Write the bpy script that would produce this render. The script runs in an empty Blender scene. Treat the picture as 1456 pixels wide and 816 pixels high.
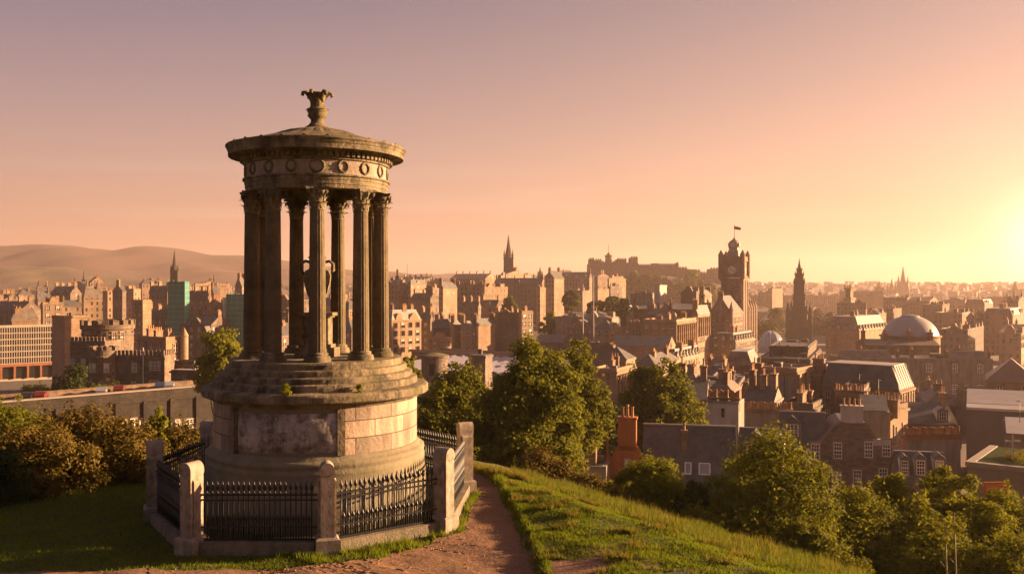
import bpy, math, random
import numpy as np
from mathutils import Vector, Matrix

S = bpy.context.scene
COL = S.collection
R = math.radians

# ---------------------------------------------------------------- camera
F = 1300.0            # focal length in photo pixels (photo 1456 x 816), eye at the origin, horizon at y = 408
cam_d = bpy.data.cameras.new('camera')
cam = bpy.data.objects.new('camera', cam_d)
COL.objects.link(cam)
cam.location = (0, 0, 0)
cam.rotation_euler = (R(90), 0, 0)
cam_d.sensor_width = 36.0
cam_d.lens = 36.0 * F / 1456.0
cam_d.clip_start = 0.5
cam_d.clip_end = 20000
S.camera = cam

# ---------------------------------------------------------------- light
SUN_AZ, SUN_EL = 76.0, 12.0          # azimuth clockwise from the view direction (+Y)
GLOW_AZ, GLOW_EL = 30.8, 2.2         # where the bright part of the evening sky stands
sd = Vector((math.sin(R(SUN_AZ)) * math.cos(R(SUN_EL)), math.cos(R(SUN_AZ)) * math.cos(R(SUN_EL)), math.sin(R(SUN_EL))))
gd = Vector((math.sin(R(GLOW_AZ)) * math.cos(R(GLOW_EL)), math.cos(R(GLOW_AZ)) * math.cos(R(GLOW_EL)), math.sin(R(GLOW_EL))))
ld = bpy.data.lights.new('sun', 'SUN')
ld.energy = 5.0
ld.angle = R(0.6)
ld.color = (1.0, 0.61, 0.31)
lo = bpy.data.objects.new('sun', ld)
COL.objects.link(lo)
lo.rotation_euler = (-sd).to_track_quat('-Z', 'Y').to_euler()

world = bpy.data.worlds.new('World')
S.world = world
world.use_nodes = True
wn, wl = world.node_tree.nodes, world.node_tree.links
wn.clear()
w_out = wn.new('ShaderNodeOutputWorld')
sky = wn.new('ShaderNodeTexSky')
sky.sky_type = 'NISHITA'
sky.sun_disc = False
sky.sun_elevation = R(SUN_EL)
sky.sun_rotation = R(SUN_AZ)
sky.dust_density = 3.0
sky.air_density = 1.2
bg1 = wn.new('ShaderNodeBackground')
bg1.inputs['Strength'].default_value = 0.05
# evening colours of the sky: a rise in elevation from amber to mauve, plus the glow round the low sun
tc = wn.new('ShaderNodeTexCoord')
nrm = wn.new('ShaderNodeVectorMath'); nrm.operation = 'NORMALIZE'
wl.new(tc.outputs['Generated'], nrm.inputs[0])
sep = wn.new('ShaderNodeSeparateXYZ')
wl.new(nrm.outputs[0], sep.inputs[0])


def wmath(op, a, b=None, clamp=False):
    n = wn.new('ShaderNodeMath')
    n.operation = op
    n.use_clamp = clamp
    for i, v in enumerate((a, b)):
        if v is None:
            continue
        if isinstance(v, (int, float)):
            n.inputs[i].default_value = v
        else:
            wl.new(v, n.inputs[i])
    return n.outputs[0]


def wramp(fac, stops):
    n = wn.new('ShaderNodeValToRGB')
    el = n.color_ramp.elements
    while len(el) < len(stops):
        el.new(0.5)
    for e, (p, c) in zip(el, stops):
        e.position = p
        e.color = (*c, 1)
    wl.new(fac, n.inputs[0])
    return n.outputs[0]


def wmix(fac, a, b, mode='MIX'):
    n = wn.new('ShaderNodeMix')
    n.data_type = 'RGBA'
    n.blend_type = mode
    if isinstance(fac, (int, float)):
        n.inputs[0].default_value = fac
    else:
        wl.new(fac, n.inputs[0])
    for i, v in ((6, a), (7, b)):
        if isinstance(v, tuple):
            n.inputs[i].default_value = (*v, 1)
        else:
            wl.new(v, n.inputs[i])
    return n.outputs[2]


wl.new(wmix(1.0, sky.outputs[0], (0.36, 0.22, 0.21), 'MULTIPLY'), bg1.inputs['Color'])
elev = wmath('MAXIMUM', sep.outputs[2], 0.0)
away = wramp(elev, [(0.0, (0.66, 0.315, 0.195)), (0.05, (0.62, 0.32, 0.22)), (0.12, (0.46, 0.275, 0.235)),
                    (0.20, (0.295, 0.20, 0.215)), (0.29, (0.15, 0.128, 0.19)), (0.55, (0.135, 0.115, 0.165)), (1.0, (0.10, 0.095, 0.14))])
near = wramp(elev, [(0.0, (0.66, 0.35, 0.225)), (0.05, (0.67, 0.38, 0.26)), (0.12, (0.57, 0.34, 0.245)),
                    (0.20, (0.40, 0.25, 0.20)), (0.29, (0.235, 0.17, 0.165)), (0.55, (0.15, 0.125, 0.165)), (1.0, (0.10, 0.095, 0.14))])
dotn = wn.new('ShaderNodeVectorMath'); dotn.operation = 'DOT_PRODUCT'
wl.new(nrm.outputs[0], dotn.inputs[0])
dotn.inputs[1].default_value = gd
dot = wmath('MAXIMUM', dotn.outputs['Value'], 0.0)
side = wmath('POWER', dot, 4.2)
base = wmix(side, away, near)
# the eastern half of the sky, away from the sun, is already dim
dusk = wramp(wmath('MULTIPLY', wmath('ADD', dotn.outputs['Value'], 1.0), 0.5), [(0.25, (0.55, 0.52, 0.62)), (0.80, (1, 1, 1))])
base = wmix(1.0, base, dusk, 'MULTIPLY')
g1 = wmath('MULTIPLY', wmath('POWER', dot, 20.0), 0.03)
g2 = wmath('MULTIPLY', wmath('POWER', dot, 200.0), 0.30)
g3 = wmath('MULTIPLY', wmath('POWER', dot, 1500.0), 1.8)
base = wmix(g1, base, (1.0, 0.58, 0.32), 'ADD')
base = wmix(g2, base, (1.0, 0.68, 0.46), 'ADD')
base = wmix(g3, base, (1.0, 0.9, 0.6), 'ADD')
# a few thin streaks of cloud low in the sky
cm = wn.new('ShaderNodeMapping'); cm.inputs['Scale'].default_value = (2.2, 2.2, 42.0)
wl.new(nrm.outputs[0], cm.inputs[0])
cn = wn.new('ShaderNodeTexNoise'); cn.inputs['Scale'].default_value = 1.6; cn.inputs['Detail'].default_value = 4
wl.new(cm.outputs[0], cn.inputs['Vector'])
streak = wramp(cn.outputs['Fac'], [(0.52, (0, 0, 0)), (0.72, (1, 1, 1))])
sb = wmath('MULTIPLY', wmath('MULTIPLY', streak, wramp(elev, [(0.01, (0, 0, 0)), (0.06, (1, 1, 1)), (0.16, (0, 0, 0))])), 0.17)
base = wmix(sb, base, (1.0, 0.82, 0.62))
bg2 = wn.new('ShaderNodeBackground')
bg2.inputs['Strength'].default_value = 0.215
wl.new(base, bg2.inputs['Color'])
addw = wn.new('ShaderNodeAddShader')
wl.new(bg1.outputs[0], addw.inputs[0])
wl.new(bg2.outputs[0], addw.inputs[1])
wl.new(addw.outputs[0], w_out.inputs['Surface'])

S.view_settings.view_transform = 'Standard'
S.view_settings.look = 'None'
S.view_settings.exposure = 2.0
S.view_settings.gamma = 1.0
S.view_settings.use_curve_mapping = False
S.render.engine = 'CYCLES'
cy = S.cycles
cy.use_denoising = True
cy.denoising_prefilter = 'ACCURATE'
cy.max_bounces = 6
cy.diffuse_bounces = 3
cy.glossy_bounces = 3
cy.transmission_bounces = 3
cy.volume_bounces = 1
cy.transparent_max_bounces = 8
cy.sample_clamp_indirect = 6.0
cy.caustics_reflective = False
cy.caustics_refractive = False
HAZE_DENSITY = 0.00013

# ---------------------------------------------------------------- helpers


def T(px, Y):
    return (px - 728.0) / F * Y


def ZP(py, Y):
    return (408.0 - py) / F * Y


def tag(o, label=None, cat=None, group=None, kind=None):
    if label:
        o['label'] = label
    if cat:
        o['category'] = cat
    if group:
        o['group'] = group
    if kind:
        o['kind'] = kind
    return o


def empty(name, loc=(0, 0, 0), rz=0.0):
    o = bpy.data.objects.new(name, None)
    o.empty_display_size = 0.3
    COL.objects.link(o)
    o.location = loc
    o.rotation_euler = (0, 0, rz)
    return o


def put(name, me, parent=None, loc=(0, 0, 0), rot=(0, 0, 0), scale=(1, 1, 1)):
    o = bpy.data.objects.new(name, me)
    COL.objects.link(o)
    if parent:
        o.parent = parent
    o.location = loc
    o.rotation_euler = rot
    o.scale = scale
    return o


def copy_tree(o, parent=None):
    c = o.copy()
    COL.objects.link(c)
    if parent is not None:
        c.parent = parent
        c.matrix_parent_inverse = o.matrix_parent_inverse
    for ch in list(o.children):
        copy_tree(ch, c)
    return c


class MB:
    """Collects faces; mesh() turns them into one mesh with metre-scaled UVs."""

    def __init__(self):
        self.v, self.f, self.m, self.uv, self.sm = [], [], [], [], []

    def add(self, vs, fs, m=0, uvs=None, smooth=False, M=None):
        b = len(self.v)
        if M is not None:
            vs = [tuple(M @ Vector(p)) for p in vs]
        self.v += [tuple(p) for p in vs]
        for i, f in enumerate(fs):
            self.f.append([b + k for k in f])
            self.m.append(m)
            self.sm.append(smooth)
            self.uv.append(uvs[i] if uvs else None)
        return self

    def box(self, x0, x1, y0, y1, z0, z1, m=0, M=None, bottom=False):
        vs = [(x0, y0, z0), (x1, y0, z0), (x1, y1, z0), (x0, y1, z0), (x0, y0, z1), (x1, y0, z1), (x1, y1, z1), (x0, y1, z1)]
        fs = [(0, 1, 5, 4), (1, 2, 6, 5), (2, 3, 7, 6), (3, 0, 4, 7), (4, 5, 6, 7)]
        if bottom:
            fs.append((3, 2, 1, 0))
        return self.add(vs, fs, m, M=M)

    def frustum(self, b, t, z0, z1, m=0, M=None, cap=True):
        """b, t = (x0, x1, y0, y1) at the bottom and the top."""
        vs = [(b[0], b[2], z0), (b[1], b[2], z0), (b[1], b[3], z0), (b[0], b[3], z0), (t[0], t[2], z1), (t[1], t[2], z1), (t[1], t[3], z1), (t[0], t[3], z1)]
        fs = [(0, 1, 5, 4), (1, 2, 6, 5), (2, 3, 7, 6), (3, 0, 4, 7)]
        if cap:
            fs.append((4, 5, 6, 7))
        return self.add(vs, fs, m, M=M)

    def lathe(self, prof, n=32, m=0, c=(0, 0), a0=0.0, a1=2 * math.pi, smooth=True, rfun=None, M=None, jit=0.0, rnd=None):
        full = abs(a1 - a0 - 2 * math.pi) < 1e-6
        k = n if full else n + 1
        vs, fs, uvs = [], [], []
        L = [0.0]
        for i in range(1, len(prof)):
            L.append(L[-1] + math.hypot(prof[i][0] - prof[i - 1][0], prof[i][1] - prof[i - 1][1]))
        js = [0.0] * (k * len(prof))
        if jit:
            js = [rnd.uniform(-jit, jit) for _ in js]
        for i, (r, z) in enumerate(prof):
            for j in range(k):
                a = a0 + (a1 - a0) * j / n
                rr = rfun(r, z, a) if rfun else r
                rr += js[i * k + j]
                vs.append((c[0] + rr * math.cos(a), c[1] + rr * math.sin(a), z))
        rm = max(p[0] for p in prof)
        for i in range(len(prof) - 1):
            for j in range(n):
                j2 = (j + 1) % k if full else j + 1
                fs.append((i * k + j, i * k + j2, (i + 1) * k + j2, (i + 1) * k + j))
                u0, u1 = (a0 + (a1 - a0) * j / n) * rm, (a0 + (a1 - a0) * (j + 1) / n) * rm
                uvs.append([(u0, L[i]), (u1, L[i]), (u1, L[i + 1]), (u0, L[i + 1])])
        return self.add(vs, fs, m, uvs, smooth, M)

    def tube(self, pts, radii, n=6, m=0, smooth=True, cap=True, M=None):
        pts = [Vector(p) for p in pts]
        if isinstance(radii, (int, float)):
            radii = [radii] * len(pts)
        vs, fs = [], []
        ref = Vector((0, 0, 1))
        for i, p in enumerate(pts):
            d = (pts[min(i + 1, len(pts) - 1)] - pts[max(i - 1, 0)]).normalized()
            rr = ref if abs(d.dot(ref)) < 0.95 else Vector((1, 0, 0))
            x = d.cross(rr).normalized()
            y = d.cross(x).normalized()
            for j in range(n):
                a = 2 * math.pi * j / n
                vs.append(p + (x * math.cos(a) + y * math.sin(a)) * radii[i])
        for i in range(len(pts) - 1):
            for j in range(n):
                j2 = (j + 1) % n
                fs.append((i * n + j, (i + 1) * n + j, (i + 1) * n + j2, i * n + j2))
        if cap:
            fs.append(tuple(range(n)))
            fs.append(tuple(range((len(pts) - 1) * n, len(pts) * n))[::-1])
        return self.add(vs, fs, m, smooth=smooth, M=M)

    def mesh(self, name, mats):
        me = bpy.data.meshes.new(name)
        me.from_pydata(self.v, [], self.f)
        if not isinstance(mats, (list, tuple)):
            mats = [mats]
        for mt in mats:
            me.materials.append(mt)
        me.polygons.foreach_set('material_index', self.m)
        me.polygons.foreach_set('use_smooth', self.sm)
        ul = me.uv_layers.new(name='UVMap')
        out = []
        V = self.v
        for f, uv in zip(self.f, self.uv):
            if uv:
                for p in uv:
                    out += [p[0], p[1]]
                continue
            a, b, c = Vector(V[f[0]]), Vector(V[f[1]]), Vector(V[f[2]])
            n = (b - a).cross(c - a)
            if n.length < 1e-12:
                n = Vector((0, 0, 1))
            n.normalize()
            if abs(n.z) > 0.97:
                for k in f:
                    out += [V[k][0], V[k][1]]
            else:
                t = Vector((-n.y, n.x, 0)).normalized()
                w = n.cross(t)
                for k in f:
                    p = Vector(V[k])
                    out += [p.dot(t), p.dot(w)]
        ul.data.foreach_set('uv', out)
        me.update()
        return me

    def build(self, name, mats, parent=None, **kw):
        return put(name, self.mesh(name, mats), parent, **kw)


def RZ(a):
    return Matrix.Rotation(a, 4, 'Z')


def TR(x, y, z):
    return Matrix.Translation((x, y, z))


# ---------------------------------------------------------------- materials
MATS = {}


def newmat(name):
    m = bpy.data.materials.new(name)
    m.use_nodes = True
    nt = m.node_tree
    bs = nt.nodes['Principled BSDF']
    return m, nt, bs


class NT:
    def __init__(self, nt):
        self.nt = nt

    def n(self, t, **kw):
        x = self.nt.nodes.new(t)
        for k, v in kw.items():
            if k in x.inputs:
                self.set(x.inputs[k], v)
            else:
                setattr(x, k, v)
        return x

    def set(self, sock, v):
        if hasattr(v, 'is_output'):
            self.nt.links.new(v, sock)
        elif isinstance(v, tuple) and len(v) == 3 and sock.type == 'RGBA':
            sock.default_value = (*v, 1)
        else:
            sock.default_value = v

    def math(self, op, a, b=0.0, clamp=False):
        x = self.n('ShaderNodeMath', operation=op, use_clamp=clamp)
        self.set(x.inputs[0], a)
        self.set(x.inputs[1], b)
        return x.outputs[0]

    def mix(self, f, a, b, mode='MIX'):
        x = self.n('ShaderNodeMix', data_type='RGBA', blend_type=mode)
        self.set(x.inputs[0], f)
        self.set(x.inputs[6], a)
        self.set(x.inputs[7], b)
        return x.outputs[2]

    def noise(self, vec, scale, detail=4.0, rough=0.55):
        x = self.n('ShaderNodeTexNoise', Scale=scale, Detail=detail, Roughness=rough)
        if vec is not None:
            self.set(x.inputs['Vector'], vec)
        return x.outputs['Fac']

    def ramp(self, f, stops):
        x = self.n('ShaderNodeValToRGB')
        el = x.color_ramp.elements
        while len(el) < len(stops):
            el.new(0.5)
        for e, (p, c) in zip(el, stops):
            e.position = p
            e.color = (*c, 1) if isinstance(c, tuple) else (c, c, c, 1)
        self.set(x.inputs[0], f)
        return x.outputs[0]

    def scale(self, vec, s):
        x = self.n('ShaderNodeMapping')
        self.set(x.inputs[0], vec)
        x.inputs['Scale'].default_value = s
        return x.outputs[0]


def stone(name, c1, c2, scale=1.5, dirt=(0.05, 0.04, 0.03), dirt_amt=0.5, brick=None, rough=0.9, bump=0.4, moss=None, vary=0.0, windows=None, joint=None, bscale=None, streak=0.5, edge=(0.42, 0.66)):
    """Weathered masonry: two stone tones, streaked dirt, optional coursed blocks (UV metres), optional small windows."""
    m, nt, bs = newmat(name)
    N = NT(nt)
    tcn = N.n('ShaderNodeTexCoord')
    ob = tcn.outputs['Object']
    uv = tcn.outputs['UV']
    n1 = N.noise(ob, scale, 5)
    col = N.mix(N.ramp(n1, [(0.3, 0.0), (0.7, 1.0)]), c1, c2)
    bumpsrc = N.noise(ob, (bscale or scale * 8), 5, 0.65)
    if brick:
        bw, bh, amt = brick
        br = N.n('ShaderNodeTexBrick', Scale=1.0)
        br.inputs['Color1'].default_value = (0.62, 0.62, 0.62, 1)
        br.inputs['Color2'].default_value = (1.3, 1.22, 1.15, 1)
        br.inputs['Mortar'].default_value = (0.45, 0.42, 0.4, 1) if joint is None else (*joint, 1)
        br.inputs['Mortar Size'].default_value = 0.012 * max(bw, 1)
        br.inputs['Brick Width'].default_value = bw
        br.inputs['Row Height'].default_value = bh
        N.set(br.inputs['Vector'], uv)
        col = N.mix(amt, col, N.mix(1.0, col, br.outputs['Color'], 'MULTIPLY'))
        bumpsrc = N.math('SUBTRACT', bumpsrc, N.math('MULTIPLY', br.outputs['Fac'], 0.7))
    st = N.noise(N.scale(ob, (scale * 1.1, scale * 1.1, scale * 0.22)), 1.6, 6, 0.65)
    d = N.math('MULTIPLY', N.ramp(N.math('ADD', N.math('MULTIPLY', st, streak), N.math('MULTIPLY', N.noise(ob, scale * 2.3, 6, 0.7), 1 - streak)), [(edge[0], 0.0), (edge[1], 1.0)]), dirt_amt)
    col = N.mix(d, col, dirt)
    if moss:
        mo = N.math('MULTIPLY', N.ramp(N.noise(ob, scale * 1.7, 6, 0.7), [(0.48, 0.0), (0.62, 1.0)]), moss[1])
        col = N.mix(mo, col, moss[0])
    if vary:
        oi = N.n('ShaderNodeObjectInfo')
        col = N.mix(1.0, col, N.ramp(oi.outputs['Random'], [(0.0, (1 - vary, 1 - vary * 1.05, 1 - vary)), (0.5, (1.0, 0.97, 0.9)), (1.0, (1 + vary, 1 + vary * 0.9, 1 + vary * 0.7))]), 'MULTIPLY')
    r = rough
    if windows:
        sp, sh = windows
        s2 = N.n('ShaderNodeSeparateXYZ')
        N.set(s2.inputs[0], uv)
        fu = N.math('FRACT', N.math('DIVIDE', s2.outputs[0], sp))
        fv = N.math('FRACT', N.math('DIVIDE', s2.outputs[1], sh))
        a = N.math('MULTIPLY', N.math('GREATER_THAN', fu, 0.33), N.math('LESS_THAN', fu, 0.69))
        b = N.math('MULTIPLY', N.math('GREATER_THAN', fv, 0.28), N.math('LESS_THAN', fv, 0.82))
        geo = N.n('ShaderNodeNewGeometry')
        s3 = N.n('ShaderNodeSeparateXYZ')
        N.set(s3.inputs[0], geo.outputs['Normal'])
        side_ = N.math('LESS_THAN', N.math('ABSOLUTE', s3.outputs[2]), 0.3)
        w = N.math('MULTIPLY', N.math('MULTIPLY', a, b), side_)
        cell = N.n('ShaderNodeCombineXYZ')
        N.set(cell.inputs[0], N.math('FLOOR', N.math('DIVIDE', s2.outputs[0], sp)))
        N.set(cell.inputs[1], N.math('FLOOR', N.math('DIVIDE', s2.outputs[1], sh)))
        wh_ = N.n('ShaderNodeTexWhiteNoise', noise_dimensions='3D')
        N.set(wh_.inputs['Vector'], cell.outputs[0])
        w = N.math('MULTIPLY', w, N.math('GREATER_THAN', wh_.outputs['Value'], 0.16))
        col = N.mix(w, col, N.mix(N.math('GREATER_THAN', wh_.outputs['Value'], 0.86), (0.035, 0.03, 0.028), (0.20, 0.16, 0.12)))
        r = N.math('SUBTRACT', rough, N.math('MULTIPLY', w, 0.6))
    N.set(bs.inputs['Base Color'], col)
    N.set(bs.inputs['Roughness'], r)
    if bump:
        bp = N.n('ShaderNodeBump', Strength=bump, Distance=0.05)
        N.set(bp.inputs['Height'], bumpsrc)
        N.set(bs.inputs['Normal'], bp.outputs[0])
    MATS[name] = m
    return m


def flat(name, c, rough=0.7, metal=0.0, var=0.25, scale=3.0, bump=0.0, vary=0.0):
    m, nt, bs = newmat(name)
    N = NT(nt)
    ob = N.n('ShaderNodeTexCoord').outputs['Object']
    f = N.noise(ob, scale, 5, 0.65)
    col = N.mix(f, tuple(x * (1 - var) for x in c), tuple(min(1, x * (1 + var)) for x in c))
    if vary:
        oi = N.n('ShaderNodeObjectInfo')
        col = N.mix(1.0, col, N.ramp(oi.outputs['Random'], [(0.0, 1 - vary), (1.0, 1 + vary)]), 'MULTIPLY')
    N.set(bs.inputs['Base Color'], col)
    bs.inputs['Roughness'].default_value = rough
    bs.inputs['Metallic'].default_value = metal
    if bump:
        bp = N.n('ShaderNodeBump', Strength=bump, Distance=0.05)
        N.set(bp.inputs['Height'], N.noise(ob, scale * 6, 4))
        N.set(bs.inputs['Normal'], bp.outputs[0])
    MATS[name] = m
    return m


def slate(name, c, vary=0.15, rw=0.45, rh=0.28):
    m, nt, bs = newmat(name)
    N = NT(nt)
    tcn = N.n('ShaderNodeTexCoord')
    br = N.n('ShaderNodeTexBrick', Scale=1.0)
    br.inputs['Color1'].default_value = (*[x * 0.7 for x in c], 1)
    br.inputs['Color2'].default_value = (*[x * 1.35 for x in c], 1)
    br.inputs['Mortar'].default_value = (*[x * 0.4 for x in c], 1)
    br.inputs['Mortar Size'].default_value = 0.012
    br.inputs['Brick Width'].default_value = rw
    br.inputs['Row Height'].default_value = rh
    N.set(br.inputs['Vector'], tcn.outputs['UV'])
    col = N.mix(N.ramp(N.noise(tcn.outputs['Object'], 0.5, 6, 0.7), [(0.38, 0.0), (0.62, 0.85)]), br.outputs['Color'], (c[0] * 1.9, c[1] * 1.75, c[2] * 1.35))
    oi = N.n('ShaderNodeObjectInfo')
    col = N.mix(1.0, col, N.ramp(oi.outputs['Random'], [(0.0, 1 - vary), (1.0, 1 + vary)]), 'MULTIPLY')
    N.set(bs.inputs['Base Color'], col)
    bs.inputs['Roughness'].default_value = 0.62
    bp = N.n('ShaderNodeBump', Strength=0.4, Distance=0.03)
    N.set(bp.inputs['Height'], br.outputs['Fac'])
    bp.invert = True
    N.set(bs.inputs['Normal'], bp.outputs[0])
    MATS[name] = m
    return m


def leafmat(name, c1, c2, scale=0.9, trans=0.35, c3=None):
    m, nt, bs = newmat(name)
    N = NT(nt)
    ob = N.n('ShaderNodeTexCoord').outputs['Object']
    col = N.mix(N.ramp(N.noise(ob, scale, 3), [(0.35, 0.0), (0.65, 1.0)]), c1, c2)
    col = N.mix(N.ramp(N.noise(ob, scale * 9, 2), [(0.3, 0.0), (0.7, 0.75)]), col, c3 or tuple(x * 1.5 for x in c2))
    N.set(bs.inputs['Base Color'], col)
    bs.inputs['Roughness'].default_value = 0.75
    bs.inputs['Specular IOR Level'].default_value = 0.08
    tr = N.n('ShaderNodeBsdfTranslucent')
    N.set(tr.inputs['Color'], N.mix(1.0, col, (1.15, 1.1, 0.6), 'MULTIPLY'))
    mx = N.n('ShaderNodeMixShader')
    mx.inputs[0].default_value = trans
    nt.links.new(bs.outputs[0], mx.inputs[1])
    nt.links.new(tr.outputs[0], mx.inputs[2])
    out = [n for n in nt.nodes if n.type == 'OUTPUT_MATERIAL'][0]
    nt.links.new(mx.outputs[0], out.inputs['Surface'])
    MATS[name] = m
    return m


# monument stones
stone('monument_stone', (0.20, 0.155, 0.095), (0.30, 0.235, 0.15), 1.6, (0.04, 0.032, 0.022), 0.88, moss=((0.12, 0.105, 0.03), 0.6), bump=0.7, edge=(0.44, 0.58))
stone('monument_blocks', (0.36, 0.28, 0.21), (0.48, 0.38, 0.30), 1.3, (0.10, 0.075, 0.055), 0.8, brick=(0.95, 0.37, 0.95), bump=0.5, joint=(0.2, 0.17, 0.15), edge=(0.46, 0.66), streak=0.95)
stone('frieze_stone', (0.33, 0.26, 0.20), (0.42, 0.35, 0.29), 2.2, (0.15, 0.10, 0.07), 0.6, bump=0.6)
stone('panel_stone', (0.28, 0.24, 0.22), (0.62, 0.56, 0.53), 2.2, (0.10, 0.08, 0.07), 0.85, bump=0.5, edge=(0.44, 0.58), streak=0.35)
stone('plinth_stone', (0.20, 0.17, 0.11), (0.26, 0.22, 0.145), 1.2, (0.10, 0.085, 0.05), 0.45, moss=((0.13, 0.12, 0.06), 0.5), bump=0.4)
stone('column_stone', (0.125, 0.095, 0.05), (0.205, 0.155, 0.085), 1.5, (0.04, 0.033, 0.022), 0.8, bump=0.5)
stone('roof_stone', (0.17, 0.125, 0.07), (0.24, 0.18, 0.11), 3.0, (0.04, 0.032, 0.02), 0.85, moss=((0.19, 0.155, 0.04), 0.75), bump=1.0, edge=(0.45, 0.58))
stone('post_stone', (0.31, 0.25, 0.20), (0.42, 0.345, 0.28), 2.5, (0.10, 0.08, 0.06), 0.75, bump=0.25, moss=((0.16, 0.13, 0.06), 0.5), edge=(0.46, 0.62))
stone('kerb_stone', (0.19, 0.155, 0.11), (0.27, 0.22, 0.16), 3.0, (0.07, 0.06, 0.03), 0.6, moss=((0.09, 0.09, 0.03), 0.5), bump=0.6)
stone('letter_stone', (0.24, 0.205, 0.19), (0.58, 0.52, 0.49), 2.6, (0.14, 0.11, 0.09), 0.65, bump=0)
flat('iron', (0.012, 0.012, 0.014), 0.42, 0.0, 0.3, 8)
# city stones
W1 = (2.9, 3.5)
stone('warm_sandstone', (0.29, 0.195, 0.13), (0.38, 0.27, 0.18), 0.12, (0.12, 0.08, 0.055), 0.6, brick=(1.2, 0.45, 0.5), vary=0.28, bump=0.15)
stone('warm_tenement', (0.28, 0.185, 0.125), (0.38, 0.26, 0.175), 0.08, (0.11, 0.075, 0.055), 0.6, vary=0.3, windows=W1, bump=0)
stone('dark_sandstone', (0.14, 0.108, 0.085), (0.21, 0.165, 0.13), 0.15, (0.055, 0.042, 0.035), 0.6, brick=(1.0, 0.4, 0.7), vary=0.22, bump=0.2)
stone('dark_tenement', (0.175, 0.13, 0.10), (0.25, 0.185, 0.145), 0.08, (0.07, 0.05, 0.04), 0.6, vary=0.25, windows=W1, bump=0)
stone('hotel_stone', (0.24, 0.17, 0.125), (0.34, 0.245, 0.18), 0.12, (0.085, 0.06, 0.045), 0.6, brick=(1.2, 0.45, 0.6), bump=0.2)
stone('rubble_stone', (0.165, 0.13, 0.105), (0.25, 0.20, 0.165), 0.5, (0.06, 0.045, 0.037), 0.45, brick=(0.7, 0.3, 1.0), bump=0.6, joint=(0.75, 0.7, 0.62))
stone('castle_stone', (0.15, 0.11, 0.08), (0.24, 0.18, 0.13), 0.3, (0.055, 0.042, 0.032), 0.7, brick=(0.9, 0.36, 0.9), bump=0.4)
stone('pale_render', (0.46, 0.42, 0.39), (0.55, 0.51, 0.48), 0.5, (0.17, 0.14, 0.12), 0.45, bump=0.1, streak=1.0)
stone('grey_render', (0.235, 0.20, 0.17), (0.30, 0.26, 0.22), 0.5, (0.10, 0.08, 0.065), 0.6, bump=0.1, streak=1.0)
stone('orange_render', (0.36, 0.105, 0.035), (0.44, 0.135, 0.045), 0.7, (0.22, 0.075, 0.035), 0.5, bump=0.15, streak=0.8)
stone('brick_red', (0.28, 0.105, 0.055), (0.36, 0.145, 0.075), 0.4, (0.14, 0.06, 0.04), 0.5, brick=(0.5, 0.2, 0.6), bump=0.2)
stone('chimney_stone', (0.23, 0.15, 0.095), (0.33, 0.22, 0.14), 0.6, (0.08, 0.058, 0.042), 0.7, brick=(0.6, 0.3, 0.6), vary=0.25, bump=0.2)
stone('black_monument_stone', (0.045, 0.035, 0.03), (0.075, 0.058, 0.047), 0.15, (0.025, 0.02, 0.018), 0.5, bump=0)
slate('slate', (0.075, 0.072, 0.078))
slate('slate_brown', (0.11, 0.088, 0.078))
slate('slate_pale', (0.19, 0.175, 0.175))
flat('lead', (0.30, 0.28, 0.28), 0.5, 0.0, 0.3, 0.4, vary=0.3)
flat('roof_felt', (0.10, 0.085, 0.078), 0.85, 0.0, 0.45, 0.25, vary=0.35)
flat('roof_pale', (0.42, 0.38, 0.35), 0.55, 0.0, 0.35, 0.3, vary=0.25)
flat('copper_roof', (0.20, 0.13, 0.085), 0.5, 0.0, 0.3, 0.4)
flat('white_paint', (0.80, 0.77, 0.72), 0.5, 0.0, 0.08)
flat('margin_stone', (0.25, 0.18, 0.13), 0.85, 0.0, 0.25, 1.5, vary=0.2)
flat('clay_pot', (0.40, 0.21, 0.10), 0.85, 0.0, 0.35, 2, vary=0.35)
flat('clock_white', (0.62, 0.56, 0.48), 0.6, 0.0, 0.05)
flat('black_paint', (0.02, 0.02, 0.022), 0.5)
flat('bark', (0.07, 0.05, 0.035), 0.9, 0.0, 0.4, 6, bump=0.5)
flat('red_paint', (0.15, 0.02, 0.018), 0.35, 0, 0.05)
flat('silver_paint', (0.42, 0.42, 0.44), 0.3, 0.3, 0.05)
flat('blue_paint', (0.04, 0.06, 0.12), 0.3, 0.0, 0.05)
flat('tyre', (0.015, 0.015, 0.015), 0.9)
stone('wall_stone', (0.034, 0.026, 0.02), (0.056, 0.042, 0.032), 0.3, (0.014, 0.012, 0.01), 0.8, brick=(0.9, 0.36, 0.9), bump=0.4, streak=0.9)  # near black all over: the road wall's shade is put into the stone colour
stone('pale_office', (0.40, 0.33, 0.27), (0.48, 0.40, 0.33), 0.3, (0.2, 0.16, 0.13), 0.4, bump=0)
flat('asphalt', (0.13, 0.105, 0.095), 0.9, 0, 0.25, 0.8)
flat('pavement_stone', (0.30, 0.25, 0.21), 0.85, 0, 0.2, 0.8)
flat('window_blind', (0.38, 0.33, 0.27), 0.6)
flat('orange_boards', (0.55, 0.13, 0.03), 0.7, 0, 0.15)
flat('glass_roof', (0.17, 0.155, 0.20), 0.35, 0.0, 0.4, 0.5)
m, nt, bs = newmat('window_glass')
bs.inputs['Base Color'].default_value = (0.022, 0.02, 0.02, 1)
bs.inputs['Roughness'].default_value = 0.12
bs.inputs['Specular IOR Level'].default_value = 0.7
MATS['window_glass'] = m
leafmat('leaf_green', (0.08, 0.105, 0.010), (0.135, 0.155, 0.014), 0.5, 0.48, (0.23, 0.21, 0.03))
leafmat('leaf_dark', (0.028, 0.042, 0.010), (0.05, 0.065, 0.014), 0.5, 0.25)
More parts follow.
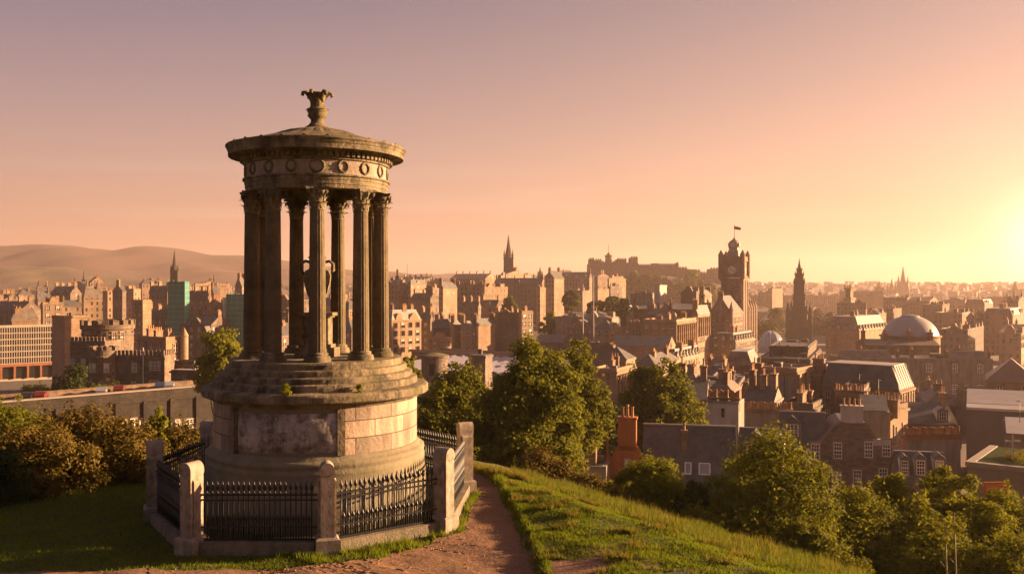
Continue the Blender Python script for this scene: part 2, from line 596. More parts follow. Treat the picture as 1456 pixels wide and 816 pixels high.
leafmat('leaf_yellow', (0.12, 0.14, 0.012), (0.185, 0.19, 0.016), 0.6, 0.48, (0.26, 0.25, 0.03))
leafmat('leaf_brown', (0.115, 0.062, 0.015), (0.15, 0.10, 0.02), 0.8, 0.3, (0.15, 0.135, 0.03))
leafmat('leaf_far', (0.06, 0.07, 0.02), (0.10, 0.10, 0.03), 0.05, 0.2)
leafmat('grass_blade', (0.10, 0.155, 0.010), (0.15, 0.205, 0.014), 0.7, 0.45, (0.21, 0.23, 0.03))
leafmat('grass_long', (0.065, 0.105, 0.010), (0.11, 0.145, 0.014), 0.8, 0.4, (0.18, 0.18, 0.04))
leafmat('grass_dry', (0.13, 0.14, 0.016), (0.19, 0.18, 0.025), 0.9, 0.4, (0.22, 0.17, 0.06))
MT = MATS

# ---------------------------------------------------------------- terrain
PE_Y = [14.0, 16.57, 18.67, 21.0, 22.5, 23.7, 25.8, 29.0]
PE_X = [0.60, 0.41, 0.20, -0.10, -0.225, -0.51, -0.95, -1.9]


def sstep(a, b, x):
    t = np.clip((x - a) / (b - a), 0, 1)
    return t * t * (3 - 2 * t)


def smax(a, b, k):
    h = np.clip(0.5 + 0.5 * (a - b) / k, 0, 1)
    return b + (a - b) * h + k * h * (1 - h)


def ground(X, Y):
    X = np.asarray(X, float)
    Y = np.asarray(Y, float)
    dr = (X + 0.7) * 0.857 + (Y - 24.4) * 0.516
    db = (Y - 27.0) * 0.6
    d = smax(dr, db, 1.2)
    dp = smax(d, d * 0.0, 0.7) - 0.175
    dp = np.maximum(dp, 0)
    drop = np.where(dp < 6, 0.30 * dp, 1.8 + 0.42 * (dp - 6))
    z = -5.2 - drop + np.clip(14 - Y, 0, 30) * 0.2
    dx = X - np.interp(Y, PE_Y, PE_X)
    z = z + 0.15 * sstep(0.0, 0.22, dx) * sstep(27, 24, Y) + 0.10 * sstep(0.2, 1.4, dx) * sstep(27, 24, Y) * np.exp(-np.maximum(d, 0) / 3)
    z = z + 0.025 * np.sin(X * 1.7 + Y * 0.6) * np.sin(Y * 1.3 - X * 0.4) + 0.02 * np.sin(X * 4.1 + 1.3) * np.sin(Y * 3.7)
    city = np.interp(Y, [0, 120, 250, 430, 650, 800], [-28, -30, -34, -36, -43, -46]) + 52 * sstep(800, 3200, Y)
    city = city + 34 * np.exp(-((X + 20) / 190) ** 2) * sstep(560, 900, Y) * sstep(2400, 1500, Y)
    return smax(z, city, 4.0)


def G(x, y):
    return float(ground(x, y))


def grid_mesh(name, xs, ys, zf, mat):
    XX, YY = np.meshgrid(xs, ys)
    ZZ = zf(XX, YY)
    V = np.stack([XX, YY, ZZ], -1).reshape(-1, 3)
    nx, ny = len(xs), len(ys)
    i = np.arange(nx - 1)[None, :] + nx * np.arange(ny - 1)[:, None]
    fcs = np.stack([i, i + 1, i + 1 + nx, i + nx], -1).reshape(-1, 4)
    return np_mesh(name, V, fcs, mat, True)


def np_mesh(name, V, fcs, mat, smooth=False):
    me = bpy.data.meshes.new(name)
    me.vertices.add(len(V))
    me.vertices.foreach_set('co', np.ascontiguousarray(V, dtype=np.float32).ravel())
    k = fcs.shape[1]
    me.loops.add(fcs.size)
    me.loops.foreach_set('vertex_index', np.ascontiguousarray(fcs, dtype=np.int32).ravel())
    me.polygons.add(len(fcs))
    me.polygons.foreach_set('loop_start', np.arange(0, fcs.size, k, dtype=np.int32))
    me.polygons.foreach_set('loop_total', np.full(len(fcs), k, dtype=np.int32))
    me.polygons.foreach_set('use_smooth', np.full(len(fcs), smooth, dtype=bool))
    me.materials.append(mat)
    me.update(calc_edges=True)
    me.validate()
    return me


xs = np.unique(np.concatenate([np.linspace(-7400, -400, 36), np.linspace(-400, -60, 40), np.linspace(-60, -13, 60), np.arange(-13, 12, 0.14), np.linspace(12, 60, 60), np.linspace(60, 400, 40), np.linspace(400, 7400, 36)]))
ys = np.unique(np.concatenate([np.linspace(-40, 13, 30), np.arange(13, 30, 0.14), np.linspace(30, 90, 70), np.linspace(90, 800, 60), np.linspace(800, 7400, 40)]))
m, nt, bs = newmat('hill_grass')
N = NT(nt)
ob = N.n('ShaderNodeTexCoord').outputs['Object']
gcol = N.mix(N.ramp(N.noise(ob, 1.1, 6, 0.7), [(0.38, 0.0), (0.66, 1.0)]), (0.05, 0.062, 0.010), (0.085, 0.09, 0.015))
gcol = N.mix(N.ramp(N.noise(ob, 7.0, 5, 0.7), [(0.52, 0.0), (0.78, 0.7)]), gcol, (0.12, 0.085, 0.035))
s3 = N.n('ShaderNodeSeparateXYZ'); N.set(s3.inputs[0], ob)
earth = N.math('MULTIPLY', N.math('SUBTRACT', N.math('ADD', 17.3, N.math('MULTIPLY', N.noise(ob, 1.6, 5, 0.7), 1.1)), s3.outputs[1]), 4.0, True)
earth = N.math('MULTIPLY', earth, N.math('GREATER_THAN', s3.outputs[0], -0.6))
earth = N.math('MULTIPLY', earth, N.math('LESS_THAN', s3.outputs[0], 2.6))
gcol = N.mix(earth, gcol, N.mix(N.noise(ob, 18, 5, 0.7), (0.20, 0.10, 0.055), (0.36, 0.20, 0.115)))
far = N.math('MULTIPLY', N.math('SUBTRACT', s3.outputs[1], 70.0), 1 / 60.0, True)
town = N.mix(N.noise(ob, 0.03, 6, 0.7), (0.10, 0.08, 0.07), (0.17, 0.135, 0.11))
field = N.mix(N.ramp(N.noise(ob, 0.004, 6, 0.7), [(0.4, 0.0), (0.6, 1.0)]), (0.13, 0.095, 0.06), (0.085, 0.08, 0.035))
town = N.mix(N.math('MULTIPLY', N.math('SUBTRACT', s3.outputs[1], 1500.0), 1 / 1000.0, True), town, field)
N.set(bs.inputs['Base Color'], N.mix(far, gcol, town))
bs.inputs['Roughness'].default_value = 0.95
bp = N.n('ShaderNodeBump', Strength=0.8, Distance=0.06)
N.set(bp.inputs['Height'], N.noise(ob, 14, 5, 0.7))
N.set(bs.inputs['Normal'], bp.outputs[0])
tag(put('hill_ground', grid_mesh('hill_ground', xs, ys, ground, m)), kind='structure')

# the trodden earth path: left edge and right edge of matching rows
m, nt, bs = newmat('path_earth')
N = NT(nt)
ob = N.n('ShaderNodeTexCoord').outputs['Object']
pc = N.mix(N.noise(ob, 1.3, 6, 0.65), (0.18, 0.085, 0.042), (0.27, 0.14, 0.07))
grit = N.noise(ob, 26, 4, 0.75)
pc = N.mix(N.ramp(grit, [(0.5, 0.0), (0.72, 0.85)]), pc, (0.46, 0.30, 0.19))
pc = N.mix(N.ramp(N.noise(ob, 55, 2, 0.6), [(0.3, 0.8), (0.5, 0.0)]), pc, (0.12, 0.065, 0.04))
N.set(bs.inputs['Base Color'], pc)
bs.inputs['Roughness'].default_value = 0.95
bp = N.n('ShaderNodeBump', Strength=1.0, Distance=0.045)
N.set(bp.inputs['Height'], N.math('ADD', N.noise(ob, 22, 6, 0.8), N.math('MULTIPLY', N.noise(ob, 4, 3), 2.0)))
N.set(bs.inputs['Normal'], bp.outputs[0])
PATH_L = [(-16, 16.1), (-9.4, 16.6), (-6.8, 16.72), (-4.6, 16.82), (-3.7, 17.0), (-2.7, 17.4), (-1.75, 18.4), (-1.08, 19.6), (-0.88, 21.6), (-0.88, 23.4), (-1.15, 24.8), (-1.9, 26.2), (-3.2, 28.0)]
PATH_R = [(-16, 14.2), (-9.4, 14.4), (-6.0, 14.4), (-3.2, 14.4), (-1.2, 14.6), (0.3, 15.3), (0.33, 17.2), (0.16, 19.0), (-0.1, 21.0), (-0.35, 23.2), (-0.6, 24.4), (-1.2, 26.4), (-2.3, 28.6)]


def cmull(pts, per=8):
    P_ = [np.array(p, float) for p in pts]
    P_ = [2 * P_[0] - P_[1]] + P_ + [2 * P_[-1] - P_[-2]]
    out = []
    for i in range(1, len(P_) - 2):
        for k in range(per):
            t = k / per
            a, b, c, d = P_[i - 1:i + 3]
            out.append(0.5 * (2 * b + (c - a) * t + (2 * a - 5 * b + 4 * c - d) * t * t + (3 * b - a - 3 * c + d) * t ** 3))
    out.append(P_[-2])
    return np.array(out)


LL, RR = cmull(PATH_L, 40), cmull(PATH_R, 40)
rs = np.random.RandomState(3)
def rough1(n, amp, step, rs):
    q = np.arange(n)
    return sum(a * np.interp(q, np.arange(0, n + st, st), rs.normal(0, 1, len(np.arange(0, n + st, st)))) for a, st in ((amp, step), (amp * 0.6, max(1, step // 3)), (amp * 0.35, 1)))


LL = LL + np.stack([rough1(len(LL), 0.05, 9, rs), rough1(len(LL), 0.05, 9, rs)], -1)
RR = RR + np.stack([rough1(len(RR), 0.022, 8, rs), rough1(len(RR), 0.022, 8, rs)], -1)
K = 70
tt = np.linspace(0, 1, K)[None, :, None]
PV = LL[:, None, :] * (1 - tt) + RR[:, None, :] * tt
pz = ground(PV[..., 0], PV[..., 1]) + 0.024 + 0.0025 * rs.normal(size=PV.shape[:2]) + 0.005 * np.sin(PV[..., 0] * 9 + 2 * np.sin(PV[..., 1] * 5)) * np.sin(PV[..., 1] * 7)
V = np.concatenate([PV, pz[..., None]], -1).reshape(-1, 3)
i = np.arange(K - 1)[None, :] + K * np.arange(len(LL) - 1)[:, None]
fcs = np.stack([i, i + 1, i + 1 + K, i + K], -1).reshape(-1, 4)
tag(put('path', np_mesh('path', V, fcs, m, True)), kind='structure')
PATH_POLY = np.concatenate([LL[::3], RR[::-3]])


def in_poly(x, y, poly):
    c = np.zeros(x.shape, bool)
    j = len(poly) - 1
    for i in range(len(poly)):
        xi, yi = poly[i]
        xj, yj = poly[j]
        if yi != yj:
            c ^= ((yi > y) != (yj > y)) & (x < (xj - xi) * (y - yi) / (yj - yi) + xi)
        j = i
    return c


rs = np.random.RandomState(8)
gb_v, gb_f = [], []
for k in range(1300):
    i_, j_ = rs.randint(0, len(LL)), rs.uniform(0.02, 0.98)
    if rs.uniform() < 0.45:
        j_ = rs.choice([rs.uniform(0.0, 0.12), rs.uniform(0.88, 1.0)])
    p = LL[i_] * (1 - j_) + RR[i_] * j_ + rs.normal(0, 0.03, 2)
    r_ = 0.008 + 0.026 * rs.uniform() ** 3
    z = G(p[0], p[1]) + 0.024
    b0 = len(gb_v)
    q = rs.uniform(0.6, 1.3, 6) * r_
    a_ = rs.uniform(0, 6.28)
    ca_, sa_ = math.cos(a_), math.sin(a_)
    gb_v += [(p[0] + ca_ * q[0], p[1] + sa_ * q[0], z), (p[0] - sa_ * q[1], p[1] + ca_ * q[1], z), (p[0] - ca_ * q[2], p[1] - sa_ * q[2], z), (p[0] + sa_ * q[3], p[1] - ca_ * q[3], z), (p[0], p[1], z + q[4] * 0.9), (p[0], p[1], z - q[5] * 0.5)]
    for f in ((0, 1, 4), (1, 2, 4), (2, 3, 4), (3, 0, 4), (1, 0, 5), (2, 1, 5), (3, 2, 5), (0, 3, 5)):
        gb_f.append([b0 + t for t in f])
tag(put('gravel', np_mesh('gravel', np.array(gb_v), np.array(gb_f), flat('path_stone', (0.24, 0.155, 0.10), 0.9, 0, 0.45, 4))), kind='stuff')

# ---------------------------------------------------------------- distant hills
def ridge(name, prof, Y, depth, zbase, mat, amp, seed):
    """A range of hills whose skyline follows prof (photo x, photo y) at distance Y."""
    rng = np.random.RandomState(seed)
    px = np.linspace(prof[0][0], prof[-1][0], 200)
    top = np.interp(px, [p[0] for p in prof], [p[1] for p in prof])
    ker = np.hanning(9); ker /= ker.sum()
    top = np.convolve(np.pad(top, 4, 'edge'), ker, 'valid')
    k = 26
    vs = np.zeros((k * 2 - 1, 200, 3))
    ph = rng.uniform(0, 6, 8)
    for a in range(k * 2 - 1):
        t = a / (k - 1)                     # 0 front foot, 1 crest, 2 back foot
        y = Y + depth * (t - 1)
        h = np.sin(np.clip(t, 0, 2) * math.pi / 2) ** 1.3
        X0 = (px - 728) / F * Y
        zt = (408 - top) / F * Y
        w = amp * np.sin(t * math.pi) ** 2 * (np.sin(X0 / depth * 3.1 + ph[0] + 2.2 * t) + 0.8 * np.sin(X0 / depth * 7.3 + ph[1] - 6 * t) + 0.6 * np.sin(X0 / depth * 15 + ph[2] + 11 * t) + 0.35 * np.sin(X0 / depth * 34 + ph[3] - 17 * t))
        vs[a, :, 0] = X0
        vs[a, :, 1] = y
        vs[a, :, 2] = zbase + (zt - zbase) * h + w
    V = vs.reshape(-1, 3)
    i = np.arange(199)[None, :] + 200 * np.arange(k * 2 - 2)[:, None]
    fcs = np.stack([i, i + 1, i + 201, i + 200], -1).reshape(-1, 4)
    return tag(put(name, np_mesh(name, V, fcs, mat, True)), kind='structure')


m, nt, bs = newmat('moor')
N = NT(nt)
ob = N.n('ShaderNodeTexCoord').outputs['Object']
N.set(bs.inputs['Base Color'], N.mix(N.ramp(N.noise(ob, 0.0035, 7, 0.65), [(0.4, 0.0), (0.62, 1.0)]), (0.085, 0.045, 0.034), (0.03, 0.025, 0.023)))
bs.inputs['Roughness'].default_value = 1.0
m2, nt, bs = newmat('wooded_hill')
N = NT(nt)
ob = N.n('ShaderNodeTexCoord').outputs['Object']
N.set(bs.inputs['Base Color'], N.mix(N.ramp(N.noise(ob, 0.012, 7, 0.75), [(0.42, 0.0), (0.6, 1.0)]), (0.04, 0.034, 0.018), (0.085, 0.062, 0.032)))
bs.inputs['Roughness'].default_value = 1.0
ridge('hills', [(-160, 360), (-60, 352), (0, 352), (45, 351), (62, 349), (108, 349), (124, 354), (150, 354), (168, 358.5), (190, 357), (212, 356.5), (232, 351.5), (252, 353), (275, 358), (300, 363), (350, 363.5), (390, 368), (440, 376), (500, 384), (545, 388.5), (575, 391), (605, 392), (640, 390), (675, 394), (720, 399), (800, 402)], 3500, 1000, 0, m, 17, 4)
ridge('far_hill', [(-140, 378), (-40, 379), (30, 378.5), (90, 380), (130, 386), (165, 393), (200, 398), (240, 402), (300, 406)], 2500, 420, -8, m2, 5, 9)
ridge('coast_hills', [(720, 405), (900, 404), (1060, 404.0), (1100, 402.5), (1180, 404), (1260, 405), (1330, 405), (1395, 406.5), (1430, 403.5), (1470, 402), (1540, 400), (1650, 403)], 5600, 1300, 0, m, 4, 12)

# ---------------------------------------------------------------- haze: one closed box of even air
hm = bpy.data.materials.new('haze_air')
hm.use_nodes = True
hn = hm.node_tree
hn.nodes.clear()
hv = hn.nodes.new('ShaderNodeVolumePrincipled')
hv.inputs['Color'].default_value = (1.0, 0.80, 0.72, 1)
hv.inputs['Density'].default_value = HAZE_DENSITY
hv.inputs['Anisotropy'].default_value = 0.4
ho = hn.nodes.new('ShaderNodeOutputMaterial')
hn.links.new(hv.outputs[0], ho.inputs['Volume'])
hb = MB()
hb.box(-7600, 7600, -60, 7600, -50, 232, bottom=True)
tag(put('haze', hb.mesh('haze', hm)), kind='stuff')


# ---------------------------------------------------------------- grass blades
MON = (-4.62, 21.7)
FP = [(-3.62, 17.9), (-1.455, 19.5), (-1.19, 23.15), (-3.0, 25.2), (-5.9, 25.2), (-7.75, 23.4), (-7.97, 20.4), (-6.27, 17.9)]


def blades(name, x, y, h, wdt, mat, seed, lean=0.5):
    rng = np.random.RandomState(seed)
    n = len(x)
    z = ground(x, y) - 0.01
    a = rng.uniform(0, 2 * math.pi, n)
    la = rng.uniform(0, 2 * math.pi, n)
    hh = np.asarray(h) * rng.uniform(0.5, 1.25, n)
    lx, ly = np.cos(la) * hh * lean * rng.uniform(0.2, 1, n), np.sin(la) * hh * lean * rng.uniform(0.2, 1, n)
    w = wdt * rng.uniform(0.6, 1.3, n)
    b0 = np.stack([x - np.cos(a) * w, y - np.sin(a) * w, z], -1)
    b1 = np.stack([x + np.cos(a) * w, y + np.sin(a) * w, z], -1)
    tp = np.stack([x + lx, y + ly, z + hh], -1)
    V = np.stack([b0, b1, tp], 1).reshape(-1, 3)
    f = np.arange(3 * n).reshape(n, 3)
    return tag(put(name, np_mesh(name, V, f, mat)), kind='stuff')


def scatter(n, x0, x1, y0, y1, seed):
    rng = np.random.RandomState(seed)
    x, y = rng.uniform(x0, x1, n), rng.uniform(y0, y1, n)
    keep = ~in_poly(x, y, PATH_POLY)
    fp = np.array(FP)
    c = fp.mean(0)
    keep &= ~in_poly(x, y, c + (fp - c) * 1.07)
    return x[keep], y[keep]


def crest(x, y):
    return (x + 0.7) * 0.857 + (y - 24.4) * 0.516


def patchy(x, y, f, seed):
    r_ = np.random.RandomState(seed).uniform(0, 6, 6)
    return np.sin(x * f + r_[0] + 1.3 * np.sin(y * f * 0.7 + r_[1])) * np.sin(y * f * 1.1 + r_[2] + np.sin(x * f * 0.8 + r_[3]))


x, y = scatter(120000, -0.9, 6.0, 15.6, 26, 11)
k = (crest(x, y) < 1.2)
dx = x - np.interp(y, PE_Y, PE_X)
bare = (patchy(x, y, 1.9, 5) + 0.25 * patchy(x, y, 9.0, 6) > 0.45) & (y < 17.6) & (dx < 2.6)       # worn earth low on the bank
k &= ~bare & (dx > 0.12)
hv_ = 0.058 + 0.034 * np.clip(patchy(x, y, 2.6, 21) + 0.6 * patchy(x, y, 7.5, 22), -0.6, 1.3)
blades('grass', x[k], y[k], hv_[k], 0.011, MT['grass_blade'], 1, 0.8)
k2 = (crest(x, y) < 1.4) & (dx > 0.0) & (patchy(x, y, 3.3, 31) + 0.5 * patchy(x, y, 9.0, 32) > 0.75)
blades('dry_grass', x[k2], y[k2], 0.15, 0.012, MT['grass_dry'], 6, 0.6)
k3 = (dx > -0.06) & (dx < 0.28) & (patchy(x, y, 5.0, 33) > -0.3) & (y > 15.6)
blades('edge_grass', x[k3], y[k3], 0.085, 0.012, MT['grass_blade'], 7, 0.9)
x, y = scatter(120000, 0.0, 16, 15.6, 34, 12)
k = (crest(x, y) > 0.9) & (crest(x, y) < 9) & (patchy(x, y, 1.2, 8) + 0.3 * patchy(x, y, 6.0, 9) > -0.85)
hl_ = 0.17 + 0.10 * np.clip(patchy(x, y, 2.2, 41) + 0.7 * patchy(x, y, 6.5, 42), -0.9, 1.4)
blades('long_grass', x[k], y[k], hl_[k], 0.012, MT['grass_long'], 2, 0.55)
k4 = k & (patchy(x, y, 2.9, 51) + 0.5 * patchy(x, y, 8.0, 52) > 0.7)
blades('seed_grass', x[k4], y[k4], hl_[k4] * 1.5, 0.010, MT['grass_dry'], 8, 0.4)
x, y = scatter(110000, -15, -0.7, 16.3, 24.5, 13)
k = (x < -3.0) | (y > 17.6)
d_ = np.hypot(x - MON[0], y - MON[1])

blades('lawn_grass', x[k], y[k], 0.07, 0.011, MT['grass_blade'], 3, 0.8)
x, y = scatter(60000, -4.5, 0.2, 16.9, 26, 14)
dpath = np.min(np.hypot(x[:, None] - LL[None, ::10, 0], y[:, None] - LL[None, ::10, 1]), 1)
k = (dpath < 0.75) & (patchy(x, y, 3.5, 4) + 0.4 * patchy(x, y, 9.0, 5) > -0.2)
blades('verge_grass', x[k], y[k], 0.15, 0.012, MT['grass_blade'], 4, 0.6)
x, y = scatter(16000, -1.6, 0.4, 24.5, 28, 15)
blades('slope_grass', x, y, 0.28, 0.013, MT['grass_dry'], 5, 0.5)

# ---------------------------------------------------------------- the round temple monument
GZ = -5.2
mon = empty('monument', (MON[0], MON[1], GZ))
tag(mon, 'round open temple monument of weathered stone with fluted columns on a stepped drum', 'monument')
rnd = random.Random(5)
A = lambda phi: R(-90 + phi)          # phi: degrees from the viewer's side, positive to the right
SIGHT = 12.0

b = MB()
b.lathe([(2.56, -0.3), (2.56, 0.95), (2.53, 1.0), (2.53, 1.22), (2.535, 1.26), (2.50, 1.30), (2.50, 1.36), (2.53, 1.40), (2.52, 1.46), (2.46, 1.50), (2.42, 1.51), (2.40, 1.56), (2.36, 1.60), (2.30, 1.60)], 96, jit=0.004, rnd=rnd)
b.build('plinth', MT['plinth_stone'], mon)
b = MB()
a0, a1 = A(26), A(-38 + 360)
b.lathe([(2.35, 1.58), (2.35, 2.66)], 84, a0=a0, a1=a1, jit=0.004, rnd=rnd)
b.lathe([(2.31, 1.58), (2.31, 2.66)], 24, a0=A(-38), a1=A(26), m=1)
b.build('drum_wall', [MT['monument_blocks'], MT['plinth_stone']], mon)
b = MB()
p0, p1 = A(-34.5), A(22.5)
b.lathe([(2.30, 1.66), (2.325, 1.67), (2.325, 2.50), (2.30, 2.51)], 40, a0=p0, a1=p1)
panel = b.build('inscription_panel', MT['panel_stone'], mon)
# moulded frames beside and round the panel
for ph in (-36.3, 24.3):
    b = MB()
    for w, rr in ((2.0, 2.375), (1.2, 2.40)):
        b.lathe([(2.30, 1.60), (rr, 1.60), (rr, 2.62), (2.30, 2.62)], 4, a0=A(ph - w), a1=A(ph + w), smooth=False)
    for s in (-1, 1):
        aa = A(ph + s * 2.0)
        b.add([(2.30 * math.cos(aa), 2.30 * math.sin(aa), 1.6), (2.376 * math.cos(aa), 2.376 * math.sin(aa), 1.6), (2.376 * math.cos(aa), 2.376 * math.sin(aa), 2.62), (2.30 * math.cos(aa), 2.30 * math.sin(aa), 2.62)], [(0, 1, 2, 3)])
    b.build('pilaster', MT['monument_stone'], mon)
# worn lettering, three lines
for txt, zz, hgt in (('DUGALD STEWART', 2.27, 0.13), ('BORN NOVEMBER 22 1753', 2.04, 0.10), ('DIED JUNE 11 1828', 1.86, 0.10)):
    cu = bpy.data.curves.new('lettering', 'FONT')
    cu.body = txt
    cu.size = hgt / 0.7
    cu.align_x = 'CENTER'
    cu.space_character = 1.12
    cu.extrude = 0.002
    cu.resolution_u = 2
    tmp = bpy.data.objects.new('lettering', cu)
    COL.objects.link(tmp)
    dg = bpy.context.evaluated_depsgraph_get()
    me = bpy.data.meshes.new_from_object(tmp.evaluated_get(dg))
    bpy.data.objects.remove(tmp)
    bpy.data.curves.remove(cu)
    for v in me.vertices:
        aa = A(-6.0) + v.co.x / 2.327
        rr = 2.3275 + v.co.z
        v.co = (rr * math.cos(aa), rr * math.sin(aa), zz - hgt / 2 + v.co.y)
    me.materials.clear()
    me.materials.append(MT['letter_stone'])
    put('lettering', me, panel)

# ledge and steps under the columns; edges worn by weather
b = MB()
b.lathe([(2.30, 2.60), (2.38, 2.62), (2.40, 2.68), (2.52, 2.72), (2.60, 2.735), (2.62, 2.76), (2.62, 2.88), (2.60, 2.915), (2.55, 2.935), (2.33, 2.96)], 120, jit=0.006, rnd=rnd, smooth=False)
b.build('ledge', MT['monument_stone'], mon)
b = MB()
b.lathe([(2.36, 2.93), (2.36, 3.06), (2.345, 3.10), (2.28, 3.115), (2.24, 3.12), (2.24, 3.215), (2.22, 3.24), (2.10, 3.26), (2.10, 3.355), (2.085, 3.385), (2.02, 3.40), (1.99, 3.40), (1.99, 3.505), (1.97, 3.54), (1.90, 3.55), (1.0, 3.545), (0.0, 3.545)], 120, jit=0.007, rnd=rnd, smooth=False)
b.build('steps', MT['monument_stone'], mon)

# columns: base, fluted shaft and leafy capital, nine of them
H0 = 3.545
colm = MB()


def flute(r, z, a):
    return r * (1 - 0.075 * abs(math.sin(a * 9)) ** 0.6 + 0.03)


colm.lathe([(0.186 - 0.028 * max(0, (t - 0.15)) ** 1.2 * 1.1, 0.20 + t * 3.16) for t in [0, 0.02, 0.1, 0.25, 0.4, 0.55, 0.7, 0.85, 0.98, 1.0]], 72, rfun=flute)
shaft_me = colm.mesh('column', MT['column_stone'])
cb = MB()
cb.lathe([(0.30, 0.0), (0.30, 0.06), (0.285, 0.075), (0.288, 0.10), (0.27, 0.125), (0.235, 0.13), (0.228, 0.15), (0.243, 0.165), (0.238, 0.19), (0.20, 0.20), (0.19, 0.215)], 32)
base_me = cb.mesh('base', MT['monument_stone'])
cc = MB()
cc.lathe([(0.155, 3.34), (0.175, 3.35), (0.175, 3.375), (0.155, 3.385), (0.158, 3.55), (0.18, 3.70), (0.225, 3.80), (0.20, 3.81)], 24)


def leaf_strip(mb, ang, r0, z0, hgt, wid, curl):
    vs, fs = [], []
    n = 6
    for i in range(n + 1):
        t = i / n
        rr = r0 + 0.02 * t + curl * max(0, t - 0.55) ** 1.3 * 2.6
        z = z0 + hgt * (t if t < 0.8 else 0.8 + (t - 0.8) * 0.1 - (t - 0.8) ** 2 * 1.6)
        w = wid * (0.55 + 0.6 * math.sin(min(1, t * 1.15) * math.pi * 0.85)) * (1.0 if i % 2 == 0 else 0.82)
        for s in (-1, 0, 1):
            ro = rr + (0.018 if s == 0 else 0)
            vs.append((ro * math.cos(ang) - s * w / 2 * math.sin(ang), ro * math.sin(ang) + s * w / 2 * math.cos(ang), z))
    for i in range(n):
        for s in (0, 1):
            fs.append((i * 3 + s, i * 3 + s + 1, i * 3 + 4 + s, i * 3 + 3 + s))
    mb.add(vs, fs, smooth=True)


for k in range(8):
    leaf_strip(cc, k * math.pi / 4, 0.16, 3.38, 0.20, 0.12, 0.10)
    leaf_strip(cc, (k + 0.5) * math.pi / 4, 0.165, 3.46, 0.25, 0.11, 0.12)
for k in range(4):                     # corner scrolls and the small middle ones
    ang = math.pi / 4 + k * math.pi / 2
    M = RZ(ang)
    cc.tube([(0.17, 0, 3.60), (0.22, 0, 3.70), (0.275, 0, 3.765), (0.305, 0, 3.75), (0.30, 0, 3.70), (0.275, 0, 3.705)], [0.02, 0.026, 0.03, 0.03, 0.026, 0.02], 6, M=M)
    M = RZ(ang + math.pi / 4)
    cc.tube([(0.19, 0, 3.66), (0.225, 0, 3.74), (0.24, 0, 3.80)], [0.015, 0.022, 0.03], 6, M=M)
ab = []
for k in range(4):
    for t in range(6):
        u = -1 + 2 * t / 6
        q = 0.245 - 0.05 * (1 - u * u)
        p = RZ(k * math.pi / 2) @ Vector((q, u * 0.245, 0))
        ab.append((p.x, p.y))
nn = len(ab)
cc.add([(x, y, 3.80) for x, y in ab] + [(x * 1.04, y * 1.04, 3.855) for x, y in ab], [(i, (i + 1) % nn, nn + (i + 1) % nn, nn + i) for i in range(nn)] + [tuple(range(nn))[::-1], tuple(range(nn, 2 * nn))])
cap_me = cc.mesh('capital', MT['monument_stone'])
RC = 1.50
col0 = None
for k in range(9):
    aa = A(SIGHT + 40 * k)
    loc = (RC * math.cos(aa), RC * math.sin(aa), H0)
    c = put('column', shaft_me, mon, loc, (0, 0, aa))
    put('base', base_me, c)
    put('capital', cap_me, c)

# entablature
ZE = 7.395
b = MB()
b.lathe([(1.28, ZE), (1.64, ZE), (1.64, ZE + 0.085), (1.655, ZE + 0.09), (1.655, ZE + 0.18), (1.67, ZE + 0.185), (1.67, ZE + 0.25), (1.71, ZE + 0.265), (1.71, ZE + 0.30), (1.64, ZE + 0.305)], 120, jit=0.002, rnd=rnd, smooth=False)
b.lathe([(1.28, ZE + 0.9), (1.28, ZE)], 64)
b.lathe([(0.0, ZE + 0.32), (1.28, ZE + 0.30)], 64)
b.build('architrave', MT['monument_stone'], mon)
b = MB()
b.lathe([(1.64, ZE + 0.30), (1.64, ZE + 0.70)], 96, jit=0.002, rnd=rnd)
fr = b.build('frieze', MT['frieze_stone'], mon)


def wreath_mesh(r, t):
    w = MB()
    n = 20
    vs, fs = [], []
    for i in range(n):
        a = 2 * math.pi * i / n
        bump = 1.0 if i % 2 else 0.72
        for j in range(6):
            q = 2 * math.pi * j / 6
            rr = r + t * bump * math.cos(q)
            vs.append((rr * math.cos(a) * 0.92, -t * bump * math.sin(q) * 1.1, rr * math.sin(a)))
    for i in range(n):
        for j in range(6):
            fs.append((i * 6 + j, ((i + 1) % n) * 6 + j, ((i + 1) % n) * 6 + (j + 1) % 6, i * 6 + (j + 1) % 6))
    w.add(vs, fs, smooth=True)
    return w.mesh('wreath', MT['monument_stone'])


wm_ = wreath_mesh(0.122, 0.034)
for k in range(18):
    ph = SIGHT + 20 * k
    aa = A(ph)
    put('wreath', wm_, fr, (1.645 * math.cos(aa), 1.645 * math.sin(aa), ZE + 0.475), (0, 0, aa + math.pi / 2), (1.25, 1, 1.2) if k == 0 else (1, 1, 1))
ZC = ZE - 0.065
b = MB()
b.lathe([(1.64, ZC + 0.68), (1.69, ZC + 0.70), (1.69, ZC + 0.735), (1.715, ZC + 0.745), (1.715, ZC + 0.865), (1.80, ZC + 0.875), (1.83, ZC + 0.905), (2.0, ZC + 0.915), (2.005, ZC + 0.89), (2.03, ZC + 0.89), (2.03, ZC + 1.00), (2.045, ZC + 1.01), (2.06, ZC + 1.06), (2.09, ZC + 1.10), (2.09, ZC + 1.13), (1.96, ZC + 1.16)], 144, jit=0.003, rnd=rnd, smooth=False)
for k in range(84):                    # dentil course
    b.box(-0.035, 0.035, -1.765, -1.70, ZC + 0.755, ZC + 0.862, M=RZ(2 * math.pi * k / 84), bottom=True)
b.build('cornice', MT['monument_stone'], mon)
b = MB()
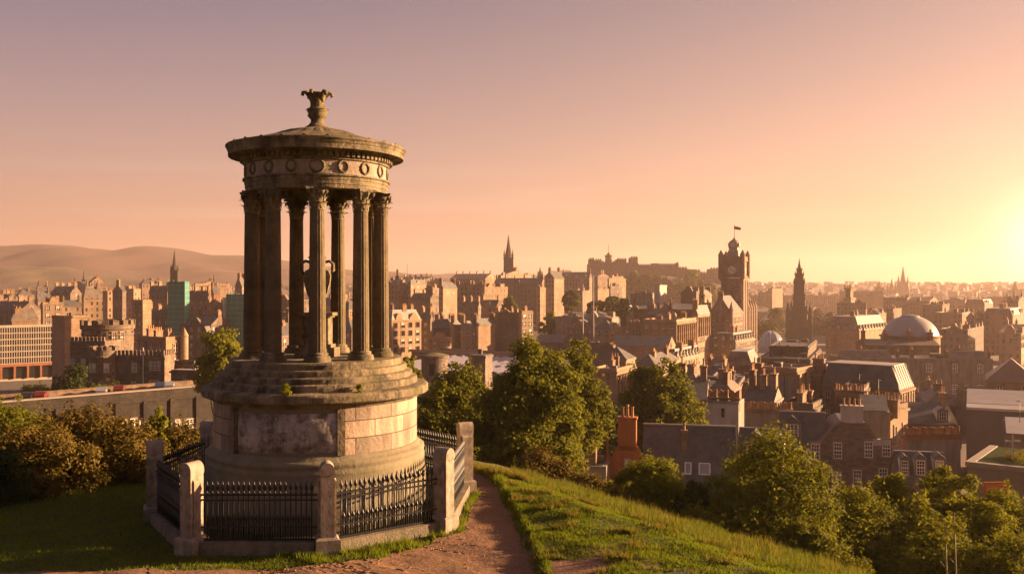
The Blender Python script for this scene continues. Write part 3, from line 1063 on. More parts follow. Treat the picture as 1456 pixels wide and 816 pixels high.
b.lathe([(2.0, ZC + 1.12), (1.92, ZC + 1.17), (1.6, ZC + 1.25), (1.3, ZC + 1.33), (1.0, ZC + 1.42), (0.87, ZC + 1.48), (0.72, ZC + 1.53), (0.5, ZC + 1.575), (0.3, ZC + 1.62)], 78, jit=0.014, rnd=rnd, smooth=False, rfun=lambda r, z, a: r + (0.02 if r > 0.4 else 0) * (1 if abs(math.sin(a * 13)) > 0.86 else 0))
for k in range(26):                    # small upright leaf ornaments along the gutter
    M = RZ(2 * math.pi * k / 26 + 0.07)
    b.add([(-0.05, -2.03, ZC + 1.13), (0.05, -2.03, ZC + 1.13), (0.05, -2.04, ZC + 1.15), (0, -2.05, ZC + 1.18), (-0.05, -2.04, ZC + 1.15), (-0.04, -1.94, ZC + 1.15), (0.04, -1.94, ZC + 1.15)], [(0, 1, 2, 3, 4), (1, 6, 2), (6, 5, 3, 2), (5, 0, 4, 3)], M=M)
b.build('roof', MT['roof_stone'], mon)
# crowning finial
b = MB()
zf = ZC + 1.585
b.lathe([(0.34, zf), (0.30, zf + 0.06), (0.20, zf + 0.13), (0.155, zf + 0.20), (0.15, zf + 0.26), (0.19, zf + 0.31), (0.235, zf + 0.37), (0.20, zf + 0.42), (0.245, zf + 0.47), (0.25, zf + 0.53), (0.19, zf + 0.565), (0.18, zf + 0.58)], 24, jit=0.008, rnd=rnd)
b.lathe([(0.175, zf + 0.57), (0.165, zf + 0.7), (0.175, zf + 0.85), (0.20, zf + 0.93), (0.0, zf + 0.95)], 32, rfun=lambda r, z, a: r * (1 - 0.12 * abs(math.sin(a * 6))))
for k in range(8):
    leaf_strip(b, k * math.pi / 4, 0.19, zf + 0.34, 0.24, 0.12, 0.06)
for k in range(6):
    ang = k * math.pi / 3 + 0.3
    M = RZ(ang)
    b.tube([(0.15, 0, zf + 0.78), (0.20, 0, zf + 0.90), (0.27, 0, zf + 0.965), (0.335, 0, zf + 0.95), (0.345, 0, zf + 0.88), (0.31, 0, zf + 0.87)], [0.05, 0.06, 0.055, 0.05, 0.045, 0.03], 6, M=M)
    leaf_strip(b, ang + 0.5, 0.17, zf + 0.72, 0.28, 0.16, 0.09)
b.v = [(p[0], p[1], zf + (p[2] - zf) * 0.92) for p in b.v]
b.build('finial', MT['roof_stone'], mon)

# the urn on its pedestal in the middle of the columns
urn = empty('urn', (MON[0], MON[1], GZ + 3.545))
tag(urn, 'tall two handled stone urn on a square pedestal standing inside the ring of columns', 'urn')
b = MB()
for x0, z0, z1 in ((0.40, 0.0, 0.22), (0.33, 0.22, 0.30), (0.27, 0.30, 0.93), (0.31, 0.93, 0.97), (0.36, 0.97, 1.05)):
    b.box(-x0, x0, -x0, x0, z0, z1)
b.build('pedestal', MT['monument_stone'], urn, rot=(0, 0, R(-12)))
b = MB()
b.lathe([(0.20, 1.05), (0.20, 1.10), (0.10, 1.16), (0.09, 1.22), (0.15, 1.28), (0.25, 1.50), (0.315, 1.75), (0.325, 1.92), (0.29, 2.03), (0.20, 2.08), (0.17, 2.14), (0.16, 2.28), (0.21, 2.34), (0.21, 2.37), (0.14, 2.42), (0.03, 2.46), (0.0, 2.53)], 36, rfun=lambda r, z, a: r * (1 - (0.03 * abs(math.sin(a * 10)) if z < 1.9 else 0)))
ub = b.build('body', MT['monument_stone'], urn)
for s in (-1, 1):
    b = MB()
    b.tube([(s * 0.29, 0, 1.93), (s * 0.38, 0, 2.05), (s * 0.37, 0, 2.20), (s * 0.28, 0, 2.27), (s * 0.17, 0, 2.24)], 0.035, 8)
    b.build('handle', MT['monument_stone'], urn, rot=(0, 0, R(12)))


# ---------------------------------------------------------------- fence: stone posts, kerbs and iron railings
def outward(i):
    x, y = FP[i]
    return math.atan2(y - MON[1], x - MON[0])


post_lab = ['square stone fence post with a scrolled top where the shaded and sunlit railings meet',
            'stone fence post with domed top beside the earth path, in front of the steeper panel',
            'stone fence post farther up the path, at the start of the back railing',
            'stone fence post hidden behind the monument', 'stone fence post hidden behind the monument',
            'dark fence post half hidden behind the monument drum, against the brown hedge',
            'plain grey stone fence post standing against the brown hedge',
            'pale stone fence post with scrolled top in the monument shadow, facing the lawn']
pb = MB(); pb.box(-0.25, 0.25, -0.25, 0.25, -0.2, 0.30); pb.frustum((-0.25, 0.25, -0.25, 0.25), (-0.2, 0.2, -0.2, 0.2), 0.30, 0.34)
post_base = pb.mesh('base', MT['post_stone'])
pb = MB()
pb.box(-0.20, 0.20, -0.13, 0.13, 0.33, 1.42)           # shoulders along the railing line
pb.frustum((-0.20, 0.20, -0.13, 0.13), (-0.15, 0.15, -0.13, 0.13), 1.42, 1.47)
pb.box(-0.155, 0.155, -0.19, 0.19, 0.33, 1.62)
post_shaft = pb.mesh('shaft', MT['post_stone'])
pb = MB()
n = 14
arc = [(0.165 * math.cos(math.pi * i / n), 0.165 * math.sin(math.pi * i / n)) for i in range(n + 1)]
for y0, y1, sc in ((-0.20, 0.20, 1.0),):
    vs = [(p[0], y0, 1.62 + p[1]) for p in arc] + [(p[0], y1, 1.62 + p[1]) for p in arc]
    fs = [(i, i + 1, n + 2 + i, n + 1 + i) for i in range(n)]
    pb.add(vs, [f[::-1] for f in fs], smooth=True)
    pb.add(vs, [tuple(range(n + 1)), tuple(range(n + 1, 2 * n + 2))[::-1]])
pb.box(-0.165, 0.165, -0.20, 0.20, 1.55, 1.622)
for s in (-1, 1):                                       # roundels on both faces
    MM = TR(0, s * 0.20, 1.63) @ Matrix.Rotation(R(90 * s), 4, 'X')
    pb.lathe([(0.0, 0.035), (0.05, 0.03), (0.06, 0.01), (0.085, 0.02), (0.11, 0.025), (0.12, 0.0)], 18, M=MM)
post_cap = pb.mesh('cap', MT['post_stone'])
for i in range(8):
    x, y = FP[i]
    p = empty('stone_post', (x, y, GZ), outward(i) + math.pi / 2)
    tag(p, post_lab[i], 'fence post', 'stone posts of the monument fence')
    put('base', post_base, p, scale=(0.9, 0.94, 1))
    put('shaft', post_shaft, p, scale=(0.87, 0.92, 1))
    put('cap', post_cap, p, scale=(0.87, 0.92, 1))

rail_lab = ['sunlit iron railing panel in front of the monument drum, beside the path',
            'short steep iron railing panel seen end on along the path edge',
            'back iron railing running behind the monument towards the dark trees',
            'iron railing hidden behind the monument', 'dark iron railing panel behind the drum with bright spear tips',
            'iron railing seen between the grey post and the drum, against the brown hedge',
            'shaded iron railing panel seen obliquely between the two pale posts beside the lawn',
            'front iron railing panel in deep shade with a few sunlit bars']
rail_lab[4] = 'iron railing hidden behind the monument'
kerb_lab = ['low stone kerb under the sunlit railing with grass growing at its foot', 'low stone kerb beside the bend of the earth path',
            'low stone kerb below the back railing near the dark trees', 'stone kerb hidden behind the monument', 'stone kerb hidden behind the monument',
            'low stone kerb between the grey post and the drum', 'mossy stone kerb below the oblique shaded railing beside the lawn', 'low stone kerb under the front railing with one sunlit streak']
sp = MB()
sp.tube([(0, 0, 0), (0, 0, 0.92)], 0.017, 6)
sp.lathe([(0.013, 0.90), (0.024, 0.915), (0.024, 0.935), (0.014, 0.95), (0.012, 0.98), (0.036, 1.02), (0.040, 1.05), (0.020, 1.10), (0.002, 1.165)], 8)
bar_me = sp.mesh('bar', MT['iron'])
sp = MB()
sp.tube([(0, 0, 0), (0, 0, 0.36)], 0.016, 6)
sp.lathe([(0.012, 0.35), (0.021, 0.365), (0.013, 0.38), (0.036, 0.42), (0.036, 0.44), (0.002, 0.52)], 8)
dog_me = sp.mesh('short_bar', MT['iron'])
for i in range(8):
    p0_, p1_ = Vector((*FP[i], 0)), Vector((*FP[(i + 1) % 8], 0))
    d = p1_ - p0_
    L = d.length
    ang = math.atan2(d.y, d.x)
    kb = MB()
    kb.frustum((0.22, L - 0.22, -0.17, 0.17), (0.22, L - 0.22, -0.15, 0.15), -0.15, 0.24)
    ko = kb.build('stone_kerb', MT['kerb_stone'], loc=(p0_.x, p0_.y, GZ), rot=(0, 0, ang))
    tag(ko, kerb_lab[i], 'kerb', 'stone kerbs of the monument fence')
    ro = empty('iron_railing', (p0_.x, p0_.y, GZ + 0.24), ang)
    tag(ro, rail_lab[i], 'railing', 'iron railings of the monument fence')
    for zz, hh, ww in ((0.03, 0.035, 0.02), (0.27, 0.03, 0.02), (0.80, 0.03, 0.022), (0.90, 0.035, 0.024)):
        q = MB(); q.box(0.19, L - 0.19, -ww, ww, zz - hh / 2, zz + hh / 2, bottom=True)
        q.build('rail', MT['iron'], ro)
    nb = int((L - 0.5) / 0.102)
    for k in range(nb):
        xx = 0.25 + (L - 0.5) * (k + 0.5) / nb
        put('bar', bar_me, ro, (xx, 0, 0.0))
        if k < nb - 1:
            put('short_bar', dog_me, ro, (xx + (L - 0.5) / nb / 2, 0, 0.0))

# ---------------------------------------------------------------- trees and shrubs


def leaf_cloud(name, cc_, d, rmean, nleaf, ll, lw, mat, rng, droop=0.0):
    """Leaves gathered round clump centres cc_, each turned partly outward (d)."""
    nclump = len(cc_)
    ci = rng.choice(nclump, nleaf, p=(rmean ** 2 / (rmean ** 2).sum()))
    q = rng.normal(size=(nleaf, 3))
    q /= np.linalg.norm(q, axis=1, keepdims=True)
    rad = rng.uniform(0.25, 1.0, (nleaf, 1)) ** 0.5 * (1 + 0.15 * rng.normal(size=(nleaf, 1)))
    c = cc_[ci] + q * rad * rmean[ci][:, None] * np.array([1.15, 1.15, 0.8])
    n = q * 0.8 + d[ci] * 0.5 + rng.normal(size=(nleaf, 3)) * 0.5 + np.array([0, 0, 0.35])
    n /= np.linalg.norm(n, axis=1, keepdims=True)
    t = np.cross(n, rng.normal(size=(nleaf, 3)))
    t[:, 2] -= droop
    t /= np.linalg.norm(t, axis=1, keepdims=True)
    bq = np.cross(n, t)
    s = rng.uniform(0.6, 1.3, (nleaf, 1))
    a = c - t * ll * 0.5 * s
    e = c + t * ll * 0.5 * s
    l_ = c - bq * lw * 0.5 * s - t * ll * 0.08 * s + n * ll * 0.06
    r_ = c + bq * lw * 0.5 * s - t * ll * 0.08 * s + n * ll * 0.06
    V = np.stack([a, l_, e, r_], 1).reshape(-1, 3)
    return np_mesh(name, V, np.arange(4 * nleaf).reshape(nleaf, 4), mat)


def leaf_mesh(name, lobes, nleaf, ll, lw, mat, seed, shell=0.45, nclump=60, cr=0.30, droop=0.0):
    """Leaves in clumps in the outer part of a few lobes. lobes: (x, y, z, rx, ry, rz)."""
    rng = np.random.RandomState(seed)
    lob = np.array(lobes, float)
    vol = (lob[:, 3] * lob[:, 4] * lob[:, 5]) ** (2 / 3)
    li = rng.choice(len(lob), nclump, p=vol / vol.sum())
    d = rng.normal(size=(nclump, 3))
    d /= np.linalg.norm(d, axis=1, keepdims=True)
    rr = (shell + (1 - shell) * rng.uniform(0, 1, (nclump, 1)) ** 0.6) * 0.9
    cc_ = lob[li, :3] + d * rr * lob[li, 3:]
    rmean = lob[li, 3:].mean(1) * cr * rng.uniform(0.6, 1.3, nclump)
    return leaf_cloud(name, cc_, d, rmean, nleaf, ll, lw, mat, rng, droop), cc_


def crown_mesh(name, w, h, z0, nleaf, ll, mat, seed, nclump=140, cr=0.13, dome=False, rough=0.22, flat_=1.0, nl=26):
    """A crown w wide and h high standing on z0: billowing lobes through an uneven envelope, each lobe a shell of leaf clumps."""
    rng = np.random.RandomState(seed)
    ph = rng.uniform(0, 6.28, 8)
    # lobes spread evenly: best of several candidates
    L = []
    nl += int(12 * max(0, min(1.2, h / w - 0.7)))
    nclump = int(nclump * nl / max(1, nl - 6))
    for k in range(nl):
        best, bd = None, -1
        for _ in range(9):
            t = rng.uniform(0, 1) ** (1.25 if dome else 1.0)
            az = rng.uniform(0, 2 * math.pi)
            if dome:
                prof = math.sqrt(max(0, 1 - (t * 0.98) ** 2.2)) * (0.86 + 0.14 * min(1, t / 0.25))
            else:
                prof = max(0.02, 1 - abs((t - 0.40) / 0.62) ** 2.3) ** 0.6
            lump = 1 + rough * (0.6 * math.sin(2 * az + ph[0] + 3 * t) + 0.5 * math.sin(3 * az + ph[1] - 7 * t))
            top = 1 + rough * 0.7 * (math.sin(az * 2 + ph[3]) + 0.7 * math.sin(az * 3 + ph[4]))
            rf = rng.uniform(0.1, 0.6) if k % 4 == 0 else rng.uniform(0.78, 1.0)
            rl = (0.175 if k % 4 else 0.26) * rng.uniform(0.75, 1.25)
            rad = w * (0.5 - rl * 0.8) * prof * lump * rf
            z = z0 + h * (0.10 + 0.76 * t * (1 + (top - 1) * max(0, t - 0.5)))
            p = np.array([math.cos(az) * rad, math.sin(az) * rad * flat_, z])
            dmin = min([np.linalg.norm((p - q[0]) * np.array([1, 1, w / h])) for q in L] + [1e9])
            if dmin > bd:
                best, bd = (p, w * rl, np.array([math.cos(az) * prof * rf, math.sin(az) * prof * rf, (t - 0.3) * 1.3])), dmin
        L.append(best)
    # scale the envelope so that the crown really is w wide and h high
    hx = max(abs(l[0][0]) + l[1] * 0.95 for l in L)
    zt_ = max(l[0][2] + l[1] * 0.95 * min(1.35, max(0.75, h / w)) for l in L)
    for l in L:
        l[0][0] *= (w * 0.5) / hx
        l[0][1] *= (w * 0.5) / hx
        l[0][2] = z0 + (l[0][2] - z0) * h / (zt_ - z0)
    per = max(5, int(nclump / nl))
    C, D, RM = [], [], []
    for p, r, o in L:
        d = rng.normal(size=(per, 3)) + o * 0.9 + np.array([0, 0, 0.35])
        d /= np.linalg.norm(d, axis=1, keepdims=True)
        C.append(p + d * r * rng.uniform(0.55, 1.0, (per, 1)) * np.array([1, 1, min(1.35, max(0.75, h / w))]))
        D.append(d * 0.8 + o * 0.2)
        RM.append(np.full(per, r * 0.40) * rng.uniform(0.6, 1.3, per))
    ns = int(len(L) * 2.2)                    # single sprigs that break the outline
    for k in range(ns):
        p, r, o = L[rng.randint(len(L))]
        d = rng.normal(size=3) + o * 1.6 + np.array([0, 0, 0.5])
        d /= np.linalg.norm(d)
        for q in (1.02, 1.2):
            C.append((p + d * r * q * rng.uniform(0.97, 1.08))[None])
            D.append(d[None])
            RM.append(np.array([r * rng.uniform(0.10, 0.17)]))
    cc_ = np.concatenate(C)
    me = leaf_cloud(name, cc_, np.concatenate(D), np.concatenate(RM), nleaf, ll, ll * 0.62, mat, rng)
    return me, np.array([l[0] for l in L])


def limb_mesh(name, h, r0, tips, mat, seed, multi=1):
    """A tapered trunk that forks into limbs reaching the clumps in tips."""
    rng = random.Random(seed)
    b = MB()
    for k in range(multi):
        ox, oy = (0, 0) if multi == 1 else (rng.uniform(-1, 1) * r0 * 4, rng.uniform(-1, 1) * r0 * 4)
        b.tube([(ox, oy, -0.4), (ox * 1.1 + rng.uniform(-1, 1) * r0 * 0.3, oy, h * 0.33), (ox * 1.3 + rng.uniform(-1, 1) * r0, oy * 1.2 + rng.uniform(-1, 1) * r0, h * 0.7), (ox * 1.5, oy * 1.5, h)], [r0 * 1.3, r0 * 0.9, r0 * 0.62, r0 * 0.25], 8)
    for t in tips:
        z0 = h * rng.uniform(0.3, 0.8)
        p0 = Vector((0, 0, z0))
        p2 = Vector(t)
        pm = p0.lerp(p2, 0.5) + Vector((rng.uniform(-1, 1), rng.uniform(-1, 1), rng.uniform(0, 1))) * r0
        b.tube([p0, pm, p2], [r0 * 0.4, r0 * 0.24, r0 * 0.07], 5)
    return b.mesh(name, mat)


def tree(label, px, yt, yb, wpx, Y, mat, nleaf, leaf, seed, name='tree', trunk_h=0.2, group=None, nclump=70, multi=1, cat='tree', lobes_n=8, droop=0.0, cr=0.13, flatten=1.0, dome=False, rough=0.32):
    """Crown between photo rows yt and yb, wpx wide, at depth Y; the trunk goes down to the ground there."""
    X = T(px, Y)
    gz = G(X, Y)
    zt, zb = ZP(yt, Y), max(ZP(yb, Y), gz - 0.3)
    w = wpx / F * Y
    rng = random.Random(seed)
    o = empty(name, (X, Y, gz))
    tag(o, label, cat, group)
    hc = zt - zb
    me, cl = crown_mesh('crown', w, hc, zb - gz, int(nleaf * 1.2), leaf * 1.22, MT[mat], seed, nclump=max(nclump, 40) * 4, cr=cr, dome=dome, rough=rough, flat_=flatten, nl=min(34, 10 + nclump // 5))
    put('crown', me, o)
    tips = [tuple(cl[i]) for i in range(0, len(cl), max(1, len(cl) // 14))]
    r0 = max(0.03, min(0.35, (zt - gz) * 0.022))
    put('trunk', limb_mesh('trunk', (zb - gz) + hc * 0.65, r0, tips, MT['bark'], seed, multi), o)
    return o


def shrub(*a, **k):
    k.setdefault('name', 'shrub')
    k.setdefault('cat', 'shrub')
    k.setdefault('multi', 3)
    k.setdefault('dome', True)
    k.setdefault('rough', 0.36)
    return tree(*a, **k)


# trees beyond the fence
tree('big dense round tree between the fence and the city roofs, tallest of the foreground trees'.replace(' of the foreground trees', ' on the slope'), 752, 484, 705, 172, 58, 'leaf_green', 34000, 0.21, 21, nclump=120, group='trees on the hillside')
tree('upright tree close behind the big round tree, beside the columned terrace', 824, 480, 650, 92, 78, 'leaf_green', 14000, 0.24, 22, nclump=80, group='trees on the hillside')
tree('spreading tree between the monument drum and the big round tree, below the stone drum tower', 644, 518, 650, 136, 66, 'leaf_green', 22000, 0.22, 23, nclump=80, group='trees on the hillside')
tree('broad green tree beside the columned terrace, behind the orange gable chimney', 940, 512, 640, 122, 104, 'leaf_green', 20000, 0.32, 24, nclump=80, group='trees on the hillside')
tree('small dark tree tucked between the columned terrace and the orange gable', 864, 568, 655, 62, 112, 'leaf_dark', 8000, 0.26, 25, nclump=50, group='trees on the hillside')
tree('bright green tree between the castle house and the monument columns', 316, 474, 556, 86, 128, 'leaf_yellow', 12000, 0.40, 26, nclump=60, group='trees on the hillside')
tree('small bright tree peeping past the monument ledge towards the drum tower', 583, 506, 560, 34, 120, 'leaf_yellow', 3500, 0.34, 27, nclump=24, group='trees on the hillside')
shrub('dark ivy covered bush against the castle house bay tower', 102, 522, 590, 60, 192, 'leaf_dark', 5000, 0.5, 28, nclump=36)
shrub('low bright bush in front of the castle house beside the road', 150, 543, 590, 64, 192, 'leaf_yellow', 3500, 0.4, 29, nclump=30)
shrub('clipped pale hedge bush below the red arcade of the office block', 44, 548, 590, 70, 192, 'leaf_yellow', 3500, 0.4, 30, nclump=30)
# hedge on the left, in front of the road
hg = 'shrubs of the hedge beyond the lawn'
shrub('green bush at the end of the hedge with the road wall above it', 8, 578, 700, 170, 29.5, 'leaf_green', 14000, 0.10, 31, nclump=70, group=hg)
shrub('large brown leaved shrub of the hedge, its foot in deep shade', 58, 606, 745, 200, 23.6, 'leaf_brown', 22000, 0.075, 32, nclump=90, group=hg)
shrub('tallest rust brown shrub of the hedge, below the windowed road wall', 118, 590, 738, 180, 25.6, 'leaf_brown', 22000, 0.075, 33, nclump=90, group=hg)
shrub('brown and green shrub of the hedge next to the grey fence post', 178, 603, 722, 150, 25.0, 'leaf_brown', 16000, 0.075, 34, nclump=80, group=hg)
shrub('slim yellow green sapling rising out of the hedge before the road wall', 225, 578, 660, 42, 28, 'leaf_yellow', 3500, 0.085, 35, nclump=34, group=hg, multi=1, name='sapling', cat='sapling')
shrub('brown shrub behind the oblique railing panel, reaching to the drum', 258, 606, 710, 110, 28.5, 'leaf_brown', 12000, 0.08, 36, nclump=60, group=hg)
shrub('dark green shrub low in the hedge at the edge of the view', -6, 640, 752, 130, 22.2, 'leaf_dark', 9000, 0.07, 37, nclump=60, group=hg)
# slope on the right
sg = 'shrubs on the slope below the lit grass'
shrub('brownish bush at the foot of the big round tree, beside the small white chimney', 772, 640, 728, 105, 44, 'leaf_brown', 12000, 0.12, 41, nclump=70, group=sg)
shrub('straggly yellow brown bush between the big tree and the orange gable', 830, 680, 745, 96, 40, 'leaf_brown', 12000, 0.11, 42, nclump=50, group=sg)
shrub('light green bush in front of the orange gable house', 922, 656, 760, 128, 38, 'leaf_yellow', 20000, 0.11, 43, nclump=80, group=sg)
tree('wide dark crowned tree growing out of the lower slope before the stone house', 1085, 616, 815, 212, 37, 'leaf_green', 36000, 0.12, 44, nclump=130, dome=True, group='trees on the hillside')
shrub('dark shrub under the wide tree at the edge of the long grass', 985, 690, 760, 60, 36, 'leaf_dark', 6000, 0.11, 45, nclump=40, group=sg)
shrub('dense green shrub mass below the stone house with white sash windows', 1222, 694, 830, 190, 40, 'leaf_green', 22000, 0.12, 46, nclump=90, group=sg)
shrub('tall leafy shrub in front of the three white dormers', 1266, 676, 818, 92, 43, 'leaf_yellow', 14000, 0.13, 47, nclump=60, group=sg)
shrub('bright feathery shrub below the brown party wall', 1354, 668, 812, 112, 43, 'leaf_yellow', 18000, 0.12, 48, nclump=70, group=sg)
shrub('bush under the orange boards and the grass roofed building', 1434, 694, 820, 140, 42, 'leaf_green', 18000, 0.12, 49, nclump=70, group=sg)
shrub('low bush in the lower corner with thin pale stems', 1330, 745, 835, 150, 36, 'leaf_green', 12000, 0.11, 50, nclump=70, group=sg)
shrub('low scrub between the wide tree and the shrub mass', 1172, 765, 830, 120, 34, 'leaf_green', 9000, 0.10, 51, nclump=60, group=sg)
shrub('low scrub bush at the edge of the view below the grass roof', 1440, 765, 840, 130, 35, 'leaf_green', 10000, 0.10, 52, nclump=60, group=sg)
shrub('sunny low bush at the edge of the long grass before the orange gable house', 1000, 724, 790, 90, 35, 'leaf_yellow', 9000, 0.105, 53, nclump=56, group=sg)
shrub('yellow green bush between the shrub mass and the feathery shrub', 1308, 700, 815, 90, 40, 'leaf_yellow', 9000, 0.11, 54, nclump=56, group=sg)
shrub('golden bush just below the orange boards', 1400, 712, 820, 95, 39, 'leaf_yellow', 10000, 0.11, 55, nclump=60, group=sg)
shrub('low mixed bush at the foot of the wide dark crowned tree', 1138, 742, 815, 95, 34, 'leaf_green', 9000, 0.10, 56, nclump=56, group=sg)
shrub('small tangled bush where the grass crest meets the slope below the big tree', 872, 706, 752, 80, 36, 'leaf_brown', 7000, 0.10, 57, nclump=44, group=sg)
for px, yt, label in ((1358, 728, 'thin pale sapling stem with sparse leaves in the lower corner'), (1345, 742, 'short bare stem beside the thin pale sapling')):
    Y = 33.0
    X = T(px, Y)
    gz = G(X, Y)
    hh = ZP(yt, Y) - gz
    o = empty('sapling', (X, Y, gz))
    tag(o, label, 'sapling')
    b = MB()
    b.tube([(0, 0, -0.2), (0.03, 0, hh * 0.5), (-0.02, 0.02, hh)], [0.035, 0.028, 0.012], 6)
    for k in range(5):
        zz = hh * (0.45 + 0.1 * k)
        b.tube([(0, 0, zz), (0.18 * (-1) ** k, 0.05, zz + 0.25)], [0.012, 0.004], 4)
    b.build('stem', flat('sapling_bark' + str(px), (0.24, 0.17, 0.10), 0.8), o)
    me, _ = leaf_mesh('leaves', [(0, 0, hh * 0.92, 0.35, 0.35, 0.5)], 260, 0.10, 0.06, MT['leaf_yellow'], px, nclump=8)
    put('leaves', me, o)
# two weeds rooted in the ledge of the monument
for ph, z, s, label in ((-2, 2.94, 1.0, 'tuft of yellow weed growing from the monument ledge above the inscription'), (33, 2.94, 0.7, 'small weed tuft growing on the sunlit side of the monument ledge')):
    aa = A(ph)
    o = empty('weed', (MON[0] + 2.50 * math.cos(aa), MON[1] + 2.50 * math.sin(aa), GZ + z))
    tag(o, label, 'weed')
    me, _ = leaf_mesh('foliage', [(0, 0, 0.09 * s, 0.10 * s, 0.10 * s, 0.16 * s)], int(300 * s), 0.075, 0.03, MT['leaf_yellow'], 60 + ph, nclump=9, cr=0.5)
    put('foliage', me, o)

# ---------------------------------------------------------------- buildings
WIN = {}
WINB = {}
WRND = random.Random(99)


def window_mesh(kind):
    """Unit windows: 1 wide, 1 high, foot at z = 0, facing -y. frame: surround and sashes; pane: glass; sill."""
    if kind in WIN:
        return WIN[kind]
    f, g, s = MB(), MB(), MB()
    if kind == 'sash':
        x, fr = 0.5, 0.10
        for a in ((-x, -x + fr, 0, 1), (x - fr, x, 0, 1), (-x, x, 0, 0.05), (-x, x, 0.94, 1), (-x, x, 0.465, 0.535)):
            f.box(a[0], a[1], -0.07, 0.0, a[2], a[3], 0, bottom=True)
        for xx in (-0.14, 0.14):
            f.box(xx - 0.03, xx + 0.03, -0.055, 0, 0.05, 0.94, 0)
        for zz in (0.26, 0.73):
            f.box(-x + fr, x - fr, -0.05, 0, zz - 0.018, zz + 0.018, 0, bottom=True)
        for a in ((-0.68, -x, -0.02, 1.0), (x, 0.68, -0.02, 1.0), (-0.68, 0.68, 1.0, 1.12)):
            f.box(a[0], a[1], -0.10, 0, a[2], a[3], 1, bottom=True)
        mats = [MT['white_paint'], MT['margin_stone']]
        s.box(-0.74, 0.74, -0.18, 0, -0.09, -0.02, bottom=True)
    elif kind == 'plain':
        for a in ((-0.66, -0.5, 0, 1.0), (0.5, 0.66, 0, 1.0), (-0.7, 0.7, 1.0, 1.14)):
            f.box(a[0], a[1], -0.14, 0, a[2], a[3], 0, bottom=True)
        for a in ((-0.5, -0.43, 0.0, 1), (0.43, 0.5, 0.0, 1), (-0.43, 0.43, 0.47, 0.53), (-0.04, 0.04, 0, 1)):
            f.box(a[0], a[1], -0.05, 0, a[2], a[3], 1, bottom=True)
        mats = [MT['margin_stone'], MT['white_paint']]
        s.box(-0.74, 0.74, -0.2, 0, -0.08, 0.0, bottom=True)
    else:  # 'mullion': broad office window
        for a in ((-0.5, -0.42, 0, 1), (0.42, 0.5, 0, 1), (-0.5, 0.5, 0, 0.07), (-0.5, 0.5, 0.93, 1)):
            f.box(a[0], a[1], -0.12, 0, a[2], a[3], 0, bottom=True)
        mats = [MT['margin_stone']]
        s.box(-0.52, 0.52, -0.16, 0, -0.06, 0.0, bottom=True)
    g.box(-0.5, 0.5, -0.03, -0.003, 0.0, 1.0, bottom=True)
    allin = MB()
    allin.add(f.v, f.f, 0)
    k = len(f.f)
    allin.m = list(f.m)
    allin.add(g.v, g.f, len(mats))
    allin.add(s.v, s.f, 0 if kind != 'sash' else 1)
    bl = MB(); bl.box(-0.42, 0.42, -0.04, -0.004, 0.5, 0.95, bottom=True)
    blm = MB(); blm.add(allin.v, allin.f, 0); blm.m = list(allin.m); blm.add(bl.v, bl.f, len(mats) + 1)
    WINB[kind] = blm.mesh('window', mats + [MT['window_glass'], MT['window_blind']])
    WIN[kind] = (f.mesh('window', mats), g.mesh('pane', MT['window_glass']), s.mesh('sill', MT['margin_stone']), allin.mesh('window', mats + [MT['window_glass']]))
    return WIN[kind]


def window(parent, kind, loc, rz, w, h, split=False):
    f, g, s, al = window_mesh(kind)
    if split:
        o = put('window', f, parent, loc, (0, 0, rz), (w, 1, h))
        put('pane', g, o)
        put('sill', s, o)
        return o
    return put('window', WINB[kind] if WRND.random() < 0.28 else al, parent, loc, (0, 0, rz), (w, 1, h))


POT = None


def pot_mesh():
    global POT
    if POT is None:
        b = MB()
        b.lathe([(0.17, 0), (0.14, 0.1), (0.12, 0.75), (0.16, 0.78), (0.16, 0.86), (0.10, 0.86)], 8)
        POT = b.mesh('chimney_pot', MT['clay_pot'])
    return POT


def chimney(parent, x, y, z, w, d, h, npots, near=False, mat='chimney_stone', rz=0.0, name='chimney'):
    b = MB()
    b.box(-w / 2, w / 2, -d / 2, d / 2, -1.2, h)
    b.box(-w / 2 - 0.12, w / 2 + 0.12, -d / 2 - 0.12, d / 2 + 0.12, h, h + 0.22, bottom=True)
    ax = w >= d
    L = max(w, d)
    pos = [(-L / 2 + L * (k + 0.5) / max(1, npots)) for k in range(npots)]
    if not near:
        for q in pos:
            M = TR(q if ax else 0, 0 if ax else q, h + 0.22)
            b.lathe([(0.2, 0), (0.15, 0.85), (0.2, 0.9), (0.0, 0.9)], 6, m=1, M=M)
    o = b.build(name, [MT[mat], MT['clay_pot']], parent, loc=(x, y, z), rot=(0, 0, rz))
    if near:
        for q in pos:
            s = 0.85 + 0.4 * abs(math.sin(q * 37.1))
            put('chimney_pot', pot_mesh(), o, (q if ax else 0, 0 if ax else q, h + 0.22), (0, 0, 0), (1, 1, s))
    return o


def dormer(parent, x, y, z, w, h, depth, rz, roofm='slate', near=False, kind='sash'):
    b = MB()
    b.box(-w / 2, w / 2, 0, depth, 0, h, 0)
    zr = h + w * 0.42
    vs = [(-w / 2 - 0.12, -0.15, h - 0.02), (w / 2 + 0.12, -0.15, h - 0.02), (0, -0.15, zr), (-w / 2 - 0.12, depth, h - 0.02), (w / 2 + 0.12, depth, h - 0.02), (0, depth, zr)]
    b.add(vs, [(0, 1, 2), (0, 2, 5, 3), (1, 4, 5, 2)], 1)
    o = b.build('dormer', [MT['white_paint'] if near else MT['grey_render'], MT[roofm]], parent, loc=(x, y, z), rot=(0, 0, rz))
    window(o, kind, (0, -0.01, h * 0.08), 0, w * 0.72, h * 0.82)
    return o


NOLAB = []


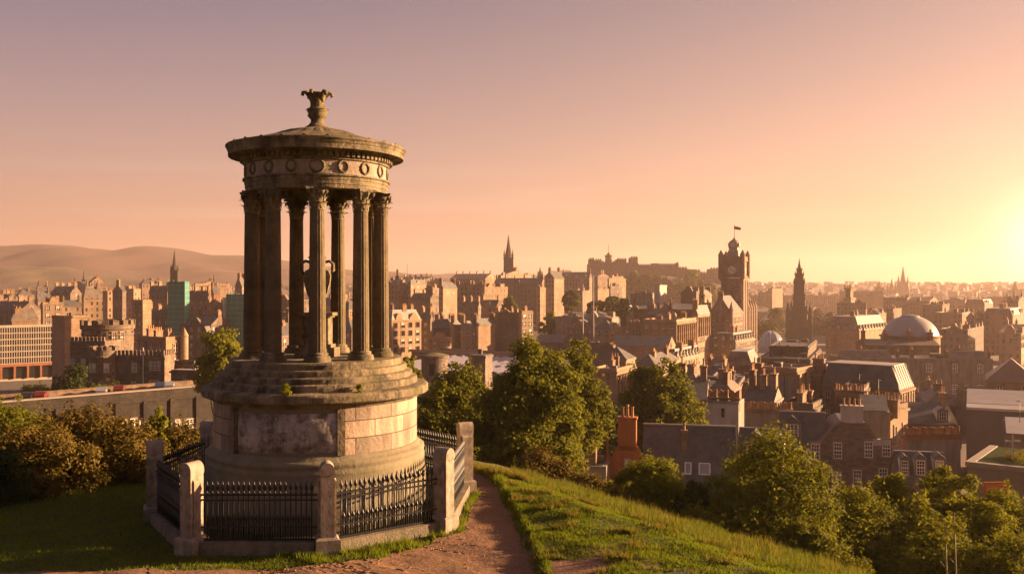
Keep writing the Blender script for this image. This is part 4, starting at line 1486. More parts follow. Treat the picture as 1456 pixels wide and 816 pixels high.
def house(label, xl, xc, xr, yt, Y, a=25, roof='flat', rh=3.0, wall='warm_sandstone', win=True, chim=2, name='tenement', dorm=0, rm='slate', group=None, vis=None, kind='plain', ww=1.1, wh=2.0, sp=3.0, sh=3.5, cat='building', wmax=None, dmin=None, near=None, pots=4, para=0.7, cornice=True, w2max=45.0, top_off=1.1, split=None):
    """A block whose near corner stands at photo column xc and depth Y; xl and xr are where its two visible walls end."""
    a = R(a)
    X0 = T(xc, Y)
    ca, sa = math.cos(a), math.sin(a)
    tl, tr_ = (xl - 728) / F, (xr - 728) / F
    w1 = (X0 - tl * Y) / (ca + tl * sa)
    den = sa - tr_ * ca
    w2 = (tr_ * Y - X0) / den if den > 0.04 and xr > xc else 14.0
    w2 = min(max(w2, 3.0), w2max)
    w1 = max(w1, 2.0)
    if dmin:
        w2 = max(w2, dmin)
    gz = min(G(X0, Y), G(X0 - w1 * ca, Y + w1 * sa), G(X0 + w2 * sa, Y + w2 * ca)) - 0.3
    zt = ZP(yt, Y) - gz
    near = (Y < 190) if near is None else near
    split = (Y < 135) if split is None else split
    o = empty(name, (X0, Y, gz), -a)
    tag(o, label, cat, group)
    b = MB()
    b.box(-w1, 0, 0, w2, 0, zt)
    if cornice:
        c = 0.25
        b.box(-w1 - c, c, -c, w2 + c, zt - 0.55, zt - 0.15, bottom=True)
    rng = random.Random(int(xl * 7 + xc * 3 + yt * 11 + Y))
    if Y >= 380 and name == 'tenement' and roof != 'gabley':
        # wall-head gables and stair towers break the eaves line of the old town fronts
        for face, L_ in ((0, w1), (1, w2 if den > 0.04 else 0)):
            n_ = int(L_ / rng.uniform(7, 12))
            for k in range(n_):
                if rng.random() < 0.3:
                    continue
                gw = rng.uniform(3.0, 5.0)
                c0 = L_ * (k + 0.5) / n_
                gh = rng.uniform(2.2, 4.0)
                if rng.random() < 0.75:
                    prof_ = [(-gw / 2, 0), (gw / 2, 0), (gw / 2, gh * 0.35), (0.6, gh), (-0.6, gh), (-gw / 2, gh * 0.35)]
                else:
                    gw *= 0.8
                    prof_ = [(-gw / 2, 0), (gw / 2, 0), (gw / 2, gh), (-gw / 2, gh)]
                m_ = len(prof_)
                dep = rng.uniform(2.0, 3.5)
                if face == 0:
                    vs = [(-c0 + q[0], -0.12, zt - 0.3 + q[1]) for q in prof_] + [(-c0 + q[0], dep, zt - 0.3 + q[1]) for q in prof_]
                else:
                    vs = [(0.12, c0 + q[0], zt - 0.3 + q[1]) for q in prof_] + [(-dep, c0 + q[0], zt - 0.3 + q[1]) for q in prof_]
                b.add(vs, [tuple(range(m_)), tuple(range(m_, 2 * m_))[::-1]] + [(i, m_ + i, m_ + (i + 1) % m_, (i + 1) % m_) for i in range(m_)])
    wl_ = b.build('wall', MT[wall], o)
    b = MB()
    e = 0.3
    B_, zr = (-w1 - e, e, -e, w2 + e), zt
    ridge_z = zt
    if roof == 'flat':
        t = 0.35
        for q in ((-w1, 0, 0, t), (-w1, 0, w2 - t, w2), (-w1, -w1 + t, t, w2 - t), (-t, 0, t, w2 - t)):
            b.box(q[0], q[1], q[2], q[3], zt - 0.1, zt + para, 1)
        b.box(-w1 + t, -t, t, w2 - t, zt - 0.05, zt + 0.12, 0)
        for k in range(1 + int(w1 * w2 / 150)):       # roof lights and plant boxes
            x = rng.uniform(-w1 * 0.85, -w1 * 0.15); y = rng.uniform(w2 * 0.15, w2 * 0.8)
            s = min(rng.uniform(0.8, 2.2), w1 * 0.12, w2 * 0.12)
            b.box(x - s, x + s, y - s * 0.7, y + s * 0.7, zt, zt + rng.uniform(0.5, 1.4), rng.choice([0, 1]))
        if Y < 420 and min(w1, w2) > 5 and cornice:
            for k in range(2 + int(w1 * w2 / 60)):    # vents, pipes, upstands and lead joints
                x = rng.uniform(-w1 * 0.92, -w1 * 0.08); y = rng.uniform(w2 * 0.08, w2 * 0.92)
                q = rng.random()
                if q < 0.4:
                    b.lathe([(0.16, zt), (0.16, zt + 0.8), (0.28, zt + 0.85), (0.0, zt + 1.05)], 7, 2, c=(x, y))
                elif q < 0.7:
                    L_ = min(rng.uniform(2, 6), w1 * 0.3)
                    b.box(max(-w1 + 0.4, x - L_), min(-0.4, x + L_), y - 0.12, y + 0.12, zt + 0.1, zt + 0.4, 2)
                else:
                    s = rng.uniform(0.4, 0.8)
                    b.box(x - s, x + s, y - s, y + s, zt, zt + 0.35, 2)
            for k in range(int(w1 / 5)):
                b.box(-w1 + 5 * k + 2.4, -w1 + 5 * k + 2.5, 0.4, w2 - 0.4, zt + 0.12, zt + 0.17, 1)
    elif roof == 'hip':
        if w1 >= w2:
            i = min(w2 / 2, w1 / 2 - 0.2)
            t = (-w1 + i, -i, w2 / 2 - 0.1, w2 / 2 + 0.1)
        else:
            i = min(w1 / 2, w2 / 2 - 0.2)
            t = (-w1 / 2 - 0.1, -w1 / 2 + 0.1, i, w2 - i)
        b.frustum(B_, t, zt, zt + rh, 0)
        b.box(B_[0], B_[1], B_[2], B_[3], zt - 0.2, zt - 0.003, 1, bottom=True)
        ridge_z = zt + rh
    elif roof == 'mansard':
        i = min(rh * 0.45, w1 * 0.3, w2 * 0.3)
        t = (-w1 + i, -i, i, w2 - i)
        b.frustum((-w1, 0, 0, w2), t, zt, zt + rh, 0, cap=False)
        b.box(t[0] - 0.1, t[1] + 0.1, t[2] - 0.1, t[3] + 0.1, zt + rh - 0.1, zt + rh + 0.2, 2)
        ridge_z = zt + rh
    elif roof in ('gablex', 'gabley'):               # gablex: ridge along the front wall
        if roof == 'gablex':
            vs = [(-w1 - 0.1, -e, zt), (0.1, -e, zt), (0.1, w2 + e, zt), (-w1 - 0.1, w2 + e, zt), (-w1 - 0.1, w2 / 2, zt + rh), (0.1, w2 / 2, zt + rh)]
            b.add(vs, [(0, 1, 5, 4), (2, 3, 4, 5)], 0)
            gts = [[(0, 0, zt), (0, w2, zt), (0, w2 / 2, zt + rh - 0.05)], [(-w1, w2, zt), (-w1, 0, zt), (-w1, w2 / 2, zt + rh - 0.05)]]
        else:
            vs = [(-w1 - e, -0.1, zt), (e, -0.1, zt), (e, w2 + 0.1, zt), (-w1 - e, w2 + 0.1, zt), (-w1 / 2, -0.1, zt + rh), (-w1 / 2, w2 + 0.1, zt + rh)]
            b.add(vs, [(1, 2, 5, 4), (3, 0, 4, 5)], 0)
            gts = [[(-w1, 0, zt), (0, 0, zt), (-w1 / 2, 0, zt + rh - 0.05)], [(0, w2, zt), (-w1, w2, zt), (-w1 / 2, w2, zt + rh - 0.05)]]
        for gt in gts:
            gb = MB(); gb.add(gt, [(0, 1, 2)])
            gb.build('gable', MT[wall], o)
        ridge_z = zt + rh
    rf = b.build('roof', [MT[rm], MT[wall] if roof == 'flat' else MT['margin_stone'], MT['lead']], o)
    # chimneys stand on the roof
    for k in range(chim):
        if roof == 'gablex':
            x, y, z = (-0.6 if k == 0 else (-w1 + 0.6 if k == 1 else -w1 * (k - 1) / (chim - 1))), w2 / 2, ridge_z - 0.3
            w_, d_ = 0.9, 2.2
        elif roof == 'gabley':
            x, y, z = -w1 / 2, (0.6 if k == 0 else w2 - 0.6), ridge_z - 0.3
            w_, d_ = 2.2, 0.9
        else:
            f = (k + 0.5) / chim
            x = -w1 * (1 - f) if w1 > w2 else -w1 * rng.uniform(0.3, 0.7)
            y = w2 * f if w2 >= w1 else w2 * rng.uniform(0.3, 0.7)
            z = zt if roof != 'hip' else zt + rh * 0.5
            if roof == 'mansard':
                z = zt + rh
            w_, d_ = rng.choice([(0.9, 2.2), (2.2, 0.9), (0.9, 1.6)])
        chimney(rf, x, y, z, w_, d_, rng.uniform(1.6, 2.8), rng.randint(2, pots), near)
    if Y < 300 and cornice and w1 > 5 and zt > 6:
        for k in range(1 + int(w1 / 9)):            # rainwater pipes
            p_ = MB()
            x = -w1 * (k + 0.35) / (1 + int(w1 / 9))
            p_.tube([(x, -0.12, 0.1), (x, -0.12, zt - 0.5)], 0.07, 5)
            p_.box(x - 0.16, x + 0.16, -0.26, -0.02, zt - 0.85, zt - 0.56, bottom=True)
            p_.build('drainpipe', MT['black_paint'], o)
    if Y < 210 and chim + len(o.children) > 0 and rng.random() < 0.7 and near and cornice:
        p_ = MB()                                  # television aerial
        x, y = -w1 * rng.uniform(0.2, 0.8), w2 * rng.uniform(0.3, 0.7)
        p_.tube([(x, y, zt), (x, y, ridge_z + 2.6)], 0.035, 4)
        for k in range(5):
            p_.tube([(x - 0.4, y + 0.14 * k, ridge_z + 2.4), (x + 0.4, y + 0.14 * k, ridge_z + 2.4)], 0.015, 3)
        p_.tube([(x, y, ridge_z + 2.4), (x, y + 0.6, ridge_z + 2.4)], 0.02, 3)
        p_.build('aerial', MT['black_paint'], o)
    # windows
    if win and Y < 440:
        zvis = (ZP(vis, Y) - gz) if vis else max(0.5, zt - 16)
        zs = []
        z = zt - top_off - wh
        while z > zvis:
            zs.append(z)
            z -= sh
        n1 = int((w1 - 0.8) / sp)
        n2 = int((w2 - 0.8) / sp)
        done = 0
        for z in zs:
            for k in range(n1):
                x = -w1 + w1 * (k + 0.5) / n1
                if done < 100:
                    window(o, kind, (x, -0.004, z), 0, ww, wh, split); done += 1
            if den > 0.02:
                for k in range(n2):
                    y = w2 * (k + 0.5) / n2
                    if done < 100:
                        window(o, kind, (0.004, y, z), math.pi / 2, ww, wh, split); done += 1
    if dorm:
        zz = zt + (0.35 if roof == 'mansard' else rh * 0.15)
        for k in range(dorm):
            x = -w1 + w1 * (k + 0.5) / dorm
            dormer(o, x, (0.12 if roof == 'mansard' else w2 * 0.07 + 0.2), zz, 1.6, 1.9, 2.0, 0, rm, False, kind)
        nr = int(w2 / (w1 / dorm)) if den > 0.02 else 0
        for k in range(nr):
            y = w2 * (k + 0.5) / nr
            dormer(o, (-0.12 if roof == 'mansard' else -0.5), y, zz, 1.6, 1.9, 2.0, math.pi / 2, rm, False, kind)
    o['w1'], o['w2'], o['zt'] = w1, w2, zt
    return o


def spire(label, px, yt, yb, wpx, Y, mat='dark_tenement', shaft=0.5, name='church_spire', n=8, pinn=True, taper=0.9, rz=0.2, ymid=None):
    """A steeple: square tower up to ymid, then a tapering spire."""
    X = T(px, Y)
    gz = G(X, Y) - 0.5
    zt, zb = ZP(yt, Y) - gz, 0
    ym = ymid if ymid else yt + (yb - yt) * 0.5
    zm = ZP(ym, Y) - gz
    w = wpx / F * Y
    o = empty(name, (X, Y, gz), rz)
    tag(o, label, 'spire')
    b = MB()
    b.frustum((-w / 2, w / 2, -w / 2, w / 2), (-w / 2 * taper, w / 2 * taper, -w / 2 * taper, w / 2 * taper), 0, zm)
    b.box(-w / 2 * taper - w * 0.04, w / 2 * taper + w * 0.04, -w / 2 * taper - w * 0.04, w / 2 * taper + w * 0.04, zm, zm + w * 0.08, bottom=True)
    b.build('tower', MT[mat], o)
    b = MB()
    b.lathe([(w * 0.44 * taper, zm), (w * 0.36 * taper, zm + (zt - zm) * 0.12), (w * 0.15, zm + (zt - zm) * 0.6), (w * 0.03, zt)], n, smooth=False)
    b.build('spire', MT[mat], o)
    if pinn:
        for sx in (-1, 1):
            for sy in (-1, 1):
                b = MB()
                q = w * 0.43 * taper
                b.box(-w * .07, w * .07, -w * .07, w * .07, 0, w * 0.35)
                b.lathe([(w * 0.09, w * 0.35), (w * 0.0, w * 0.95)], 4, smooth=False)
                b.build('pinnacle', MT[mat], o, loc=(sx * q, sy * q, zm + 0.01))
    return o


exec_city = True

H = house
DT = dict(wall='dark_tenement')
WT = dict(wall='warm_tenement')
# ============ city behind and left of the monument
# white grid office block with red arcade
Y = 330
o = house('long pale office block with a grid of windows above a red arcade', -60, -58, 94, 466, Y, 52, 'flat', wall='pale_office', win=False, chim=0, name='office_block', w2max=80, cornice=False, para=0.4)
w2, zt = o['w2'], o['zt']
b = MB()
nc, nf = 44, 6
fh = 2.28
for k in range(nc + 1):
    y = w2 * k / nc
    b.box(0.0, 0.14, y - 0.12, y + 0.12, zt - nf * fh - 0.2, zt, bottom=True)
for k in range(nf + 1):
    b.box(0.0, 0.12, -0.1, w2 + 0.1, zt - k * fh - 0.38, zt - k * fh, bottom=True)
b.build('window_grid', MT['pale_office'], o)
b = MB()
b.box(0.003, 0.06, 0, w2, zt - nf * fh, zt - 0.02, bottom=True)
b.build('glazing', MT['window_glass'], o)
b = MB()
zb_ = zt - nf * fh - 0.2
b.box(0.0, 0.9, -0.2, w2 + 0.2, zb_ - 1.0, zb_ - 0.02, bottom=True)
for k in range(9):
    y = w2 * k / 8
    b.box(0.0, 0.8, y - 0.35, y + 0.35, zb_ - 5.5, zb_ - 0.9)
b.build('arcade', MT['brick_red'], o)
b = MB(); b.box(0.003, 0.1, 0, w2, zb_ - 5.5, zb_ - 1.0); b.build('shop_front', MT['window_glass'], o)

H('pale stone pavilion with a pyramid slate roof rising behind the grid office', 15, 17, 54, 455, 350, 52, 'hip', 4.5, chim=2, rm='slate_brown', win=False)
H('flat topped warm block with tall dark window bays next to the pyramid roofed pavilion', 58, 61, 90, 432, 430, 50, 'flat', chim=2, sp=4, ww=1.6)
H('windowless stone box with one shaded grey end behind the castle house drum', 74, 92, 128, 450, 300, 42, 'flat', wall='warm_sandstone', win=False, chim=0, para=0.3, name='hall')
H('golden five storey tenement with a hipped grey roof and dormers', 116, 119, 146, 424, 520, 52, 'mansard', 6.5, chim=2, rm='slate_brown', **WT)
H('small warm tenement with stepped chimneys between the golden tenement and the flat topped block', 86, 90, 116, 436, 500, 50, 'gabley', 3.5, chim=2, **WT)
H('lone warm gabled house with dark roof above the flat topped block', 50, 54, 72, 428, 560, 48, 'gabley', 6, chim=2, **WT)
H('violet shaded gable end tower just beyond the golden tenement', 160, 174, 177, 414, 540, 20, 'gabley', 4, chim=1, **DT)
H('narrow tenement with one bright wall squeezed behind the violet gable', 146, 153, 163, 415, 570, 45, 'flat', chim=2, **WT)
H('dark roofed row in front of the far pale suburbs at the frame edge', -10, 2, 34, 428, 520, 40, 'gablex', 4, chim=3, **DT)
H('dark mass of old houses behind the pyramid roofed pavilion', -14, 30, 58, 440, 440, 25, 'gablex', 4, chim=4, wall='dark_sandstone', win=False)
H('orange lit little house at the very edge of the view', -6, -2, 6, 432, 500, 45, 'flat', chim=0, **WT)
H('gabled sunlit house with twin peaks near the pale suburbs', 52, 56, 70, 416, 640, 48, 'gabley', 5, chim=2, **WT)
H('low warm house with broad brown roof before the dark hill', 22, 26, 48, 420, 700, 48, 'hip', 5, chim=2, **WT)
H('row of dark slate roofs above the golden tenement', 72, 100, 116, 417, 620, 30, 'gablex', 5, chim=4, **DT)
H('pale gabled house rising over the dark slate row', 104, 108, 124, 412, 680, 46, 'gabley', 6, chim=1, **WT)
H('low lit terrace right under the hills beside the chapel spikelet', 124, 128, 150, 402, 900, 50, 'gablex', 6, chim=2, **WT)
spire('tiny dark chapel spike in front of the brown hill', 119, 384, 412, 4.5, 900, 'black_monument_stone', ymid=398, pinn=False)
H('plain tenement with wide flat roof between violet gable and slender lit tower', 172, 190, 200, 412, 600, 35, 'flat', chim=3, **WT)
H('slender tower block with one bright orange strip of windows', 188, 203, 214, 428, 300, 40, 'flat', wall='warm_sandstone', chim=0, ww=1.2, wh=1.4, sp=2.6, sh=2.9, name='tower', para=0.4)
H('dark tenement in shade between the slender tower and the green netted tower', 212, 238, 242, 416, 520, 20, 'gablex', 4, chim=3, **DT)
H('sunlit upper storeys of an old house over the slender tower', 198, 202, 234, 404, 760, 50, 'hip', 5, chim=3, **WT)
# netted towers
flat('green_net', (0.04, 0.19, 0.16), 0.7, 0, 0.6, 0.16)
flat('net_pale', (0.13, 0.32, 0.25), 0.7, 0, 0.2, 0.4)


def netted(label, xl, xc, xr, yt, Y, a, lifts, pole=False):
    o = house(label, xl, xc, xr, yt, Y, a, 'flat', wall='green_net', win=False, chim=0, name='scaffolded_tower', cornice=False, para=0.5, rm='roof_felt')
    w1, w2, zt = o['w1'], o['w2'], o['zt']
    b = MB()
    for k in range(lifts):
        z = zt - 1.0 - 2.3 * k
        b.box(-w1 - 0.12, 0.12, -0.12, w2 + 0.12, z, z + 0.22, bottom=True)
    b.build('scaffold_lift', MT['net_pale'], o)
    b = MB()
    n = max(3, int(w1 / 2.5))
    for k in range(n + 1):
        x = -w1 * k / n
        b.box(x - 0.07, x + 0.07, -0.16, -0.02, zt - 32, zt + 1.2)
    b.build('scaffold_pole', MT['net_pale'], o)
    if pole:
        b = MB(); b.box(-w1 - 1.3, -w1 - 0.1, -0.8, 0.4, 0, zt - 1); b.build('hoist', MT['pale_render'], o)
    return o


netted('tall tower wrapped in green netting beneath a dark church spire', 239, 263, 269, 402, 395, 18, 14)
netted('lower tower wrapped in green netting partly behind the monument columns', 322, 352, 362, 420, 400, 15, 11, True)
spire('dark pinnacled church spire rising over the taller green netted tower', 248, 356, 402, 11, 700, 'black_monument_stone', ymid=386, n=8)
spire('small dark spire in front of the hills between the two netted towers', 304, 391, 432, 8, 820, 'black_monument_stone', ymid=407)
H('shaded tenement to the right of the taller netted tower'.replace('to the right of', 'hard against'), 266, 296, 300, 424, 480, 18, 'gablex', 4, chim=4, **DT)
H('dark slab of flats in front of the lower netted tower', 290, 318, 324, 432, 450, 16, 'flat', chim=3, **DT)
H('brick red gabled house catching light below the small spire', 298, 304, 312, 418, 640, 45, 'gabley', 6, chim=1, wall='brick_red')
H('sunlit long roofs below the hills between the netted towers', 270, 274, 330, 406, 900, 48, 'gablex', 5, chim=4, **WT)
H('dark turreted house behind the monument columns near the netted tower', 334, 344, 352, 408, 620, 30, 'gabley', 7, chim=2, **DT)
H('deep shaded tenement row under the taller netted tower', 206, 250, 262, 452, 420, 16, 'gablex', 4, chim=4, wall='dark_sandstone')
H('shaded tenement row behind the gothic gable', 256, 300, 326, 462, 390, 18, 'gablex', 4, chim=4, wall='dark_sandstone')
# seen between the columns
H('shaded tall tenement seen between the monument columns', 352, 420, 440, 428, 480, 18, 'flat', chim=4, **DT)
H('sunlit narrow tenement seen through the columns beside the urn', 392, 410, 430, 446, 400, 40, 'flat', chim=2)
H('brown tenement seen between the urn and the far columns', 440, 486, 500, 434, 500, 20, 'gablex', 4, chim=3, **WT)
H('pale tenement seen between the last two columns', 484, 496, 530, 440, 430, 35, 'hip', 4, chim=3)
H('low warm roof seen through the columns under the pale tenement', 470, 500, 548, 470, 360, 25, 'hip', 4, chim=2)
H('brown hall roof seen through the columns low behind the urn pedestal', 360, 400, 470, 478, 300, 25, 'hip', 4, chim=2, wall='dark_sandstone')
# gothic gable church
o = H('small gothic church gable with a pointed window, in shade near the bright green tree', 280, 302, 306, 492, 300, 12, 'gabley', 6.5, wall='dark_sandstone', win=False, chim=0, name='church', rm='slate')
b = MB(); b.box(-o['w1'] / 2 - 0.8, -o['w1'] / 2 + 0.8, -0.06, 0, o['zt'] - 4.5, o['zt'] - 0.5); b.lathe([(0.0, 0.02), (0.5, 0.0)], 6, M=TR(-o['w1'] / 2, -0.03, o['zt'] + 2.2) @ Matrix.Rotation(R(90), 4, 'X')); b.build('window', MT['window_glass'], o)

# ---- castle-like house
ch = empty('castle_house', (T(166, 200), 200, G(T(166, 200), 200) - 0.5), R(-4))
tag(ch, 'crenellated dark stone castle house with a round drum tower and a bow fronted wing', 'castle house')
gz = ch.location.z
s_ = 200 / F


def zz(py, Y=200):
    return ZP(py, Y) - gz


def crenel_ring(b, r, z, n, h=0.9, t=0.5, M=None):
    for k in range(n):
        a = 2 * math.pi * k / n
        Q = (M or Matrix.Identity(4)) @ RZ(a)
        b.box(r - t, r, -math.pi * r / n * 0.58, math.pi * r / n * 0.58, z, z + h, M=Q)


def crenel_line(b, x0, x1, y0, y1, z, n, h=0.9):
    for k in range(n):
        f0, f1 = (k + 0.2) / n, (k + 0.8) / n
        if abs(x1 - x0) > abs(y1 - y0):
            b.box(x0 + (x1 - x0) * f0, x0 + (x1 - x0) * f1, y0, y1, z, z + h)
        else:
            b.box(x0, x1, y0 + (y1 - y0) * f0, y0 + (y1 - y0) * f1, z, z + h)


# main front wing
wx = 70 * s_
b = MB()
b.box(0, wx, 0, 5, 0, zz(505))
b.box(-0.15, wx + 0.15, -0.15, 5.1, zz(511), zz(508.5), bottom=True)
b.box(-0.12, wx + 0.12, -0.12, 5.1, zz(533), zz(531.5), bottom=True)
crenel_line(b, 0, wx, 0, 0.5, zz(505), 12, 1.1)
crenel_line(b, wx - 0.5, wx, 0.5, 5, zz(505), 5, 1.1)
b.build('front_wing', MT['castle_stone'], ch)
for px, py, w_, h_ in ((190, 523, 1.6, 2.0), (189, 548, 1.5, 1.8), (215, 520, 1.1, 1.9), (220, 520, 1.1, 1.9), (225, 520, 1.1, 1.9), (214, 547, 1.1, 1.9), (219, 547, 1.1, 1.9), (224, 547, 1.1, 1.9)):
    window(ch, 'sash', ((px - 164) * s_, -0.005, zz(py + 6)), 0, w_ * 0.72, h_)
b = MB(); b.tube([(38 * s_ + 0.2, -0.2, 0), (38 * s_ + 0.2, -0.2, zz(494))], 0.12, 6); b.build('drainpipe', MT['pale_render'], ch)
# bow tower
b = MB()
Mb = TR(-3.4 * 0.9, 0.2, 0)
b.lathe([(2.9, 0), (2.9, zz(533)), (3.0, zz(532.5)), (3.0, zz(531)), (2.9, zz(530.5)), (2.9, zz(509)), (3.1, zz(508)), (3.1, zz(506)), (2.9, zz(505)), (2.9, zz(498)), (0, zz(498))], 28, M=Mb, smooth=False)
crenel_ring(b, 2.9, zz(498), 9, 0.9, 0.45, Mb)
b.build('bow_tower', MT['castle_stone'], ch)
for aa in (-128, -104, -52):
    ra = R(aa)
    window(ch, 'sash', (-3.06 + 2.89 * math.cos(ra), 0.2 + 2.89 * math.sin(ra), zz(528)), ra + math.pi / 2, 0.95, 1.9)
# rear dark wing
b = MB()
b.box(-78 * s_, -26 * s_, 2.5, 12, 0, zz(486))
crenel_line(b, -78 * s_, -26 * s_, 2.5, 3.0, zz(486), 9, 0.9)
b.box(-79 * s_, -25 * s_, 2.35, 12.1, zz(497), zz(495), bottom=True)
b.build('rear_wing', MT['castle_stone'], ch)
for px in (92, 108):
    window(ch, 'sash', ((px - 166) * s_, 2.49, zz(525)), 0, 0.95, 2.0)
# drum tower
Md = TR(-9.1, 13.4, 0)
rd = 34 / F * 214
zd = lambda py: ZP(py, 214) - gz
b = MB()
b.lathe([(rd, 0), (rd, zd(476)), (rd + 0.12, zd(475.5)), (rd + 0.12, zd(473.5)), (rd, zd(473)), (rd, zd(468)), (rd + 0.35, zd(467)), (rd + 0.35, zd(461)), (rd - 0.2, zd(461)), (rd - 0.2, zd(464)), (0, zd(464))], 48, M=Md, smooth=False)
crenel_ring(b, rd + 0.35, zd(461), 16, 1.1, 0.5, Md)
b.build('drum_tower', MT['castle_stone'], ch)
for aa in (-112, -95, -48, -30, -70):
    ra = R(aa)
    window(ch, 'plain', (-9.1 + rd * math.cos(ra), 13.4 + rd * math.sin(ra), zd(485 if aa != -95 else 488)), ra + math.pi / 2, 0.9, 2.2 if aa != -95 else 1.4)
b = MB()
for k in range(12):
    M = Md @ RZ(2 * math.pi * k / 12 + 0.13)
    b.box(rd - 0.05, rd + 0.03, -0.45, 0.45, zd(473) + 0.1, zd(470), M=M)
b.build('slot', MT['window_glass'], ch)
# sunlit turreted wing beyond
o = H('sunlit crenellated wing with blank windows between the castle house and the dark tenements', 196, 236, 262, 484, 236, 30, 'flat', wall='warm_sandstone', chim=3, sp=3.0, sh=3.2, name='castle_wing', para=0.9)
o = empty('round_turret', (T(262, 240), 240, G(T(262, 240), 240)))
tag(o, 'slim round turret with a tall stone cone beside the sunlit crenellated wing', 'turret')
gq = o.location.z
b = MB(); b.lathe([(1.0, 0), (1.0, ZP(478, 240) - gq), (1.15, ZP(477.5, 240) - gq), (1.1, ZP(477, 240) - gq), (0.02, ZP(465.5, 240) - gq)], 14, smooth=False); b.build('turret_wall', MT['warm_sandstone'], o)
H('low dark outbuilding with a pale flat roof beside the castle house', 243, 284, 294, 527, 190, 10, 'flat', wall='dark_sandstone', chim=0, name='outbuilding', rm='roof_pale', para=0.1, sp=4, ww=1.0, wh=1.6, sh=4, kind='plain')
H('upper outbuilding with a dark crenellated parapet behind the low outbuilding', 243, 276, 282, 518, 205, 14, 'flat', wall='dark_sandstone', chim=0, name='outbuilding', win=False, para=0.8)

# ---- road on top of the windowed retaining wall
zr = -19.6
Q0, Q1 = Vector((T(-70, 144), 144.0, 0)), Vector((T(420, 188), 188.0, 0))
dv = (Q1 - Q0); Lr = dv.length; ar = math.atan2(dv.y, dv.x)
rw = empty('road_wall', (Q0.x, Q0.y, zr), ar)
tag(rw, 'long dark stone wall with a few white windows carrying the road', 'wall')
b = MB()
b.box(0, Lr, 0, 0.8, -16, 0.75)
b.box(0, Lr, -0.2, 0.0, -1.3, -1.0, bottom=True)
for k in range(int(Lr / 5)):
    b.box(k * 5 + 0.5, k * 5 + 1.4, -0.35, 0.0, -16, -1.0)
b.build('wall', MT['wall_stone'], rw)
b = MB(); b.box(-0.1, Lr, -0.25, 0.95, 0.75, 0.98, bottom=True); b.build('coping', MT['pavement_stone'], rw)


def on_wall(px):
    t = (px - 728) / F
    # intersection of the view ray with the wall line
    den = dv.x - t * dv.y
    s = (t * Q0.y - Q0.x) / den
    return s * Lr


for px, py in ((183, 609), (272, 608), (141, 612), (228, 609)):
    x = on_wall(px)
    yy = (Q0 + dv * (x / Lr)).y
    window(rw, 'sash', (x, -0.004, ZP(py, yy) - zr), 0, 2.3, 1.7)
b = MB(); b.box(0, Lr, 0.8, 9.8, -0.4, 0.0); tag(b.build('road', MT['asphalt'], loc=(Q0.x, Q0.y, zr), rot=(0, 0, ar)), kind='structure')
b = MB(); b.box(0, Lr, 0.81, 2.6, 0.0, 0.13); b.box(0, Lr, 8.2, 9.8, 0, 0.13); tag(b.build('pavement', MT['pavement_stone'], loc=(Q0.x, Q0.y, zr), rot=(0, 0, ar)), kind='structure')
b = MB(); b.box(0, Lr, 9.8, 10.3, -16, 0.85); b.box(0, Lr, 9.7, 10.4, 0.85, 1.0, bottom=True)
tag(b.build('parapet', MT['chimney_stone'], loc=(Q0.x, Q0.y, zr), rot=(0, 0, ar)), 'far stone parapet of the road, below the castle house', 'parapet')


def car(label, px, lane, paint):
    x = on_wall(px)
    p = Q0 + dv * (x / Lr) + Vector((-math.sin(ar), math.cos(ar), 0)) * lane
    o = empty('parked_car', (p.x, p.y, zr + 0.0), ar + R(62))
    tag(o, label, 'car', 'cars on the road behind the hedge')
    b = MB()
    prof = [(-2.1, 0.35), (2.1, 0.35), (2.12, 0.75), (1.9, 0.9), (1.0, 0.98), (0.45, 1.42), (-1.1, 1.45), (-1.75, 1.0), (-2.1, 0.92)]
    n = len(prof)
    vs = [(x_, -0.85, z_) for x_, z_ in prof] + [(x_, 0.85, z_) for x_, z_ in prof]
    b.add(vs, [tuple(range(n)), tuple(range(n, 2 * n))[::-1]] + [(i, n + i, n + (i + 1) % n, (i + 1) % n) for i in range(n)])
    b.build('body', MT[paint], o)
    b = MB()
    for s in (-1, 1):
        b.add([(0.85, s * 0.856, 1.0), (0.4, s * 0.856, 1.36), (-1.05, s * 0.856, 1.38), (-1.5, s * 0.856, 1.02)], [(0, 1, 2, 3)])
    b.add([(0.98, -0.75, 1.02), (0.98, 0.75, 1.02), (0.52, 0.7, 1.38), (0.52, -0.7, 1.38)], [(0, 1, 2, 3)])
    b.build('window', MT['window_glass'], o)
    for sx in (-1.3, 1.3):
        for sy in (-0.82, 0.82):
            b = MB(); b.tube([(0, -0.1, 0), (0, 0.1, 0)], 0.33, 14); b.build('wheel', MT['tyre'], o, loc=(sx, sy, 0.33))
    return o


for px, py in ((20, 616), (60, 614), (100, 613), (205, 609), (250, 608)):
    x = on_wall(px)
    yy = (Q0 + dv * (x / Lr)).y
    window(rw, 'sash', (x, -0.004, ZP(py, yy) - zr), 0, 1.7, 1.5)
car('red car parked on the road above the hedge', 78, 6.8, 'red_paint')
car('silver car on the road between the red car and the low bright bush', 166, 6.6, 'silver_paint')
car('small red car half hidden by the parapet beside the silver car', 192, 7.0, 'red_paint')
car('dark blue car near the end of the road below the outbuilding', 250, 6.6, 'blue_paint')
car('pale car just ahead of the dark blue car', 264, 6.9, 'silver_paint')
car('black car behind the red car on the road', 60, 7.0, 'black_paint')

